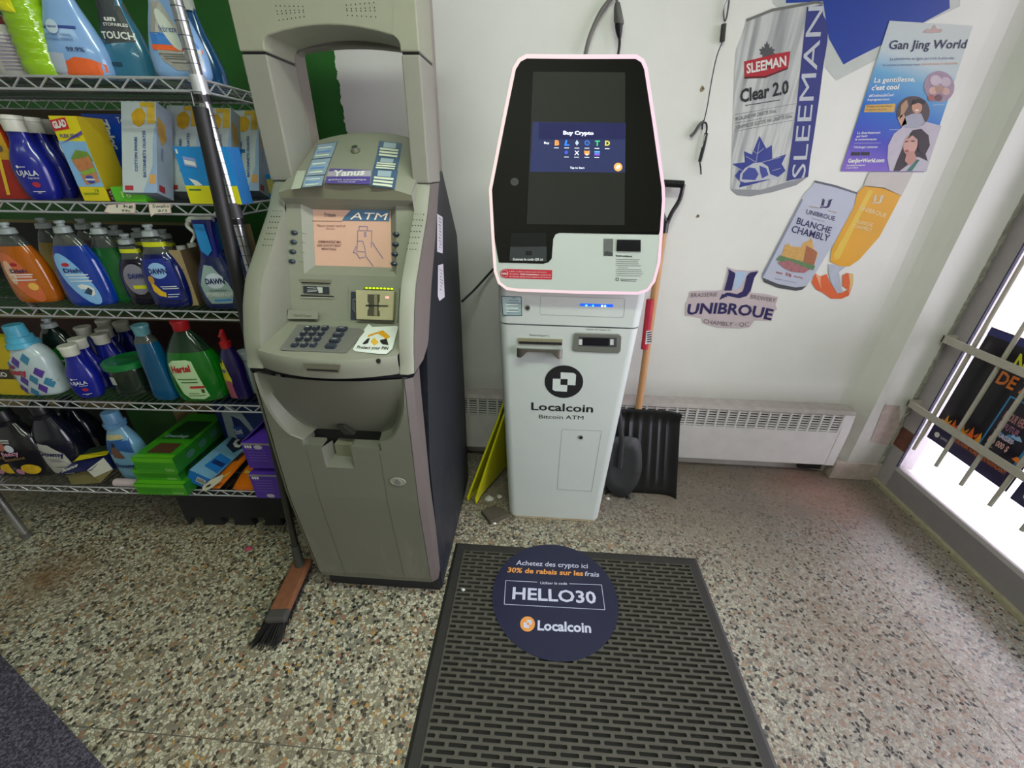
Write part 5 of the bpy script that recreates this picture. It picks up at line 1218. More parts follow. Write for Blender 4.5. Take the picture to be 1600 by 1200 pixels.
swab(1.205, .165, 'cotton swab box seen behind the chrome post')
PBX = mat('#1c84c8', .35)
def pads(x, y, d, lab, w_, dd=.05, nm='cleaning_pad_box'):
    loc, h = pr_('B', x, y, d)
    r, F, TP, SD = carton(nm, lab, 'box', loc, w_, dd, h, (PBX, mat('#2c6ca8', .4), PBX), group='cleaning pad boxes on the second shelf')
    art(r, F, rc(0, 0, 1, .33), mat('#d0cc18', .4), .001, 'printed_band'); atext(r, F, '1', .06, .88, .12, .88, (0, .08), LBW, .02); art(r, F, [(.2, .68), (.6, .64), (.62, .80), (.22, .84)], mat('#8c9cd0', .4), .0014, 'printed_title'); art(r, F, [(.24, .71), (.58, .67), (.58, .74), (.24, .78)], LBW, .0018, 'printed_title')
    art(r, F, [(.2, .46), (.45, .42), (.6, .34), (.36, .32)], LBW, .0014, 'printed_pad'); tlines_ = art(r, F, rc(.1, .24, .5, .27), mat('#3c6c3c', .4), .0014, 'printed_line')
    return r, F
wp = (SPL(.0)(318, 229)-SPL(.0)(270, 229)).length
pads(294, 229, -.008, 'blue and yellow cleaning-pad box at the front edge left of the post', wp)
pads(335, 229, -.004, 'blue and yellow cleaning-pad box half hidden by the black broom handle', wp*.8)
for i in range(4): 
    x = 367+i*9
    loc, h = pr_('B', x, 233, .20+i*.012)
    r, F, TP, SD = carton('cleaning_pad_box', ('first', 'second', 'third', 'fourth')[i]+' slim blue box from the post in the row of four between post and machine', 'box', loc, .021, .10, h, (mat('#2478b4', .4), mat('#2c6ca8', .4), PBX), group='slim boxes between the post and the cash machine')
    art(r, F, rc(.2, .35, .85, .85), mat('#c4c028', .4), .001, 'printed_band'); art(r, F, rc(.3, .1, .8, .2), mat('#b08868', .4), .001, 'printed_band')
pads(417, 236, .30, 'blue and yellow cleaning-pad box in the back corner touching the cash machine', .085)
loc, h = pr_('B', 405, 272, .22)
r, F, TP, SD = carton('cleaning_pad_box', 'small blue box lying low beside the cash machine on the second shelf', 'box', loc, .10, .06, h, (PBX, mat('#2c6ca8', .4), PBX)); art(r, F, rc(.3, .3, .5, .6), mat('#d0cc18', .4)); art(r, F, rc(.6, .2, .9, .8), mat('#c8b860', .4))
# dark cartons behind the goods, widened or added to darken the shelf backs
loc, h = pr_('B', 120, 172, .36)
carton('dark_fill_carton', 'dark yellowish carton at the back of the second shelf', 'carton', loc, .62, .06, h, (mat('#3c3620', .6, var=.4, scale=12), TAN, TAN))
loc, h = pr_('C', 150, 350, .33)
carton('dark_fill_carton', 'dark grey carton added as dark fill at the back of the third shelf', 'carton', loc, 1.0, .08, h, (mat('#1c1e20', .6, var=.4, scale=12), TAN, TAN))
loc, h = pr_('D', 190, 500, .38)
carton('dark_fill_carton', 'dark red-brown carton widened as dark fill at the back of the fourth shelf', 'carton', loc, 1.15, .06, h, (mat('#30120e', .6, var=.3, scale=10), TAN, TAN))
# --- fourth shelf (D)
loc, h = pr_('D', -28, 530, .03)
r, F, TP, SD = carton('yellow_pouch', 'yellow pack at the left end of the fourth shelf', 'pack', loc, .115, .05, h, (mat('#c0a80c', .4), mat('#a8940c', .4), YL)); art(r, F, rc(.1, .3, .75, .48), mat('#3c3420', .5)); atext(r, F, 'PRO', .15, .35, .6, .35, (0, .08), LBW, .03); art(r, F, rc(.75, .1, .95, .18), mat('#6c5c20', .5))
r, h = new_item('softener_bottle', 'white softener bottle with purple and teal diamonds and light blue cap', 'bottle', 'D', 19, 507, .07)
b = bottle(r, h, .15, .09, [(0, .86), (.03, .95), (.2, 1.0), (.5, .96), (.64, .80), (.72, .58), (.74, .52)], mat('#b4c4c4', .25, coat=.4), n=2.6)
b.p[-1] = (b.p[-1][0], b.p[-1][1], b.p[-1][2])
put(r, G().loft([ringse(z*h, a*.028, a*.028, 2, 24) for z, a in ((.70, 1.55), (.76, 1.45), (.77, 1.25), (.84, 1.2), (.845, 1.0), (.99, .92), (1.0, .85))]), 'cap', mat('#4fa8c4', .35))
for x, z, c_ in ((-.55, .48, 0), (-.1, .52, 1), (.35, .56, 0), (.1, .40, 2), (.62, .36, 1), (.30, .26, 0), (.78, .20, 0), (.45, .12, 1), (-.15, .24, 1), (-.4, .34, 2), (.0, .06, 0), (-.7, .28, 0), (-.45, .10, 1)):
    if c_ < 2: wrap(r, b, [(x-.2, z), (x-.02, z+.085), (x+.2, z+.01), (x+.02, z-.085)], mat(('#3a7a98', '#54388c')[c_], .35), .0008, 'printed_diamond', 2)
wtext(r, b, 'Fleecy', -.85, .18, .335, .09, mat('#a82838', .35), .05, .0018); wrap(r, b, el(-.35, .45, .14, .03), mat('#7c2c60', .4), .0018, 'printed_petal', 1)
r, h = new_item('dark_soap_bottle', 'dark bottle with green oval label and clear cap on the fourth shelf', 'bottle', 'D', 71, 497, .15)
b = bottle(r, h, .15, .08, DP, mat('#12201a', .12, coat=.6)); cap_push(r, .865*h, .022, .135*h); wrap(r, b, el(.35, .35, .5, .26), mat('#0c7c1c', .35), .0008); wtext(r, b, 'Palmolive', .0, .8, .38, .06, LBW, .02, .002)
# jar with green lid
r, h = new_item('scrubber_jar', 'clear jar of dark green scrubbers with a green lid on the fourth shelf', 'jar', 'D', 197, 558, .10)
b = bottle(r, h, .132, .132, [(0, .94), (.04, 1), (.7, 1.0), (.8, .98)], mat('#1c2c1e', .15, 0, .5, 60, trans=.2, coat=.6), n=2); put(r, G().loft([ringse(z*h, .069*a, .069*a, 2, 30) for z, a in ((.78, .98), (.80, 1.04), (.93, 1.04), (.96, .98), (.965, .85), (.95, .80))]), 'lid', mat('#107034', .3, coat=.4)); wrap(r, b, rc(-.35, .38, -.05, .62), mat('#a8b0a8', .4), .002, 'label', 2)
r, h = new_item('teal_bottle', 'tall plain teal bottle with pale cap on the fourth shelf', 'bottle', 'D', 217, 507, .045)
b = bottle(r, h, .082, .06, [(0, .88), (.03, .96), (.12, 1), (.3, .92), (.55, .88), (.7, .82), (.8, .72), (.85, .55), (.88, .52)], '#0a5c88', .78, n=3); cap_flip(r, .87*h, .022, .13*h, mat('#5c9098', .35))
r, h = new_item('multi_purpose_cleaner', 'large green cleaner bottle with red cap and pale label on the fourth shelf', 'bottle', 'D', 279, 500, .055, rz=.12)
b = bottle(r, h, .17, .09, [(0, .84), (.03, .94), (.2, 1.0), (.45, .95), (.62, .80), (.76, .55), (.86, .32), (.89, .26)], '#0a7c16', .64, n=2.5, neckmat=mat('#20442c', .1, trans=.5, coat=.6)); cap_flip(r, .885*h, .024, .115*h, mat('#b01c24', .35))
wrap(r, b, [(-.72, .50), (-.5, .55), (.0, .56), (.2, .54), (.35, .25), (.45, .08), (.2, .04), (-.3, .05), (-.5, .12)], mat('#b4d0a0', .35), .0008); wtext(r, b, 'Hertel', -.62, .10, .40, .085, mat('#a81c20', .4), .04, .0018, .02)
wrap(r, b, [(-.66, .40), (-.2, .41), (.25, .40), (.28, .33), (-.2, .34), (-.62, .30)], mat('#98c078', .35), .0012, 'printed_swirl', 2) if False else None
tlines(r, b, [(-.5, .2, .31), (-.4, .2, .27)], mat('#2c5c2c', .4), .0018, .012); wrap(r, b, rc(-.15, .195, .38, .225), mat('#b02c28', .4), .0016, 'printed_band', 2); tlines(r, b, [(-.3, .1, .12), (-.3, .3, .09)], mat('#5c7c54', .4), .0018, .008); wrap(r, b, rc(.22, .13, .33, .18), mat('#3c4c2c', .4), .0018, 'printed_square', 2)
r, h = new_item('toilet_cleaner_bottle', 'purple cleaner bottle with red spout beside the green cleaner', 'bottle', 'D', 345, 515, .06)
b = bottle(r, h, .075, .05, [(0, .9), (.03, 1), (.4, 1.0), (.6, .84), (.72, .55), (.76, .5)], mat('#1c1050', .2, coat=.5)); put(r, G().loft([ringse(z*h, a*.016, a*.016, 2, 18, dx=dx_) for z, a, dx_ in ((.75, 1.05, 0), (.83, 1.1, 0), (.84, .7, 0), (.90, .6, 0), (.91, .75, -.003), (1.0, .3, .002))]), 'cap', mat('#b01c24', .35))
wrap(r, b, [(-.9, .12), (-.2, .10), (.0, .32), (-.4, .62), (-.85, .6)], mat('#c0b830', .35), .0008); wrap(r, b, [(-.8, .02), (.0, .02), (-.1, .28), (-.75, .3)], mat('#9c5060', .35), .0014, 'printed_flowers', 2); wtext(r, b, 'Azur', -.85, -.25, .42, .06, mat('#2c4ca0', .4), .03, .002)
r, h = new_item('floral_softener_bottle', 'white floral bottle mostly hidden by the cash machine on the fourth shelf', 'bottle', 'D', 379, 548, .10)
b = bottle(r, h, .10, .06, UP, mat('#98a8b4', .3)); cap_flip(r, .815*h, .02, .185*h, mat('#b4c0c4', .4)); wrap(r, b, el(-.2, .4, .5, .12), mat('#2c4c94', .4), .001, 'label', 3); wrap(r, b, el(-.2, .18, .5, .1), mat('#b888a0', .4), .001, 'printed_flowers', 3)
# --- lowest shelf (E)
def softener(x, y, d, lab, w_=.19, capm=None, body='#101014', group='dark softener bottles on the lowest shelf', dd=.1):
    r, h = new_item('softener_bottle', lab, 'bottle', 'E', x, y, d, group)
    b = bottle(r, h, w_, dd, [(0, .80), (.04, .93), (.22, 1.0), (.45, .98), (.62, .82), (.74, .58), (.80, .46), (.82, .42)], mat(body, .2, coat=.5), n=2.5)
    put(r, G().loft([ringse(z*h, a*.03, a*.03, 2, 24) for z, a in ((.80, 1.1), (.85, 1.15), (.855, .95), (.99, .88), (1.0, .8))]), 'cap', capm or mat('#15151a', .35)); return r, b, h
for x, lb in ((-34, 'black softener bottle with pink flower, cut off by the left edge of the photo'), (-1, 'black softener bottle with orange, white and yellow flowers on the lowest shelf')):
    r, b, h = softener(x, 640 if x < -9 else 640, .08, lb)
    wrap(r, b, el(-.25, .52, .2, .06), mat('#b06050', .4, var=.3, scale=60), .0008, 'printed_flower', 2); wrap(r, b, el(.08, .50, .18, .055), mat('#c4ccd0', .4, var=.15, scale=60), .0012, 'printed_flower', 2)
    wtext(r, b, 'fleecy', -.35, .38, .38, .07, mat('#c88ca0', .4), .03, .002, .03); wtext(r, b, 'Sensations', -.4, .5, .30, .05, mat('#a07c48', .4), .0, .002, .05)
    wrap(r, b, el(.4, .17, .34, .085), mat('#c4a01c', .4, var=.3, scale=60), .0008, 'printed_flower', 2); wrap(r, b, el(-.05, .13, .16, .05), mat('#b07890', .4, var=.3, scale=60), .0012, 'printed_flower', 2); tlines(r, b, [(-.15, .2, .62), (-.15, .2, .60), (-.15, .2, .58)], LBW)
for x, y, d, lb in ((56, 628, .10, 'dark navy softener bottle with white arched label next to the black one'), (98, 622, .21, 'dark navy softener bottle with white label, half hidden behind the torn box')):
    r, b, h = softener(x, y, d, lb, .16, body='#0e1020')
    wrap(r, b, [(-.45, .05), (-.6, .3), (-.4, .5), (.1, .48), (.6, .35), (.7, .15), (.5, .04)], mat('#b0b0a4', .35), .0008); wtext(r, b, 'Downy', -.55, .6, .33, .075, mat('#1c2450', .4), .03, .002, -.02); wrap(r, b, [(-.85, .35), (-.6, .5), (-.45, .5), (-.6, .3)], mat('#8c7098', .4), .001, 'printed_flowers', 2)
    tlines(r, b, [(-.2, .35, .27), (-.15, .4, .24), (-.1, .4, .15)], mat('#5c5c60', .4))
r, b, h = softener(170, 643, .07, 'light blue softener bottle with blue cap between the torn box and green boxes', .125, mat('#5c86ac', .35), '#6c9cb8', None, .08)
wrap(r, b, [(-.7, .42), (-.8, .62), (.7, .66), (.8, .45), (.2, .5)], mat('#24528c', .35, var=.2, scale=30), .0008, 'printed_sky'); wrap(r, b, [(-.5, .64), (.55, .66), (.4, .72), (-.4, .71)], mat('#b0a878', .4, var=.4, scale=70), .0012, 'printed_flowers', 3)
wrap(r, b, [(-.4, .40), (-.35, .52), (-.15, .56), (.05, .52), (.3, .40), (.1, .38)], mat('#6c4a38', .4), .0016, 'printed_figure', 2); wrap(r, b, el(-.15, .575, .1, .03), mat('#2c2018', .4), .0018, 'printed_figure', 1); wtext(r, b, 'Downy', -.6, .75, .24, .07, mat('#1c2c5c', .4), .03, .002)
# torn blue and yellow box lying open
ep = SPL(.06)
def wq(lv, *pts): return [SPL(p[2] if len(p) > 2 else .05)(p[0], p[1]) for p in pts]
tb = thing('torn_softener_sheet_box', 'crushed navy and yellow box lying open with torn flaps on the lowest shelf', 'box', SPL(.03)(140, 750), SRZ)
e2 = K(0, 620, 7.06)
def panel(par, name, pts, m, th=.002):
    w_ = [SPL(d)(*e2(x, y)) for x, y, d in pts]; n = (w_[1]-w_[0]).cross(w_[2]-w_[0]).normalized()*th
    return G().prism(w_, n).build(name, m, par)
NV = mat('#1c2258', .35, var=.1)
panel(tb, 'printed_panel', [(640, 850, .0), (820, 710, .06), (1215, 590, .10), (1140, 680, .04), (1000, 810, .0)], NV)
panel(tb, 'yellow_band', [(820, 705, .055), (880, 645, .075), (1210, 590, .095), (1180, 640, .06), (800, 715, .052)], mat('#c8bc10', .4), .0012)
panel(tb, 'top_flap', [(880, 645, .08), (960, 570, .12), (1200, 530, .14), (1210, 590, .10)], mat('#283c2c', .5))
panel(tb, 'inner_flap', [(960, 810, .0), (1140, 672, .04), (1245, 800, .02), (1040, 888, -.005)], mat('#a8a898', .6))
panel(tb, 'end_flap', [(1140, 672, .042), (1215, 590, .10), (1330, 770, .08), (1245, 800, .02)], NV)
panel(tb, 'bottom_flap', [(740, 870, .02), (960, 812, .02), (1040, 888, -.004), (1240, 810, .02), (1100, 950, -.004), (790, 970, .0)], mat('#6c6438', .7))
for nm, a_, b_, t_, m_ in (('bounce', (680, 838), (850, 770), (700, 790), LBW),):
    ptext(tb, nm, Plane(sum((SPL(d)(*e2(x, y)) for x, y, d in ((640, 850, .0), (820, 710, .06), (1000, 810, .0))), Vector())/3, (SPL(.06)(*e2(820, 710))-SPL(.0)(*e2(640, 850))).cross(SPL(.0)(*e2(1000, 810))-SPL(.0)(*e2(640, 850)))), e2(*a_), e2(*b_), e2(*t_), m_, .03, .003)
# small pink-white roll
c = SPL(.01)(196, 751); c.z = LV['E']+.016
rl = thing('lint_roll', 'small white and pink roll lying left of the green boxes', 'roll', c, SRZ)
G().tube([(-.04, 0, 0), (.05, 0, 0)], .0155, 18).build('wrapper', mat('#b8a8a8', .4, var=.2, scale=60), rl, world=False, smooth=True); G().tube([(-.043, 0, 0), (-.04, 0, 0)], .012, 14).build('core', mat('#8c6c60', .6), rl, world=False)
# stack of green boxes
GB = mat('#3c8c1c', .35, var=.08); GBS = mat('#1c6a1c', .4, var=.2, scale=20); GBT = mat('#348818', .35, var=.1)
zb = LV['E']
for i, (x0, x1, y, hh, df) in enumerate(((209, 285, 756, .052, -.035), (210, 277, 740, .050, -.015), (205, 268, 716, .066, -.03))):
    a_ = SPL(df)(x0, y); b_ = SPL(df)(x1, y); c = (a_+b_)/2; c.z = zb+.0005
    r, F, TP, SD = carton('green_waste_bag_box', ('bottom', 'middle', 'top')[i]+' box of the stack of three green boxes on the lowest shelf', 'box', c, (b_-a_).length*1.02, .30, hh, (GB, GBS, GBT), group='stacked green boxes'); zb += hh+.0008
    art(r, F, rc(.0, .72, 1, 1), mat('#58a81c', .35), .001, 'printed_band'); atext(r, F, 'OOO', .72, .12, .93, .12, (0, .2), mat('#9cc87c', .4), .02)
    for v in (.3, .5): art(r, F, rc(.05, v, .7, v+.04), mat('#2c7c1c', .4), .0012, 'printed_line')
    art(r, TP, rc(.02, .005, .98, .07), mat('#58a81c', .35), .0008, 'printed_band')
    if i == 2:
        art(r, TP, [(.22, .10), (.82, .10), (.80, .30), (.26, .30)], mat('#4c3018', .6), .0012, 'printed_panel'); art(r, TP, [(.15, .4), (.9, .4), (.9, .8), (.2, .8)], mat('#143c18', .3), .001, 'printed_panel'); atext(r, TP, 'Greenbags', .15, .42, .75, .42, (0, .07), mat('#8cb4a4', .4), .02)
    for k_ in range(3): art(r, SD, el(.25+k_*.22, .5, .07, .22), mat('#3c6c5c', .4), .001, 'printed_leaf')
# blue box leaning on its edge
c = SPL(.0)(308, 755); c.z = LV['E']+.002
r, F, TP, SD = carton('trash_liner_box', 'blue box lying on its edge pointing back, right of the green stack', 'box', c, .085, .27, .062, (mat('#1c68b0', .35), mat('#2c5c88', .4), mat('#6c9cb8', .35, var=.1)), roll=.5, dz=.018, rz=-.06)
art(r, F, [(.35, .3), (.75, .25), (.8, .7), (.4, .75)], mat('#b8b8b0', .4), .001, 'barcode_label')
for i in range(7): art(r, F, rc(.42+i*.045, .36, .44+i*.045, .66), INK, .0016, 'barcode_bar')
art(r, TP, [(.25, .62), (.75, .55), (.92, .72), (.85, .95), (.3, .98), (.15, .8)], mat('#182438', .4), .001, 'printed_panel'); atext(r, TP, 'C', .35, .68, .75, .68, (0, .22), LBW, .06); art(r, TP, [(.3, .15), (.95, .12), (.98, .42), (.35, .45)], mat('#1c6cb4', .35), .001, 'printed_panel'); art(r, TP, rc(.4, .24, .9, .32), mat('#142c64', .4), .0016, 'printed_band')
# orange bags of sponges, flattened boxes
def bag(name, lab, front, back, w_, t_, m, loc_d=0.):
    a_, b_ = Vector(front), Vector(back); u = (b_-a_); L_ = u.length; u.normalize(); sd = u.cross(Vector((0, 0, 1))).normalized(); up = sd.cross(u)
    r = thing(name, lab, 'bag', a_)
    rings_ = []
    for i in range(9):
        t = i/8; ww = w_/2*(.82+.18*math.sin(math.pi*min(1, t*1.3+.1))); tt = t_/2*(.35+.65*math.sin(math.pi*min(.95, t+.08)))
        c_ = a_+u*L_*t
        rings_.append([c_+sd*ww*math.copysign(abs(math.cos(q_))**.7, math.cos(q_))+up*(tt*math.sin(q_)+tt) for q_ in (2*math.pi*k_/16 for k_ in range(16))])
    G().loft(rings_).build('bag_body', m, r, smooth=True)
    return r, (lambda s_, t, o=.0012: a_+u*L_*t+sd*w_/2*s_+up*(t_/2*(.35+.65*math.sin(math.pi*min(.95, t+.08)))*2+o))
ORG = mat('#d06c0c', .35, var=.1, scale=30)
f1 = SPL(.0)(326, 748); f1.z = LV['E']+.006; 
r, S_ = bag('orange_pouch', 'orange and yellow pouch lying on the lowest shelf, left one of two', f1, f1+SN*.28+SE*.03+Vector((0, 0, .03)), .075, .028, ORG)
G().face([S_(-.1, .1), S_(.8, .15), S_(.8, .9), S_(0, .9)]).build('printed_panel', mat('#c8c058', .4), r); G().face([S_(.1, .4, .002), S_(.6, .45, .002), S_(.6, .6, .002), S_(.1, .6, .002)]).build('printed_panel', mat('#3c2c20', .4), r)
f2 = SPL(-.005)(376, 752); f2.z = LV['E']+.006
r, S_ = bag('orange_pouch', 'orange and yellow pouch lying on the lowest shelf, right one under the purple boxes', f2, f2+SN*.25+Vector((0, 0, .02)), .095, .03, ORG)
G().face([S_(-.6, .25), S_(.8, .25), S_(.8, .95), S_(-.6, .95)]).build('printed_panel', mat('#c8c058', .4), r)
hk = thing('plastic_hanger_tab', 'cream plastic handle with a slot poking out over the lowest shelf edge', 'handle', SPL(-.01)(335, 755))
e3 = K(180, 620, 5.715)
hp = [SPL(-.012)(*e3(x, y)) for x, y in ((775, 838), (780, 800), (850, 745), (950, 698), (966, 712), (940, 755), (860, 815), (800, 842))]
G().prism(hp, (0, .003, 0)).build('tab', mat('#c4c4a8', .5), hk); G().face([p for p in (SPL(-.0125)(*e3(x, y)) for x, y in ((805, 812), (822, 790), (850, 778), (858, 786), (835, 806)))]).build('slot', INK, hk)
# purple boxes
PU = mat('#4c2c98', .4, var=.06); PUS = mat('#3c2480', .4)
zb = LV['E']-.035
for i, (tl, tr, bl, df) in enumerate((((388, 741), (431, 739), (408, 778), -.05), ((376, 692), (413, 690), (392, 731), -.04))):
    a_ = SPL(df)(*tl); c_ = SPL(df)(*bl); w_ = .125; hh = a_.z-c_.z
    c = a_+SE*(w_/2); c.z = c_.z if i == 0 else c_.z
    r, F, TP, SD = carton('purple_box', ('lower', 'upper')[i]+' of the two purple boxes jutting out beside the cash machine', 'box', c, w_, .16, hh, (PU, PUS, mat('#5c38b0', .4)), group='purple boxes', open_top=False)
    for k_ in range(5): art(r, F, rc(.1, .3+k_*.11, .62, .335+k_*.11), mat('#6c54b0', .4), .001, 'fine_print')
    for k_ in range(3): art(r, F, el(.1+k_*.07, .86, .03, .06), LBW, .0012, 'printed_icon')
    art(r, F, el(.45, .12 if i == 0 else .85, .12, .08), mat('#b8b4c4', .4), .0014, 'printed_oval'); art(r, F, rc(0, .93, 1, 1), mat('#8c8888', .5), .0012, 'worn_edge')
    if i == 1:
        g = G(); p = [Vector(TP(0, 0, 0)), Vector(TP(0, 1, 0)), Vector(TP(.5, 1, .05)), Vector(TP(.15, .1, .012))]; g.prism(p, (.0, .0, .0015)); g.build('open_flap', mat('#6038c0', .4), r, world=False)
# blue bag and dark packs at the back of the lowest shelf
loc, h = pr_('E', 372, 628, .22)
r, F, TP, SD = carton('dryer_sheet_bag', 'dark blue pack with a grey arched motif behind the blue box', 'pack', loc, .22, .10, h, (mat('#14245c', .35, var=.2), mat('#14245c', .35), mat('#14245c', .35)))
art(r, F, [(.05, .05), (.12, .8), (.3, .95), (.5, .8), (.62, .5), (.55, .45), (.42, .68), (.28, .75), (.22, .05)], mat('#8c98a4', .4)); art(r, F, rc(.24, .35, .4, .55), mat('#2c4494', .4), .0012); atext(r, F, 'Scott', .25, .4, .39, .42, (0, .1), LBW, .02); art(r, F, el(.78, .45, .06, .1), mat('#b0a820', .4)); atext(r, F, '4', .76, .38, .8, .38, (0, .12), INK, .02, .002)
loc, h = pr_('E', 232, 640, .25)
carton('green_waste_bag_box', 'dark green box at the back of the lowest shelf behind the blue softener', 'carton', loc, .2, .15, h, (mat('#1c4a1c', .5, var=.3), TAN, mat('#2c5c20', .5)))
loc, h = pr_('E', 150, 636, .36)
carton('dark_fill_carton', 'black carton added as dark fill at the back of the lowest shelf', 'carton', loc, 1.15, .06, h, (mat('#0e0e12', .6), TAN, TAN))  # added to keep the back of this shelf dark
# ------------------------------------------------------------------ rubber mat
MX0, MX1, MY1, MY0 = -.295, .692, 1.196, -.45
RUB = mat('#2c2b28', .6, var=.15, scale=60, bump=.2); RUBT = mat('#47453b', .65, var=.22, scale=25, bump=.2); RUBD = mat('#1b1b18', .8)
mt = thing('rubber_mat', 'large dark rubber drainage mat with rows of slots on the floor before the kiosk', 'mat', ((MX0+MX1)/2, .4, 0))
g = G(); B_ = .042
o = [(MX0, MY0), (MX1, MY0), (MX1, MY1), (MX0, MY1)]; i1_ = [(MX0+.012, MY0+.012), (MX1-.012, MY0+.012), (MX1-.012, MY1-.012), (MX0+.012, MY1-.012)]; i2_ = [(MX0+B_, MY0+B_), (MX1-B_, MY0+B_), (MX1-B_, MY1-B_), (MX0+B_, MY1-B_)]
lo = [Vector((x, y, .0005)) for x, y in o]; m1 = [Vector((x, y, .008)) for x, y in i1_]; m2 = [Vector((x, y, .010)) for x, y in i2_]; m3 = [Vector((x, y, .002)) for x, y in i2_]
for a_, b_ in ((lo, m1), (m1, m2), (m2, m3)):
    for k_ in range(4): j = (k_+1) % 4; g.add([a_[k_], a_[j], b_[j], b_[k_]], [(0, 1, 2, 3)])
g.build('bevelled_border', RUB, mt)
G().box(MX0+.02, MX1-.02, MY0+.02, MY1-.02, .0005, .0025).build('backing', RUBD, mt)
g = G(); x0, x1, y0, y1 = MX0+B_, MX1-B_, MY0+B_, MY1-B_; px_, py_ = .0605, .0168; ny = int((y1-y0)/py_); py_ = (y1-y0)/ny; zt = .0115
for r_ in range(ny):
    ya, yb = y0+r_*py_, y0+(r_+1)*py_; sy0, sy1 = ya+py_*.22, yb-py_*.22
    xs_ = []; x = x0-(px_/2 if r_ % 2 else 0)
    while x < x1:
        a_, b_ = max(x, x0), min(x+px_, x1); sa, sb = x+.0045, x+px_-.0045; sa, sb = max(sa, x0+.002), min(sb, x1-.002); x += px_
        if sb-sa < .01: g.add([(a_, ya, zt), (b_, ya, zt), (b_, yb, zt), (a_, yb, zt)], [(0, 1, 2, 3)]); continue
        c_ = .0022
        S1 = [(sa+c_, sy0), (sb-c_, sy0), (sb, (sy0+sy1)/2), (sb-c_, sy1), (sa+c_, sy1), (sa, (sy0+sy1)/2)]
        T1 = [(a_, ya), (b_, ya), (b_, yb), (a_, yb)]
        vs = [(p[0], p[1], zt) for p in T1]+[(p[0], p[1], zt) for p in S1]+[(p[0], p[1], .003) for p in S1]
        g.add(vs, [(0, 1, 5, 4), (1, 6, 5), (1, 2, 6), (2, 7, 6), (2, 3, 8, 7), (3, 9, 8), (3, 0, 9), (0, 4, 9)]+[(4+k_, 4+(k_+1) % 6, 10+(k_+1) % 6, 10+k_) for k_ in range(6)])
me_o = bpy.data.meshes.new('slot_grid'); R0 = MW[mt.name].inverted()
me_o.from_pydata([tuple(R0 @ v) for v in g.v], [], g.f); me_o.materials.append(RUBT); so = bpy.data.objects.new('slot_grid', me_o); COL.objects.link(so); so.parent = mt; so['kind'] = 'stuff'
# round floor sticker
stc = thing('floor_sticker', 'round navy discount-code sticker lying on the rubber mat', 'floor sticker', (.112, .980, .0118))
G().loft([[(.112+.229*math.cos(t), .980+.229*math.sin(t), z) for t in (2*math.pi*i/72 for i in range(72))] for z in (.0118, .0128)]).build('disc', mat('#1d1f3a', .42, var=.06, scale=20), stc, bevel=0)
SF = ZP(.0129); s5 = K(680, 830, 3.243); LWH = mat('#c9cbe0', .5); OR_ = mat('#e0984c', .5)
def st_(s, a, b, t, m=LWH, bold=.02): return ptext(stc, s, SF, s5(*a), s5(*b), s5(*t), m, bold, .0006)
st_('Achetez des crypto ici', (410, 170), (773, 188), (414, 146), bold=.01); st_('30% de rabais sur les', (365, 207), (750, 226), (370, 182), OR_, .03); st_('frais', (757, 226), (830, 231), (759, 202), bold=.01)
st_('Utiliser le code', (532, 268), (668, 272), (534, 254), bold=.01); st_('HELLO30', (390, 342), (818, 366), (394, 281), bold=.022)
plines(stc, SF, [(s5(357, 250), s5(518, 258)), (s5(680, 266), s5(843, 272)), (s5(843, 272), s5(860, 398)), (s5(860, 398), s5(350, 370)), (s5(350, 370), s5(357, 250))], .8, LWH, .0006, 'printed_frame')
lg = flat(stc, 'logo_disc', SF, ellip(*s5(468, 470), 11.6, 11.9), OR_, .0006)
flat(lg, 'logo_square', SF, [s5(466, 448), s5(487, 450), s5(491, 456), s5(490, 474), s5(476, 474), s5(476, 462), s5(464, 462)], LWH, .001)
flat(lg, 'logo_square', SF, [s5(448, 462), s5(464, 462), s5(464, 476), s5(476, 476), s5(475, 492), s5(452, 489), s5(447, 484)], LWH, .001)
st_('Localcoin', (518, 500), (791, 513), (520, 450), bold=.03)
def carpet_mat():
    m, nt, b = nodemat('speckled_carpet'); geo = N(nt, 'ShaderNodeNewGeometry'); n_ = N(nt, 'ShaderNodeTexNoise', i_Scale=170., i_Detail=4., i_Roughness=.75); nt.links.new(geo.outputs['Position'], n_.inputs['Vector'])
    r_ = ramp(nt, [(.38, lin('#211f27')), (.5, lin('#3c3944')), (.6, lin('#6a6674'))]); nt.links.new(n_.outputs['Fac'], r_.inputs[0]); nt.links.new(r_.outputs[0], b.inputs['Base Color']); b.inputs['Roughness'].default_value = .95
    bp = N(nt, 'ShaderNodeBump', i_Strength=1., i_Distance=.004); nt.links.new(n_.outputs['Fac'], bp.inputs['Height']); nt.links.new(bp.outputs[0], b.inputs['Normal']); return m
# dark entrance carpet in the lower left corner
a_ = Vector((-1.662, .649, 0)); b_ = Vector((-1.068, .409, 0)); d_ = (b_-a_).normalized(); n_ = Vector((d_.y, -d_.x, 0)); A = a_-d_*1.2; B = b_+d_*.9
cp = G().prism([A, B, B+n_*1.4, A+n_*1.4], (0, 0, .009))
tag(cp.build('entrance_carpet', carpet_mat(), loc=tuple((A+B)/2), bevel=.003), 'dark grey ribbed entrance carpet cutting across the lower left corner', 'carpet')

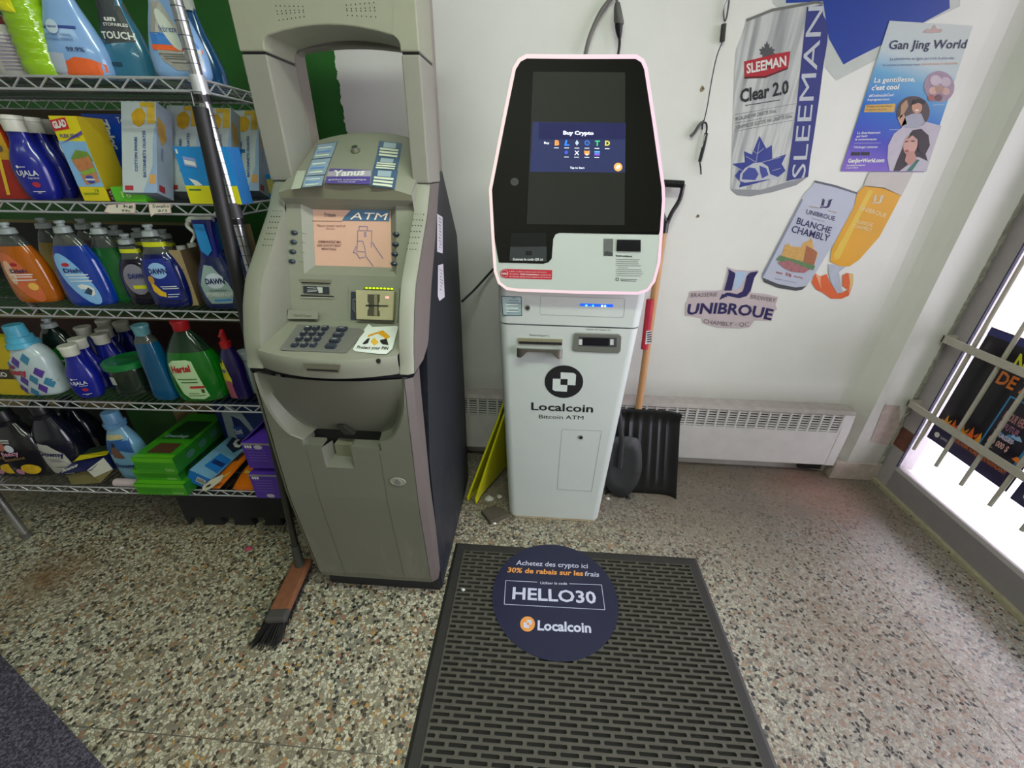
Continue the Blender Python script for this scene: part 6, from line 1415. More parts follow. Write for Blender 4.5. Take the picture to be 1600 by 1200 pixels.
# ------------------------------------------------------------------ broom
hd = thing('push_broom', 'broom with orange wooden block and dark bristles leaning between shelf and cash machine', 'broom', (-.875, .95, 0))
p0 = ZP(.075)(473, 872); p1 = ZP(.075)(428, 968)
u = (p1-p0).normalized(); sd = Vector((-u.y, u.x, 0)); L_ = (p1-p0).length
bw = .044
G().obox((p0+p1)/2+Vector((0, 0, -.012)), u*(L_/2), sd*bw*.75, (0, 0, .013)).build('wooden_block', mat('#74482c', .7, var=.25, scale=50, bump=.3), hd, bevel=.008)
G().obox(p1-u*.02+Vector((0, 0, -.0115)), u*.021, sd*bw*.78, (0, 0, .0135)).build('worn_end', mat('#3c3a36', .8), hd, bevel=.008)
g = G()
for i in range(2600):
    t = random.uniform(-.02, 1.04); s_ = random.uniform(-1, 1); b0 = p0+u*L_*t+sd*bw*.7*s_+Vector((0, 0, -.02)); e0 = b0-sd*(s_*-.014+random.uniform(-.002, .014)+.022)+u*((t-.4)*.06+random.uniform(-.01, .01)); e0.z = random.uniform(.001, .008)
    w_ = Vector((random.uniform(-1, 1), random.uniform(-1, 1), 0)).normalized()*.0012
    g.add([b0-w_, b0+w_, e0+w_, e0-w_], [(0, 1, 2, 3)])
g.build('bristles', mat('#1c1b1a', .8), hd, kind='stuff')
tp_ = YP(1.095)(313, 168); base = p0+u*.03+Vector((0, 0, .0))
sk = base+(tp_-base).normalized()*.10
G().tube([base+Vector((0, 0, -.01)), sk], .017, 14, r2=.015).build('socket', mat('#3a3c36', .6), hd, smooth=True)
G().tube([sk-(tp_-base).normalized()*.02, base.lerp(tp_, .62)], .0115, 14).build('handle', mat('#2c2b28', .4), hd, smooth=True)
G().tube([base.lerp(tp_, .60), tp_], .0165, 14).build('grip', mat('#141414', .5), hd, smooth=True)
p_ = [base.lerp(tp_, t) for t in (1.0, 1.03)]; c = base.lerp(tp_, 1.0); 
G().tube([c+Vector((-.014, 0, 0)), c+Vector((-.012, 0, .03)), c+Vector((.012, 0, .03)), c+Vector((.014, 0, 0))], .0018, 6).build('hanging_loop', mat('#6c6c68', .4, .6), hd)

# ------------------------------------------------------------------ things under the shelf
tl = thing('foam_floor_tile', 'black interlocking foam floor tile standing on edge under the shelf', 'foam tile', (-1.28, 1.18, 0))
f4 = K(180, 620, 5.715)
A_ = Vector((-1.47, 1.20, 0)); B_v = Vector((-1.03, 1.23, 0)); U_ = (B_v-A_)
g = G(); pts = []
def tooth(t0, t1): return [(t0, .048), (t0+.01, .032), (t0-.012, .004), (t1+.012, .004), (t1-.01, .032), (t1, .048)]
xy = [(0, .20), (0, .012), (.02, .004), (.05, .045)]+tooth(.16, .34)+tooth(.46, .64)+tooth(.76, .92)+[(1.0, .04), (1.0, .20)]
G().prism([A_+U_*t+Vector((0, 0, z)) for t, z in xy], (0, .025, 0)).build('tile', mat('#1a1b1b', .8, var=.2, scale=30, bump=.3), tl)
G().prism([Vector((-1.80, 1.50, 0))+Vector((a*.95, .0, b)) for a, b in ((0, 0), (1, 0), (1, .2), (0, .2))], (0, .08, 0)).build('storage_tray', mat('#121212', .7), loc=(-1.4, 1.5, 0), label='low black tray in the shadow under the lowest shelf', cat='tray')
# dust pan edge / black stand beside the cash machine foot
G().tube([(-1.04, 1.19, .001), (-.985, 1.24, .14)], .003, 6).build('black_strap', BLACK, loc=(-1.04, 1.19, 0), label='thin black strap leaning under the shelf beside the broom', cat='strap')

# ------------------------------------------------------------------ snow shovel and garden shovel
SHB = mat('#17181a', .32, var=.15, scale=30, bump=.05)
br = ZP(0)(1054, 773); zt_ = YP(1.70)(1057, 638).z
bot_y = br.y; W_ = .34; cxs = br.x-W_/2
sv = thing('snow_shovel', 'black snow shovel with wooden shaft leaning on the wall right of the kiosk', 'shovel', (cxs, bot_y, 0))
top_y = 1.705; hb = zt_
rows = []
for j in range(17):
    v = j/16; z = hb*v; r_ = []
    for i in range(35):
        t = -1+2*i/34; wd = W_/2*(1-.06*v)
        x = cxs+wd*t-.012*v; y = bot_y+(top_y-bot_y)*v
        dish_ = .030*(abs(t)**6)+.030*max(0, v-.88)/.12
        rib = sum(.008*math.exp(-((t-c_)/.05)**2) for c_ in (-.66, -.4, .40, .66, .15, -.15))*min(1, max(0, (v-.06)*12))*min(1, (1-v)*6)
        r_.append((x, y-dish_-rib, z+.001))
    rows.append(r_)
o_ = G().grid(rows).build('blade', SHB, sv, smooth=True); md = o_.modifiers.new('s', 'SOLIDIFY'); md.thickness = .004; md.offset = -1
h0 = YP(1.69)(998, 636); h1 = YP(1.785)(1036, 362); h2 = YP(1.79)(1045, 330)
hd_ = (h1-h0).normalized()
G().tube([h0-hd_*.01, h1], .0155, 16).build('shaft', mat('#b98a5c', .5, var=.15, scale=25), sv, smooth=True)
rl0 = h0+hd_*((h1-h0).length*.30); rl1 = h0+hd_*((h1-h0).length*.60)
G().tube([YP(1.72)(1007, 545), YP(1.735)(1016, 468)], .0162, 16).build('red_wrap_label', mat('#b01c34', .45, var=.3, scale=60), sv, smooth=True)
PL_ = YP(1.705); flat(sv, 'barcode_label', PL_, [(1010, 517), (1019, 516), (1017, 537), (1008, 538)], mat('#d4d0d0', .5), .0)
for i in range(5): flat(sv, 'barcode_bar', PL_, [(1011, 519+i*3.6), (1018, 518+i*3.6), (1018, 519.8+i*3.6), (1011, 520.8+i*3.6)], INK, .001)
G().tube([h1-hd_*.005, h1+hd_*.03, YP(1.79)(1040, 345)], .019, 14).build('grip_socket', SHB, sv, smooth=True)
ya = 1.79; A1 = YP(ya)(1042, 350); A2 = YP(ya)(1050, 332); A3 = YP(ya)(1062, 312); A4 = YP(ya)(1068, 288); A5 = YP(ya)(1030, 286); A6 = YP(ya)(1026, 305); A7 = YP(ya)(1034, 332)
g = G(); g.tube(smooth_open([A1, A2, A3, A4], 4), .0085, 8); g.tube(smooth_open([A1, A7, A6, A5], 4), .0085, 8); g.build('yoke', SHB, sv, smooth=True)
g = G(); g.tube([A5, A4], .0125, 12)
for i in range(12): p = A5.lerp(A4, (i+.5)/12); e_ = (A4-A5).normalized(); g.tube([p-e_*.0012, p+e_*.0012], .0142, 12)
g.build('ribbed_grip', SHB, sv, smooth=True)
# round-point shovel head in front
gs = thing('garden_shovel', 'dark grey round-point shovel tucked between the kiosk and the snow shovel', 'shovel', (.49, 1.50, 0))
GP = Plane((0, 1.53, .05), (0, 1, -.22))
pp_ = [(952, 684), (996, 685), (1003, 720), (1001, 742), (992, 762), (975, 777), (958, 772), (947, 757), (944, 735), (946, 700)]
ww = [GP(*p) for p in pp_]; ww = [Vector(v) for v in smooth_closed(ww, 3)]
cc = sum(ww, Vector())/len(ww); g = G(); n = len(ww); g.v = [cc+Vector((0, .012, 0))]+[cc.lerp(v, .6)+Vector((0, .008, 0)) for v in ww]+ww
g.f = [(0, 1+i, 1+(i+1) % n) for i in range(n)]+[(1+i, 1+n+i, 1+n+(i+1) % n, 1+(i+1) % n) for i in range(n)]
o_ = g.build('blade', mat('#2b2c2e', .5, var=.2, scale=20), gs, smooth=True); md = o_.modifiers.new('s', 'SOLIDIFY'); md.thickness = .003
s0, s1 = GP(972, 690), GP(964, 620)
G().tube([GP(968, 730)+Vector((0, -.002, 0)), s0, s1], .013, 10).build('socket', mat('#232425', .5), gs, smooth=True)
G().tube([s1, Vector((.405, 1.79, .95))], .012, 10).build('shaft', mat('#8c6c48', .6), gs, smooth=True)

# ------------------------------------------------------------------ yellow wet-floor sign folded against the kiosk
ws = thing('wet_floor_sign', 'yellow folded wet-floor sign leaning on the left side of the kiosk', 'floor sign', (-.22, 1.5, 0))
YS = mat('#c4c010', .4, var=.08, scale=20)
def board(name, pts, par, th=.010):
    g = G(); w_ = [Vector(p) for p in pts]; n = (w_[1]-w_[0]).cross(w_[-1]-w_[0]).normalized()*th; g.prism(w_, n); return g.build(name, YS, par, bevel=.003)
a0 = ZP(.003)(742, 787); b0 = Vector((-.115, 1.72, .003)); t0 = YP(1.50)(785, 650); t1 = Vector((-.105, 1.74, t0.z+.01))
fb = board('front_board', [a0, a0.lerp(b0, .12)+Vector((0, 0, .02)), a0.lerp(b0, .85)+Vector((0, 0, .02)), b0, t1, t0, a0+Vector((-.002, .0, .03))], ws)
a1 = ZP(.003)(729, 782); b1 = a1+(b0-a0); t2 = YP(1.52)(781, 655); 
board('back_board', [a1, a1.lerp(b1, .9), t1+Vector((-.02, .0, -.005)), t2+Vector((-.012, .01, 0)), a1+Vector((0, .0, .02))], ws)
G().tube([YP(1.47)(752, 760), YP(1.50)(776, 690)], .002, 5).build('edge_rib', mat('#7c780c', .5), ws)
# quarter-round brown wedge, scraps and crumbs on the floor
wd = G(); c0 = ZF(750, 800); c1 = ZF(795, 812); c2 = ZF(766, 821)
c0, c1, c2 = ZF(752, 803), ZF(796, 808), ZF(766, 821)
wd.prism([c2, c1, c1.lerp(c0, .25)+Vector((.0, .03, 0)), c1.lerp(c0, .6)+Vector((0, .035, 0)), c0], (0, 0, .022)); tag(wd.build('door_wedge', mat('#4c463a', .7, var=.2), loc=tuple(c2), bevel=.002), 'dark brown wedge lying at the left foot of the kiosk', 'wedge')
def scrap(name, cat, lab, px, py, r_, col, z=.0, group=None):
    c_ = ZP(z)(px, py); n = 7; pts = [(c_.x+r_*random.uniform(.6, 1.1)*math.cos(2*math.pi*i/n), c_.y+r_*random.uniform(.6, 1.1)*math.sin(2*math.pi*i/n), z+.0006) for i in range(n)]
    g = G(); g.v = [Vector((c_.x, c_.y, z+r_*.55))]+[Vector(p) for p in pts]+[Vector((c_.x+r_*.35, c_.y+r_*.2, z+r_*.4))]; g.f = [(0, 1+i, 1+(i+1) % n) for i in range(n)]
    g.v.pop(); return tag(g.build(name, mat(col, .7), loc=(c_.x, c_.y, z)), lab, cat, group)
scrap('paper_scrap', 'litter', 'crumpled white tissue between the yellow sign and the kiosk', 765, 779, .03, '#b8b4ac')
scrap('paper_scrap', 'litter', 'white tissue shred touching the left side of the kiosk base', 780, 776, .018, '#c4c0b8')
scrap('paper_scrap', 'litter', 'small white chip just above the rubber mat edge', 803, 845, .007, '#d0ccc4')
scrap('paper_scrap', 'litter', 'small white scrap on the brown wedge by the kiosk', 773, 818, .009, '#d8d4cc', .022)
scrap('paper_scrap', 'litter', 'white triangle of paper on the floor under the shelving', 190, 856, .012, '#b8b4ac')
scrap('paper_scrap', 'litter', 'white crumb right of the kiosk base beside the shovel', 950, 779, .012, '#c8c4c0')
scrap('rubble_piece', 'litter', 'black lump on the floor under the round-point shovel', 982, 778, .016, '#1c1c1c')
scrap('pink_wrapper', 'litter', 'small pink wrapper on the floor left of the broom', 388, 857, .017, '#a8405c')
scrap('foil_crumb', 'litter', 'shiny crumb near the upper left corner of the rubber mat', 723, 921, .009, '#b8c4bc', .0115)

# ------------------------------------------------------------------ cables on the wall
CG = mat('#6c6a64', .5); 
def cable(name, lab, pts, r_, m): 
    P_ = [YP(y)(px, py) for px, py, y in pts]; g = G(); g.tube(smooth_open(P_, 8), r_, 8); return tag(g.build(name, m, loc=tuple(P_[0]), smooth=True), lab, 'cable')
cable('grey_cable', 'thick grey cable curving up the wall above the kiosk', [(914, 88, 1.80), (922, 56, 1.81), (937, 22, 1.81), (951, 2, 1.81), (965, -14, 1.81), (973, -40, 1.81), (978, -110, 1.81), (978, -420, 1.81)], .007, CG)
pg = thing('power_connector', 'grey plug joined to a black cable hanging above the kiosk', 'plug', YP(1.80)(967, 40))
q = YP(1.80)
G().loft([[q(x, y)+Vector((r_*math.cos(t), r_*math.sin(t), 0)) for t in (2*math.pi*i/12 for i in range(12))] for x, y, r_ in ((965, 4, .008), (965, 12, .012), (967, 34, .017), (968, 38, .014))]).build('grey_socket', mat('#5c5b56', .5), pg, smooth=True)
G().loft([[q(x, y)+Vector((r_*math.cos(t), r_*math.sin(t), 0)) for t in (2*math.pi*i/12 for i in range(12))] for x, y, r_ in ((967, 37, .014), (967, 50, .011), (968, 60, .006))]).build('black_plug', BLACK, pg, smooth=True)
G().tube(smooth_open([q(968, 58), q(968, 70), q(966, 86)], 4), .0045, 8).build('cord', BLACK, pg, smooth=True)
G().tube(smooth_open([q(965, 6), q(962, -10), q(960, -30), q(961, -110), q(965, -420)], 4), .0045, 8).build('cord', CG, pg, smooth=True)
cable('black_cable', 'black cable running from the cash machine down behind the kiosk', [(722, 471, 1.66), (742, 452, 1.76), (762, 430, 1.80), (792, 398, 1.80)], .005, BLACK)

# ------------------------------------------------------------------ lanyard with keys hanging on the wall
ly = thing('hanging_lanyard', 'thin black and white lanyard with carabiner hanging left of the beer can decal', 'lanyard', YP(1.81)(1130, 40))
q = YP(WY-.012); l1 = K(880, 0, 3.75)
G().tube(smooth_open([q(*l1(*p)) for p in ((975, -20), (950, 30), (940, 70), (945, 120), (955, 110), (965, 60), (972, 10), (975, -25))], 4), .0025, 8).build('carabiner', mat('#77787a', .3, .9), ly, smooth=True)
G().tube([q(*l1(942, 140)), q(*l1(938, 180)), q(*l1(932, 245))], .008, 6).build('strap_end', BLACK, ly)
G().tube(smooth_open([q(*l1(*p)) for p in ((935, 240), (900, 330), (868, 480), (845, 620), (825, 710))], 4), .0018, 6).build('cord', mat('#3c3c40', .5), ly)
G().tube(smooth_open([q(*l1(*p)) for p in ((825, 712), (800, 730), (770, 775), (745, 800))], 4), .0055, 8).build('trigger_hook', mat('#303234', .35, .6), ly, smooth=True)
G().tube(smooth_open([q(*l1(*p)) for p in ((815, 760), (818, 725), (835, 720), (842, 745), (838, 780))], 4), .003, 8).build('ring', mat('#303234', .35, .6), ly, smooth=True)
G().tube([q(*l1(838, 780)), q(*l1(822, 860)), q(*l1(800, 948))], .0065, 6).build('key_strap', BLACK, ly)
ptext(ly, 'NOTION', YP(WY-.020), l1(816, 862), l1(836, 790), l1(808, 858), WHITE, .02, .0)
G().tube([q(*l1(800, 948)), q(*l1(806, 985)), q(*l1(808, 1022))], .0025, 6).build('split_pin', mat('#2c2c2c', .4, .5), ly)
# holes in the plaster
for x, y, r_, lb in ((1097, 139, .008, 'chipped screw hole in the wall beside the lanyard cord'), (1090, 338, .007, 'plaster chip in the wall below the lanyard')):
    c_ = YP(WY)(x, y); t = thing('wall_hole', lb, 'hole', c_)
    G().face([c_+Vector((r_*random.uniform(.7, 1.3)*math.cos(a), -.0006, r_*random.uniform(.7, 1.6)*math.sin(a))) for a in (2*math.pi*i/9 for i in range(9))]).build('chip', mat('#8c8468', .8, var=.3, scale=200), t); G().tube([c_+Vector((.002, -.001, .002)), c_+Vector((.002, -.002, .002))], .003, 8).build('plug', mat('#5c3c28', .7), t)

# ------------------------------------------------------------------ decals on the back wall
WP = YP(WY-.0012); d7 = K(1100, 0, 3.748)
def silver(name='brushed_can'):
    m, nt, b = nodemat(name); tc = N(nt, 'ShaderNodeTexCoord'); mp = N(nt, 'ShaderNodeMapping'); mp.inputs['Scale'].default_value = (14, 1, 1.2); mp.inputs['Rotation'].default_value = (0, .12, 0)
    n_ = N(nt, 'ShaderNodeTexNoise', i_Scale=1.6, i_Detail=3.); nt.links.new(tc.outputs['Object'], mp.inputs[0]); nt.links.new(mp.outputs[0], n_.inputs['Vector'])
    r_ = ramp(nt, [(.3, lin('#7d7f80')), (.45, lin('#a8aaaa')), (.55, lin('#c4c5c3')), (.7, lin('#8e9090'))]); nt.links.new(n_.outputs['Fac'], r_.inputs[0]); nt.links.new(r_.outputs[0], b.inputs['Base Color']); b.inputs['Roughness'].default_value = .4; return m
can = thing('beer_can_decal', 'large silver beer can wall decal with blue side band and maple leaf', 'wall decal', WP(1210, 160))
flat(can, 'can_print', WP, [d7(*p) for p in ((247, 118), (246, 135), (222, 215), (190, 290), (180, 420), (175, 560), (165, 850), (157, 1110), (195, 1143), (270, 1150), (400, 1125), (540, 1085), (610, 1035), (622, 930), (640, 820), (672, 600), (700, 380), (722, 250), (728, 160), (716, 120), (700, 88), (697, 14), (650, 10), (400, 55))], silver(), .0)
flat(can, 'can_rim', WP, [d7(*p) for p in ((247, 112), (400, 50), (650, 5), (697, 12), (697, 24), (650, 22), (400, 68), (250, 128))], mat('#6c6c68', .4), .0006)
flat(can, 'can_base', WP, [d7(*p) for p in ((157, 1108), (330, 1112), (480, 1068), (612, 1034), (540, 1085), (400, 1125), (270, 1150), (195, 1143))], mat('#8a8c90', .4), .0006)
SB = mat('#2c3478', .4)
flat(can, 'blue_band', WP, [d7(*p) for p in ((603, 42), (690, 28), (698, 88), (716, 120), (728, 160), (722, 250), (700, 380), (672, 600), (640, 820), (622, 930), (610, 1035), (482, 1060), (500, 950), (545, 600))], SB, .0008)
ptext(can, 'SLEEMAN', WP, d7(590, 1040), d7(702, 34), d7(508, 1042), mat('#b8bcc4', .4), .0, .0014)
flat(can, 'red_banner', WP, [d7(*p) for p in ((235, 360), (300, 345), (420, 315), (506, 300), (492, 400), (360, 452), (238, 459))], mat('#a8202c', .4), .0008)
flat(can, 'red_banner_edge', WP, [d7(*p) for p in ((236, 450), (360, 444), (492, 394), (492, 404), (360, 456), (238, 461))], mat('#5c181c', .4), .0010)
ptext(can, 'SLEEMAN', WP, d7(250, 430), d7(482, 383), d7(248, 372), mat('#d8d4d0', .4), .03, .0014)
LF = [(0, 1), (-.12, .72), (-.26, .8), (-.24, .5), (-.5, .62), (-.48, .45), (-.8, .42), (-.6, .22), (-.75, .1), (-.4, .02), (-.5, -.12), (0, -.1), (.5, -.12), (.4, .02), (.75, .1), (.6, .22), (.8, .42), (.48, .45), (.5, .62), (.24, .5), (.26, .8), (.12, .72)]
flat(can, 'small_leaf', WP, [d7(370+x*60+y*-2, 325-y*88) for x, y in LF], mat('#4c4c50', .4), .0007)
ptext(can, 'Clear 2.0', WP, d7(212, 600), d7(495, 545), d7(212, 522), mat('#26282c', .4), .03, .0014)
pline(can, WP, d7(240, 618), d7(445, 585), 1.0, INK)
for a_, b_ in (((180, 672), (540, 606)), ((180, 722), (525, 660)), ((178, 770), (522, 704))): pline(can, WP, d7(*a_), d7(*b_), .4, INK)
ptext(can, '80 CALORIES PAR CANETTE 355mL', WP, d7(184, 708), d7(425, 658), d7(184, 686), mat('#4c4c50', .4), .0, .0014)
ptext(can, '2 GRAMMES DE GLUCIDES PAR CANETTE 355mL', WP, d7(184, 758), d7(518, 688), d7(184, 736), mat('#4c4c50', .4), .0, .0014)
flat(can, 'blue_leaf', WP, [d7(*p) for p in ((325, 795), (365, 870), (398, 850), (400, 930), (482, 903), (455, 960), (478, 1000), (430, 1040), (300, 1075), (205, 1098), (215, 1070), (180, 1030), (210, 990), (165, 960), (240, 950), (235, 885), (280, 905))], mat('#2f3c88', .4), .0008)
plines(can, WP, [(d7(325, 830), d7(305, 950)), (d7(312, 900), d7(270, 870)), (d7(312, 900), d7(352, 868)), (d7(305, 950), d7(245, 915)), (d7(340, 950), d7(450, 920)), (d7(225, 1000), d7(185, 975)), (d7(400, 1000), d7(450, 985))], .8, mat('#a8aab8', .4), .0012, 'leaf_veins')
flat(can, 'beaver_outline', WP, [d7(*p) for p in ((208, 1060), (212, 1020), (240, 985), (290, 955), (335, 950), (375, 975), (388, 1020), (440, 1040), (435, 1056), (380, 1050), (300, 1062), (240, 1070))], mat('#b4b6bc', .4), .0012)
flat(can, 'beaver_shade', WP, [d7(*p) for p in ((222, 1050), (228, 1015), (262, 980), (300, 985), (320, 1020), (300, 1055))], mat('#3c4890', .4), .0016); flat(can, 'beaver_shade', WP, [d7(*p) for p in ((325, 970), (365, 985), (378, 1025), (340, 1045), (330, 1010))], mat('#3c4890', .4), .0016)
# blue emblem with a white border, cut off by the top of the photo
bd = thing('blue_emblem_decal', 'bright blue pointed emblem decal with white border at the top of the wall', 'wall decal', WP(1330, 30))
flat(bd, 'white_border', WP, [(1205, -60), (1207, 5), (1215, 12), (1286, 5), (1289, 105), (1307, 126), (1380, 88), (1388, 60), (1440, 38), (1500, 10), (1503, -60)], mat('#b9beb9', .4), -.0006)
flat(bd, 'blue_field', WP, [(1228, -60), (1228, 5), (1286, 2), (1295, 60), (1318, 101), (1330, 94), (1382, 68), (1484, 13), (1482, -60)], mat('#1c3c94', .35), -.0002)
# event poster with portraits
gp = thing('streaming_poster', 'blue and violet streaming poster with three round portraits at the upper right of the wall', 'poster', WP(1410, 150))
g8 = K(1300, 20, 4.4435)
PT, PB_, = [g8(400, 55), g8(978, 90)], [g8(60, 1100), g8(640, 1105)]
PW_ = YP(WY-.003)
def gposter_mat():
    m, nt, b = nodemat('poster_gradient'); tc = N(nt, 'ShaderNodeTexCoord'); xyz = N(nt, 'ShaderNodeSeparateXYZ'); nt.links.new(tc.outputs['Object'], xyz.inputs[0])
    mr = N(nt, 'ShaderNodeMapRange'); mr.inputs[1].default_value = .215; mr.inputs[2].default_value = -.235
    sm = math_(nt, 'ADD', xyz.outputs[2], math_(nt, 'MULTIPLY', xyz.outputs[0], .25)); nt.links.new(sm, mr.inputs[0])
    r_ = ramp(nt, [(0, lin('#c4c8c6')), (.26, lin('#bcc8cc')), (.38, lin('#6ea6cc')), (.6, lin('#2c6cc4')), (.8, lin('#4c50b8')), (1, lin('#8468c4'))]); nt.links.new(mr.outputs[0], r_.inputs[0]); nt.links.new(r_.outputs[0], b.inputs['Base Color']); b.inputs['Roughness'].default_value = .25; return m
flat(gp, 'sheet', PW_, PT+[PB_[1], PB_[0]], gposter_mat(), .0)
DV = mat('#2a2450', .4)
def gt(s, a, b, t, m=WHITE, bold=.01): return ptext(gp, s, PW_, g8(*a), g8(*b), g8(*t), m, bold, .0012)
gt('Gan Jing World', (392, 252), (928, 246), (405, 188), DV, .012)
gt('La plateforme en ligne qui croit le plus vite.', (402, 330), (850, 322), (406, 308), mat('#5c6488', .4), .0); gt('Un contenu propre pour tous,', (350, 370), (610, 366), (354, 352), mat('#5c6488', .4), .0); gt('sans violence ni obscenite', (620, 364), (872, 356), (622, 345), mat('#d8a898', .4), .01)
gt('La gentillesse,', (290, 484), (575, 476), (300, 448), WHITE, .012); gt("c'est cool", (272, 538), (462, 530), (280, 502), WHITE, .03)
gt('#KindnessIsCool', (255, 585), (425, 578), (260, 565)); gt('Rejoignez-nous', (246, 612), (398, 606), (250, 595))
flat(gp, 'yellow_strip', PW_, [g8(232, 640), g8(442, 630), g8(432, 690), g8(222, 690)], mat('#c8a050', .4), .0008); gt('Partagez votre gentillesse', (240, 656), (412, 652), (242, 642), mat('#5c4c34', .4), .0); gt('et gagnez des prix', (236, 678), (380, 674), (238, 664), mat('#5c4c34', .4), .0)
gt('Le divertissement', (175, 842), (335, 838), (178, 824)); gt('qui batit', (168, 864), (245, 862), (172, 848)); gt('la communaute', (160, 886), (308, 884), (164, 870))
pline(gp, PW_, g8(155, 905), g8(340, 903), .3, WHITE, .001)
gt('Telechargez maintenant', (148, 940), (316, 938), (150, 924)); gt('GanJingWorld.com', (110, 1040), (362, 1036), (114, 1012), WHITE, .03); gt('Une plateforme inspirante', (100, 1065), (230, 1062), (102, 1052)); gt('et sans violence', (96, 1082), (180, 1080), (98, 1070))
for x in (165, 232): flat(gp, 'store_badge', PW_, [g8(x-30, 968), g8(x+30, 967), g8(x+28, 990), g8(x-33, 990)], INK, .001)
flat(gp, 'printed_emblem', PW_, [g8(630, 135), g8(660, 110), g8(690, 118), g8(712, 80), g8(730, 112), g8(765, 110), g8(760, 132), g8(700, 140)], mat('#b89c98', .4), .001)
for a_, b_ in (((700, 640), (780, 638)), ((398, 812), (475, 812))): pline(gp, PW_, g8(*a_), g8(*b_), .4, WHITE, .001)
def crowd(cx, cy, rx, ry, cols, n, a=0.):
    p = flat(gp, 'round_portrait', PW_, [g8(x, y) for x, y in ellip(cx, cy, rx, ry, 32, a)], mat(cols[0], .4, var=.3, scale=80), .0010)
    return p
p1 = crowd(745, 512, 105, 108, ['#9c8498'], 0, -.3)
for x, y, r_, c_ in ((700, 540, 28, '#c8a090'), (745, 530, 30, '#a88478'), (790, 545, 28, '#c4a094'), (690, 590, 24, '#9c5c58'), (740, 590, 26, '#6c4c50'), (720, 470, 40, '#c0b0bc'), (790, 480, 36, '#b8a8b4')): flat(p1, 'printed_face', PW_, [g8(*q_) for q_ in ellip(x, y, r_, r_*.95, 14)], mat(c_, .4), .0014+r_*.00001)
p2_ = crowd(563, 690, 116, 112, ['#4c3c3c'], 0, -.3)
for pts, c_ in (([(510, 720), (560, 700), (620, 700), (645, 760), (600, 800), (510, 800), (480, 790)], '#9c9cac'), (ellip(590, 655, 36, 46, 16), '#c08c74'), ([(555, 640), (570, 605), (610, 595), (650, 610), (640, 640), (600, 625), (570, 635)], '#1c1818'), ([(480, 640), (520, 600), (530, 650), (500, 700), (470, 740)], '#a88464'), ([(455, 730), (500, 700), (520, 770), (480, 790)], '#b89078')): flat(p2_, 'printed_portrait', PW_, [g8(*q_) for q_ in pts], mat(c_, .4), .0016 if c_ != '#1c1818' else .0022)
flat(p2_, 'printed_smile', PW_, [g8(575, 672), g8(604, 672), g8(598, 682), g8(580, 682)], WHITE, .0022)
th = [math.radians(a) for a in range(-24, 145, 8)]
bigp = flat(gp, 'round_portrait', PW_, [g8(400, 1099), g8(384, 1010), g8(390, 920), g8(430, 840), g8(500, 785), g8(580, 760), g8(660, 758), g8(760, 785), g8(700, 960), g8(655, 1102)], mat('#b8b0bc', .4), .0010, smooth=0)
for k_, (pts, c_) in enumerate((([(560, 815), (620, 805), (670, 850), (680, 920), (650, 980), (665, 1030), (600, 1000), (560, 1000), (520, 1060), (470, 1098), (425, 1098), (450, 1030), (480, 960), (510, 880)], '#2c2024'), ([(500, 1098), (560, 1020), (620, 1010), (652, 1060), (640, 1098)], '#b8b4c0'), (ellip(545, 915, 48, 75, 22, .25), '#c8988c'), ([(520, 960), (570, 960), (590, 1020), (540, 1060), (505, 1030)], '#b88478'), ([(520, 880), (550, 835), (600, 830), (640, 880), (650, 990), (600, 960), (595, 880), (560, 850)], '#2c2024'), ([(520, 1098), (590, 1020), (610, 1020), (555, 1098)], '#2c6c5c'), ([(508, 956), (532, 950), (530, 964), (512, 968)], '#a04048'), ([(510, 892), (528, 888), (528, 896), (510, 900)], '#2c2024'), ([(552, 886), (574, 886), (574, 894), (552, 895)], '#2c2024'))):
    flat(bigp, 'printed_portrait', PW_, [g8(*q_) for q_ in pts], mat(c_, .4), .0013+.0003*k_)
# white can and glass of beer decal
f8 = K(1040, 260, 3.636)
wc = thing('white_can_decal', 'white beer can wall decal with a castle picture', 'wall decal', WP(1260, 370))
WPa = YP(WY-.0022)
flat(wc, 'can_print', WPa, [f8(*p) for p in ((845, 85), (838, 105), (785, 160), (772, 185), (700, 330), (550, 610), (548, 632), (560, 655), (640, 688), (740, 704), (775, 700), (800, 680), (850, 610), (1000, 360), (1065, 235), (1075, 205), (1072, 180), (1088, 155), (1085, 148), (960, 112))], mat('#b4b8c8', .35, var=.06, scale=8), .0)
flat(wc, 'can_rim', WPa, [f8(*p) for p in ((842, 85), (850, 80), (965, 106), (1090, 148), (1086, 158), (960, 118), (848, 92))], mat('#5c5e68', .4), .0005)
flat(wc, 'can_base', WPa, [f8(*p) for p in ((550, 632), (640, 668), (740, 688), (800, 680), (775, 701), (740, 706), (640, 690), (560, 657))], mat('#55565c', .35, .3), .0005)
flat(wc, 'can_shade', WPa, [f8(*p) for p in ((772, 185), (782, 188), (562, 615), (552, 630), (548, 632), (550, 610))], mat('#7c8094', .4), .0005)
NVY = mat('#2a2458', .4)
def ct(s, a, b, t, m=NVY, bold=.02, par=wc, o=.001): return ptext(par, s, WPa, f8(*a), f8(*b), f8(*t), m, bold, o)
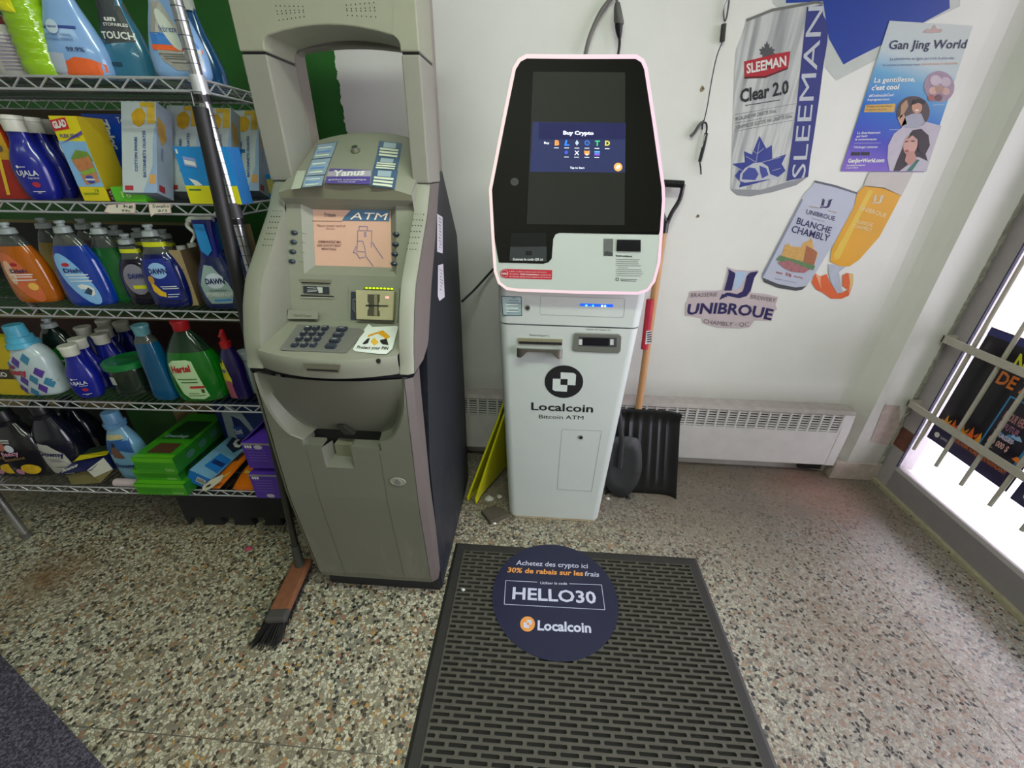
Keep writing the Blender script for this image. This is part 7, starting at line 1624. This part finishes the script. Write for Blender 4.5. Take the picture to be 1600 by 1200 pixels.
def ulogo(par, K_, ox, oy, s, m, o=.0012, pl=WPa):
    # the arrow-tailed U
    T_ = lambda x, y: K_(ox+x*s, oy+y*s)
    flat(par, 'emblem_stem', pl, [T_(120, 30), T_(210, 85), (T_(215, 110)), T_(165, 330), T_(60, 330), T_(100, 190), T_(125, 90)], m, o)
    flat(par, 'emblem_bowl', pl, [T_(540, 60), T_(480, 150), T_(430, 330), T_(370, 410), T_(270, 435), T_(180, 420), T_(100, 400), T_(100, 420), T_(75, 420), T_(-8, 462), T_(35, 375), T_(55, 385), T_(90, 360), T_(140, 360), T_(240, 380), T_(320, 340), T_(345, 260), T_(375, 130), T_(420, 80)], m, o)
ulogo(wc, f8, 876, 178, .135, NVY)
ct('BRASSERIE', (818, 232), (868, 240), (820, 224), mat('#a8845c', .4), .0); ct('BREWERY', (925, 256), (972, 268), (928, 248), mat('#a8845c', .4), .0)
ct('UNIBROUE', (798, 268), (960, 310), (804, 242), NVY, .008); ct('CHAMBLY QC', (830, 300), (905, 318), (832, 290), mat('#8c8498', .4), .0)
ct('BLANCHE', (742, 325), (935, 382), (754, 288), NVY, .012); ct('CHAMBLY', (712, 372), (925, 428), (724, 332), NVY, .012)
cas = flat(wc, 'castle_wall', WPa, [f8(*p) for p in ((655, 515), (680, 445), (700, 438), (705, 452), (768, 460), (780, 435), (815, 420), (826, 405), (835, 425), (840, 470), (858, 480), (865, 500), (840, 570), (760, 545))], mat('#c89c54', .5, var=.25, scale=120), .0008)
flat(cas, 'castle_shade', WPa, [f8(*p) for p in ((800, 450), (838, 470), (862, 490), (840, 570), (780, 550))], mat('#a0603c', .5, var=.25, scale=120), .0012)
flat(cas, 'castle_shrubs', WPa, [f8(*p) for p in ((628, 530), (650, 505), (700, 520), (760, 535), (850, 565), (840, 590), (740, 560), (660, 545))], mat('#5c7c50', .5, var=.3, scale=120), .0016)
flat(cas, 'castle_rocks', WPa, [f8(*p) for p in ((635, 545), (700, 535), (760, 560), (820, 585), (790, 605), (720, 600), (670, 575))], mat('#a06468', .5, var=.4, scale=120), .002)
ct('5%', (680, 618), (714, 628), (684, 602), mat('#a04848', .4), .03); ct('BIERE', (628, 606), (662, 614), (630, 596), mat('#a04848', .4)); ct('ALC/VOL', (728, 628), (780, 640), (730, 618), mat('#a04848', .4)); ct('bouteille conditionnee', (620, 640), (740, 664), (622, 632), mat('#7c7c98', .4), .0)
bgl = thing('beer_glass_decal', 'tall glass of golden beer wall decal with an orange peel curl', 'wall decal', WP(1360, 360))
WPb = YP(WY-.0016)
flat(bgl, 'orange_peel', WPb, [f8(*p) for p in ((845, 605), (880, 625), (915, 612), (935, 660), (975, 720), (1010, 712), (1035, 700), (1005, 680), (1005, 620), (1030, 605), (1068, 612), (1065, 670), (1040, 735), (1000, 752), (940, 752), (890, 715), (855, 700), (830, 660))], mat('#d8602c', .4, var=.08), .0004)
flat(bgl, 'peel_inside', WPb, [f8(*p) for p in ((1040, 610), (1068, 612), (1066, 665), (1040, 720), (1048, 660))], mat('#d8b878', .4), .0008); flat(bgl, 'peel_inside', WPb, [f8(*p) for p in ((850, 605), (862, 640), (885, 700), (880, 660), (882, 628))], mat('#e8a078', .4), .0008)
flat(bgl, 'glass_foot', WPb, [f8(*p) for p in ((925, 555), (1030, 565), (985, 600), (1000, 690), (1010, 715), (975, 722), (940, 660), (928, 610))], mat('#aeb4c4', .3, var=.2, scale=20), .0010)
flat(bgl, 'beer', WPb, [f8(*p) for p in ((1130, 110), (1240, 120), (1338, 165), (1300, 240), (1215, 400), (1100, 530), (1045, 568), (990, 568), (935, 540), (945, 470), (1000, 360), (1068, 235), (1080, 190), (1090, 150))], mat('#d89c14', .35, var=.14, scale=6), .0012)
flat(bgl, 'beer_glow', WPb, [f8(*p) for p in ((1155, 130), (1180, 140), (1080, 330), (990, 520), (960, 535), (955, 500), (1040, 350))], mat('#dcb83c', .35), .0014)
flat(bgl, 'foam', WPb, [f8(*p) for p in ((1160, 32), (1410, 32), (1375, 100), (1340, 168), (1240, 125), (1125, 112), (1140, 70))], mat('#c0b9b4', .4, var=.06), .0012)
ulogo(bgl, f8, 1172, 155, .13, mat('#c8c0b0', .4), .002, WPb)
def gt2(s, a, b, t): return ptext(bgl, s, WPb, f8(*a), f8(*b), f8(*t), mat('#e4c88c', .4), .02, .002)
gt2('UNIBROUE', (1098, 245), (1250, 292), (1106, 220)); gt2('BLANCHE', (1085, 322), (1175, 345), (1090, 300)); gt2('CHAMBLY', (1068, 345), (1170, 372), (1072, 324))
# brewery logo decal
lgd = thing('brewery_logo_decal', 'small pink and navy brewery logo decal low on the wall', 'wall decal', WP(1143, 470))
h8 = K(1060, 400, 8.889)
flat(lgd, 'backing', WPa, [h8(*p) for p in ((160, 490), (330, 480), (540, 480), (620, 470), (690, 190), (670, 150), (790, 190), (980, 205), (1110, 190), (1060, 290), (1010, 470), (1010, 510), (1200, 525), (1385, 570), (1350, 680), (1370, 740), (1330, 770), (1290, 905), (1060, 890), (990, 990), (840, 1005), (520, 990), (330, 930), (320, 860), (95, 825), (100, 660), (130, 620))], mat('#bfb0b4', .3, var=.1, scale=20), .0)
flat(lgd, 'emblem_fill', WPa, [h8(*p) for p in ((800, 215), (960, 215), (880, 400), (800, 470), (760, 460))], mat('#a8bcd4', .35), .0006)
ulogo(lgd, h8, 575, 150, 1.0, NVY, .0012)
def lt(s, a, b, t, m=NVY, bold=.03, arch=0.): return ptext(lgd, s, WPa, h8(*a), h8(*b), h8(*t), m, bold, .0012, arch)
lt('UNIBROUE', (115, 815), (1290, 890), (140, 665), arch=.32); GRT = mat('#6c5c60', .4)
lt('BRASSERIE', (170, 575), (535, 560), (178, 515), GRT, .0); lt('BREWERY', (1000, 590), (1350, 645), (1008, 530), GRT, .0); lt('CHAMBLY - QC', (345, 930), (975, 975), (352, 870), GRT, .0, -.3)
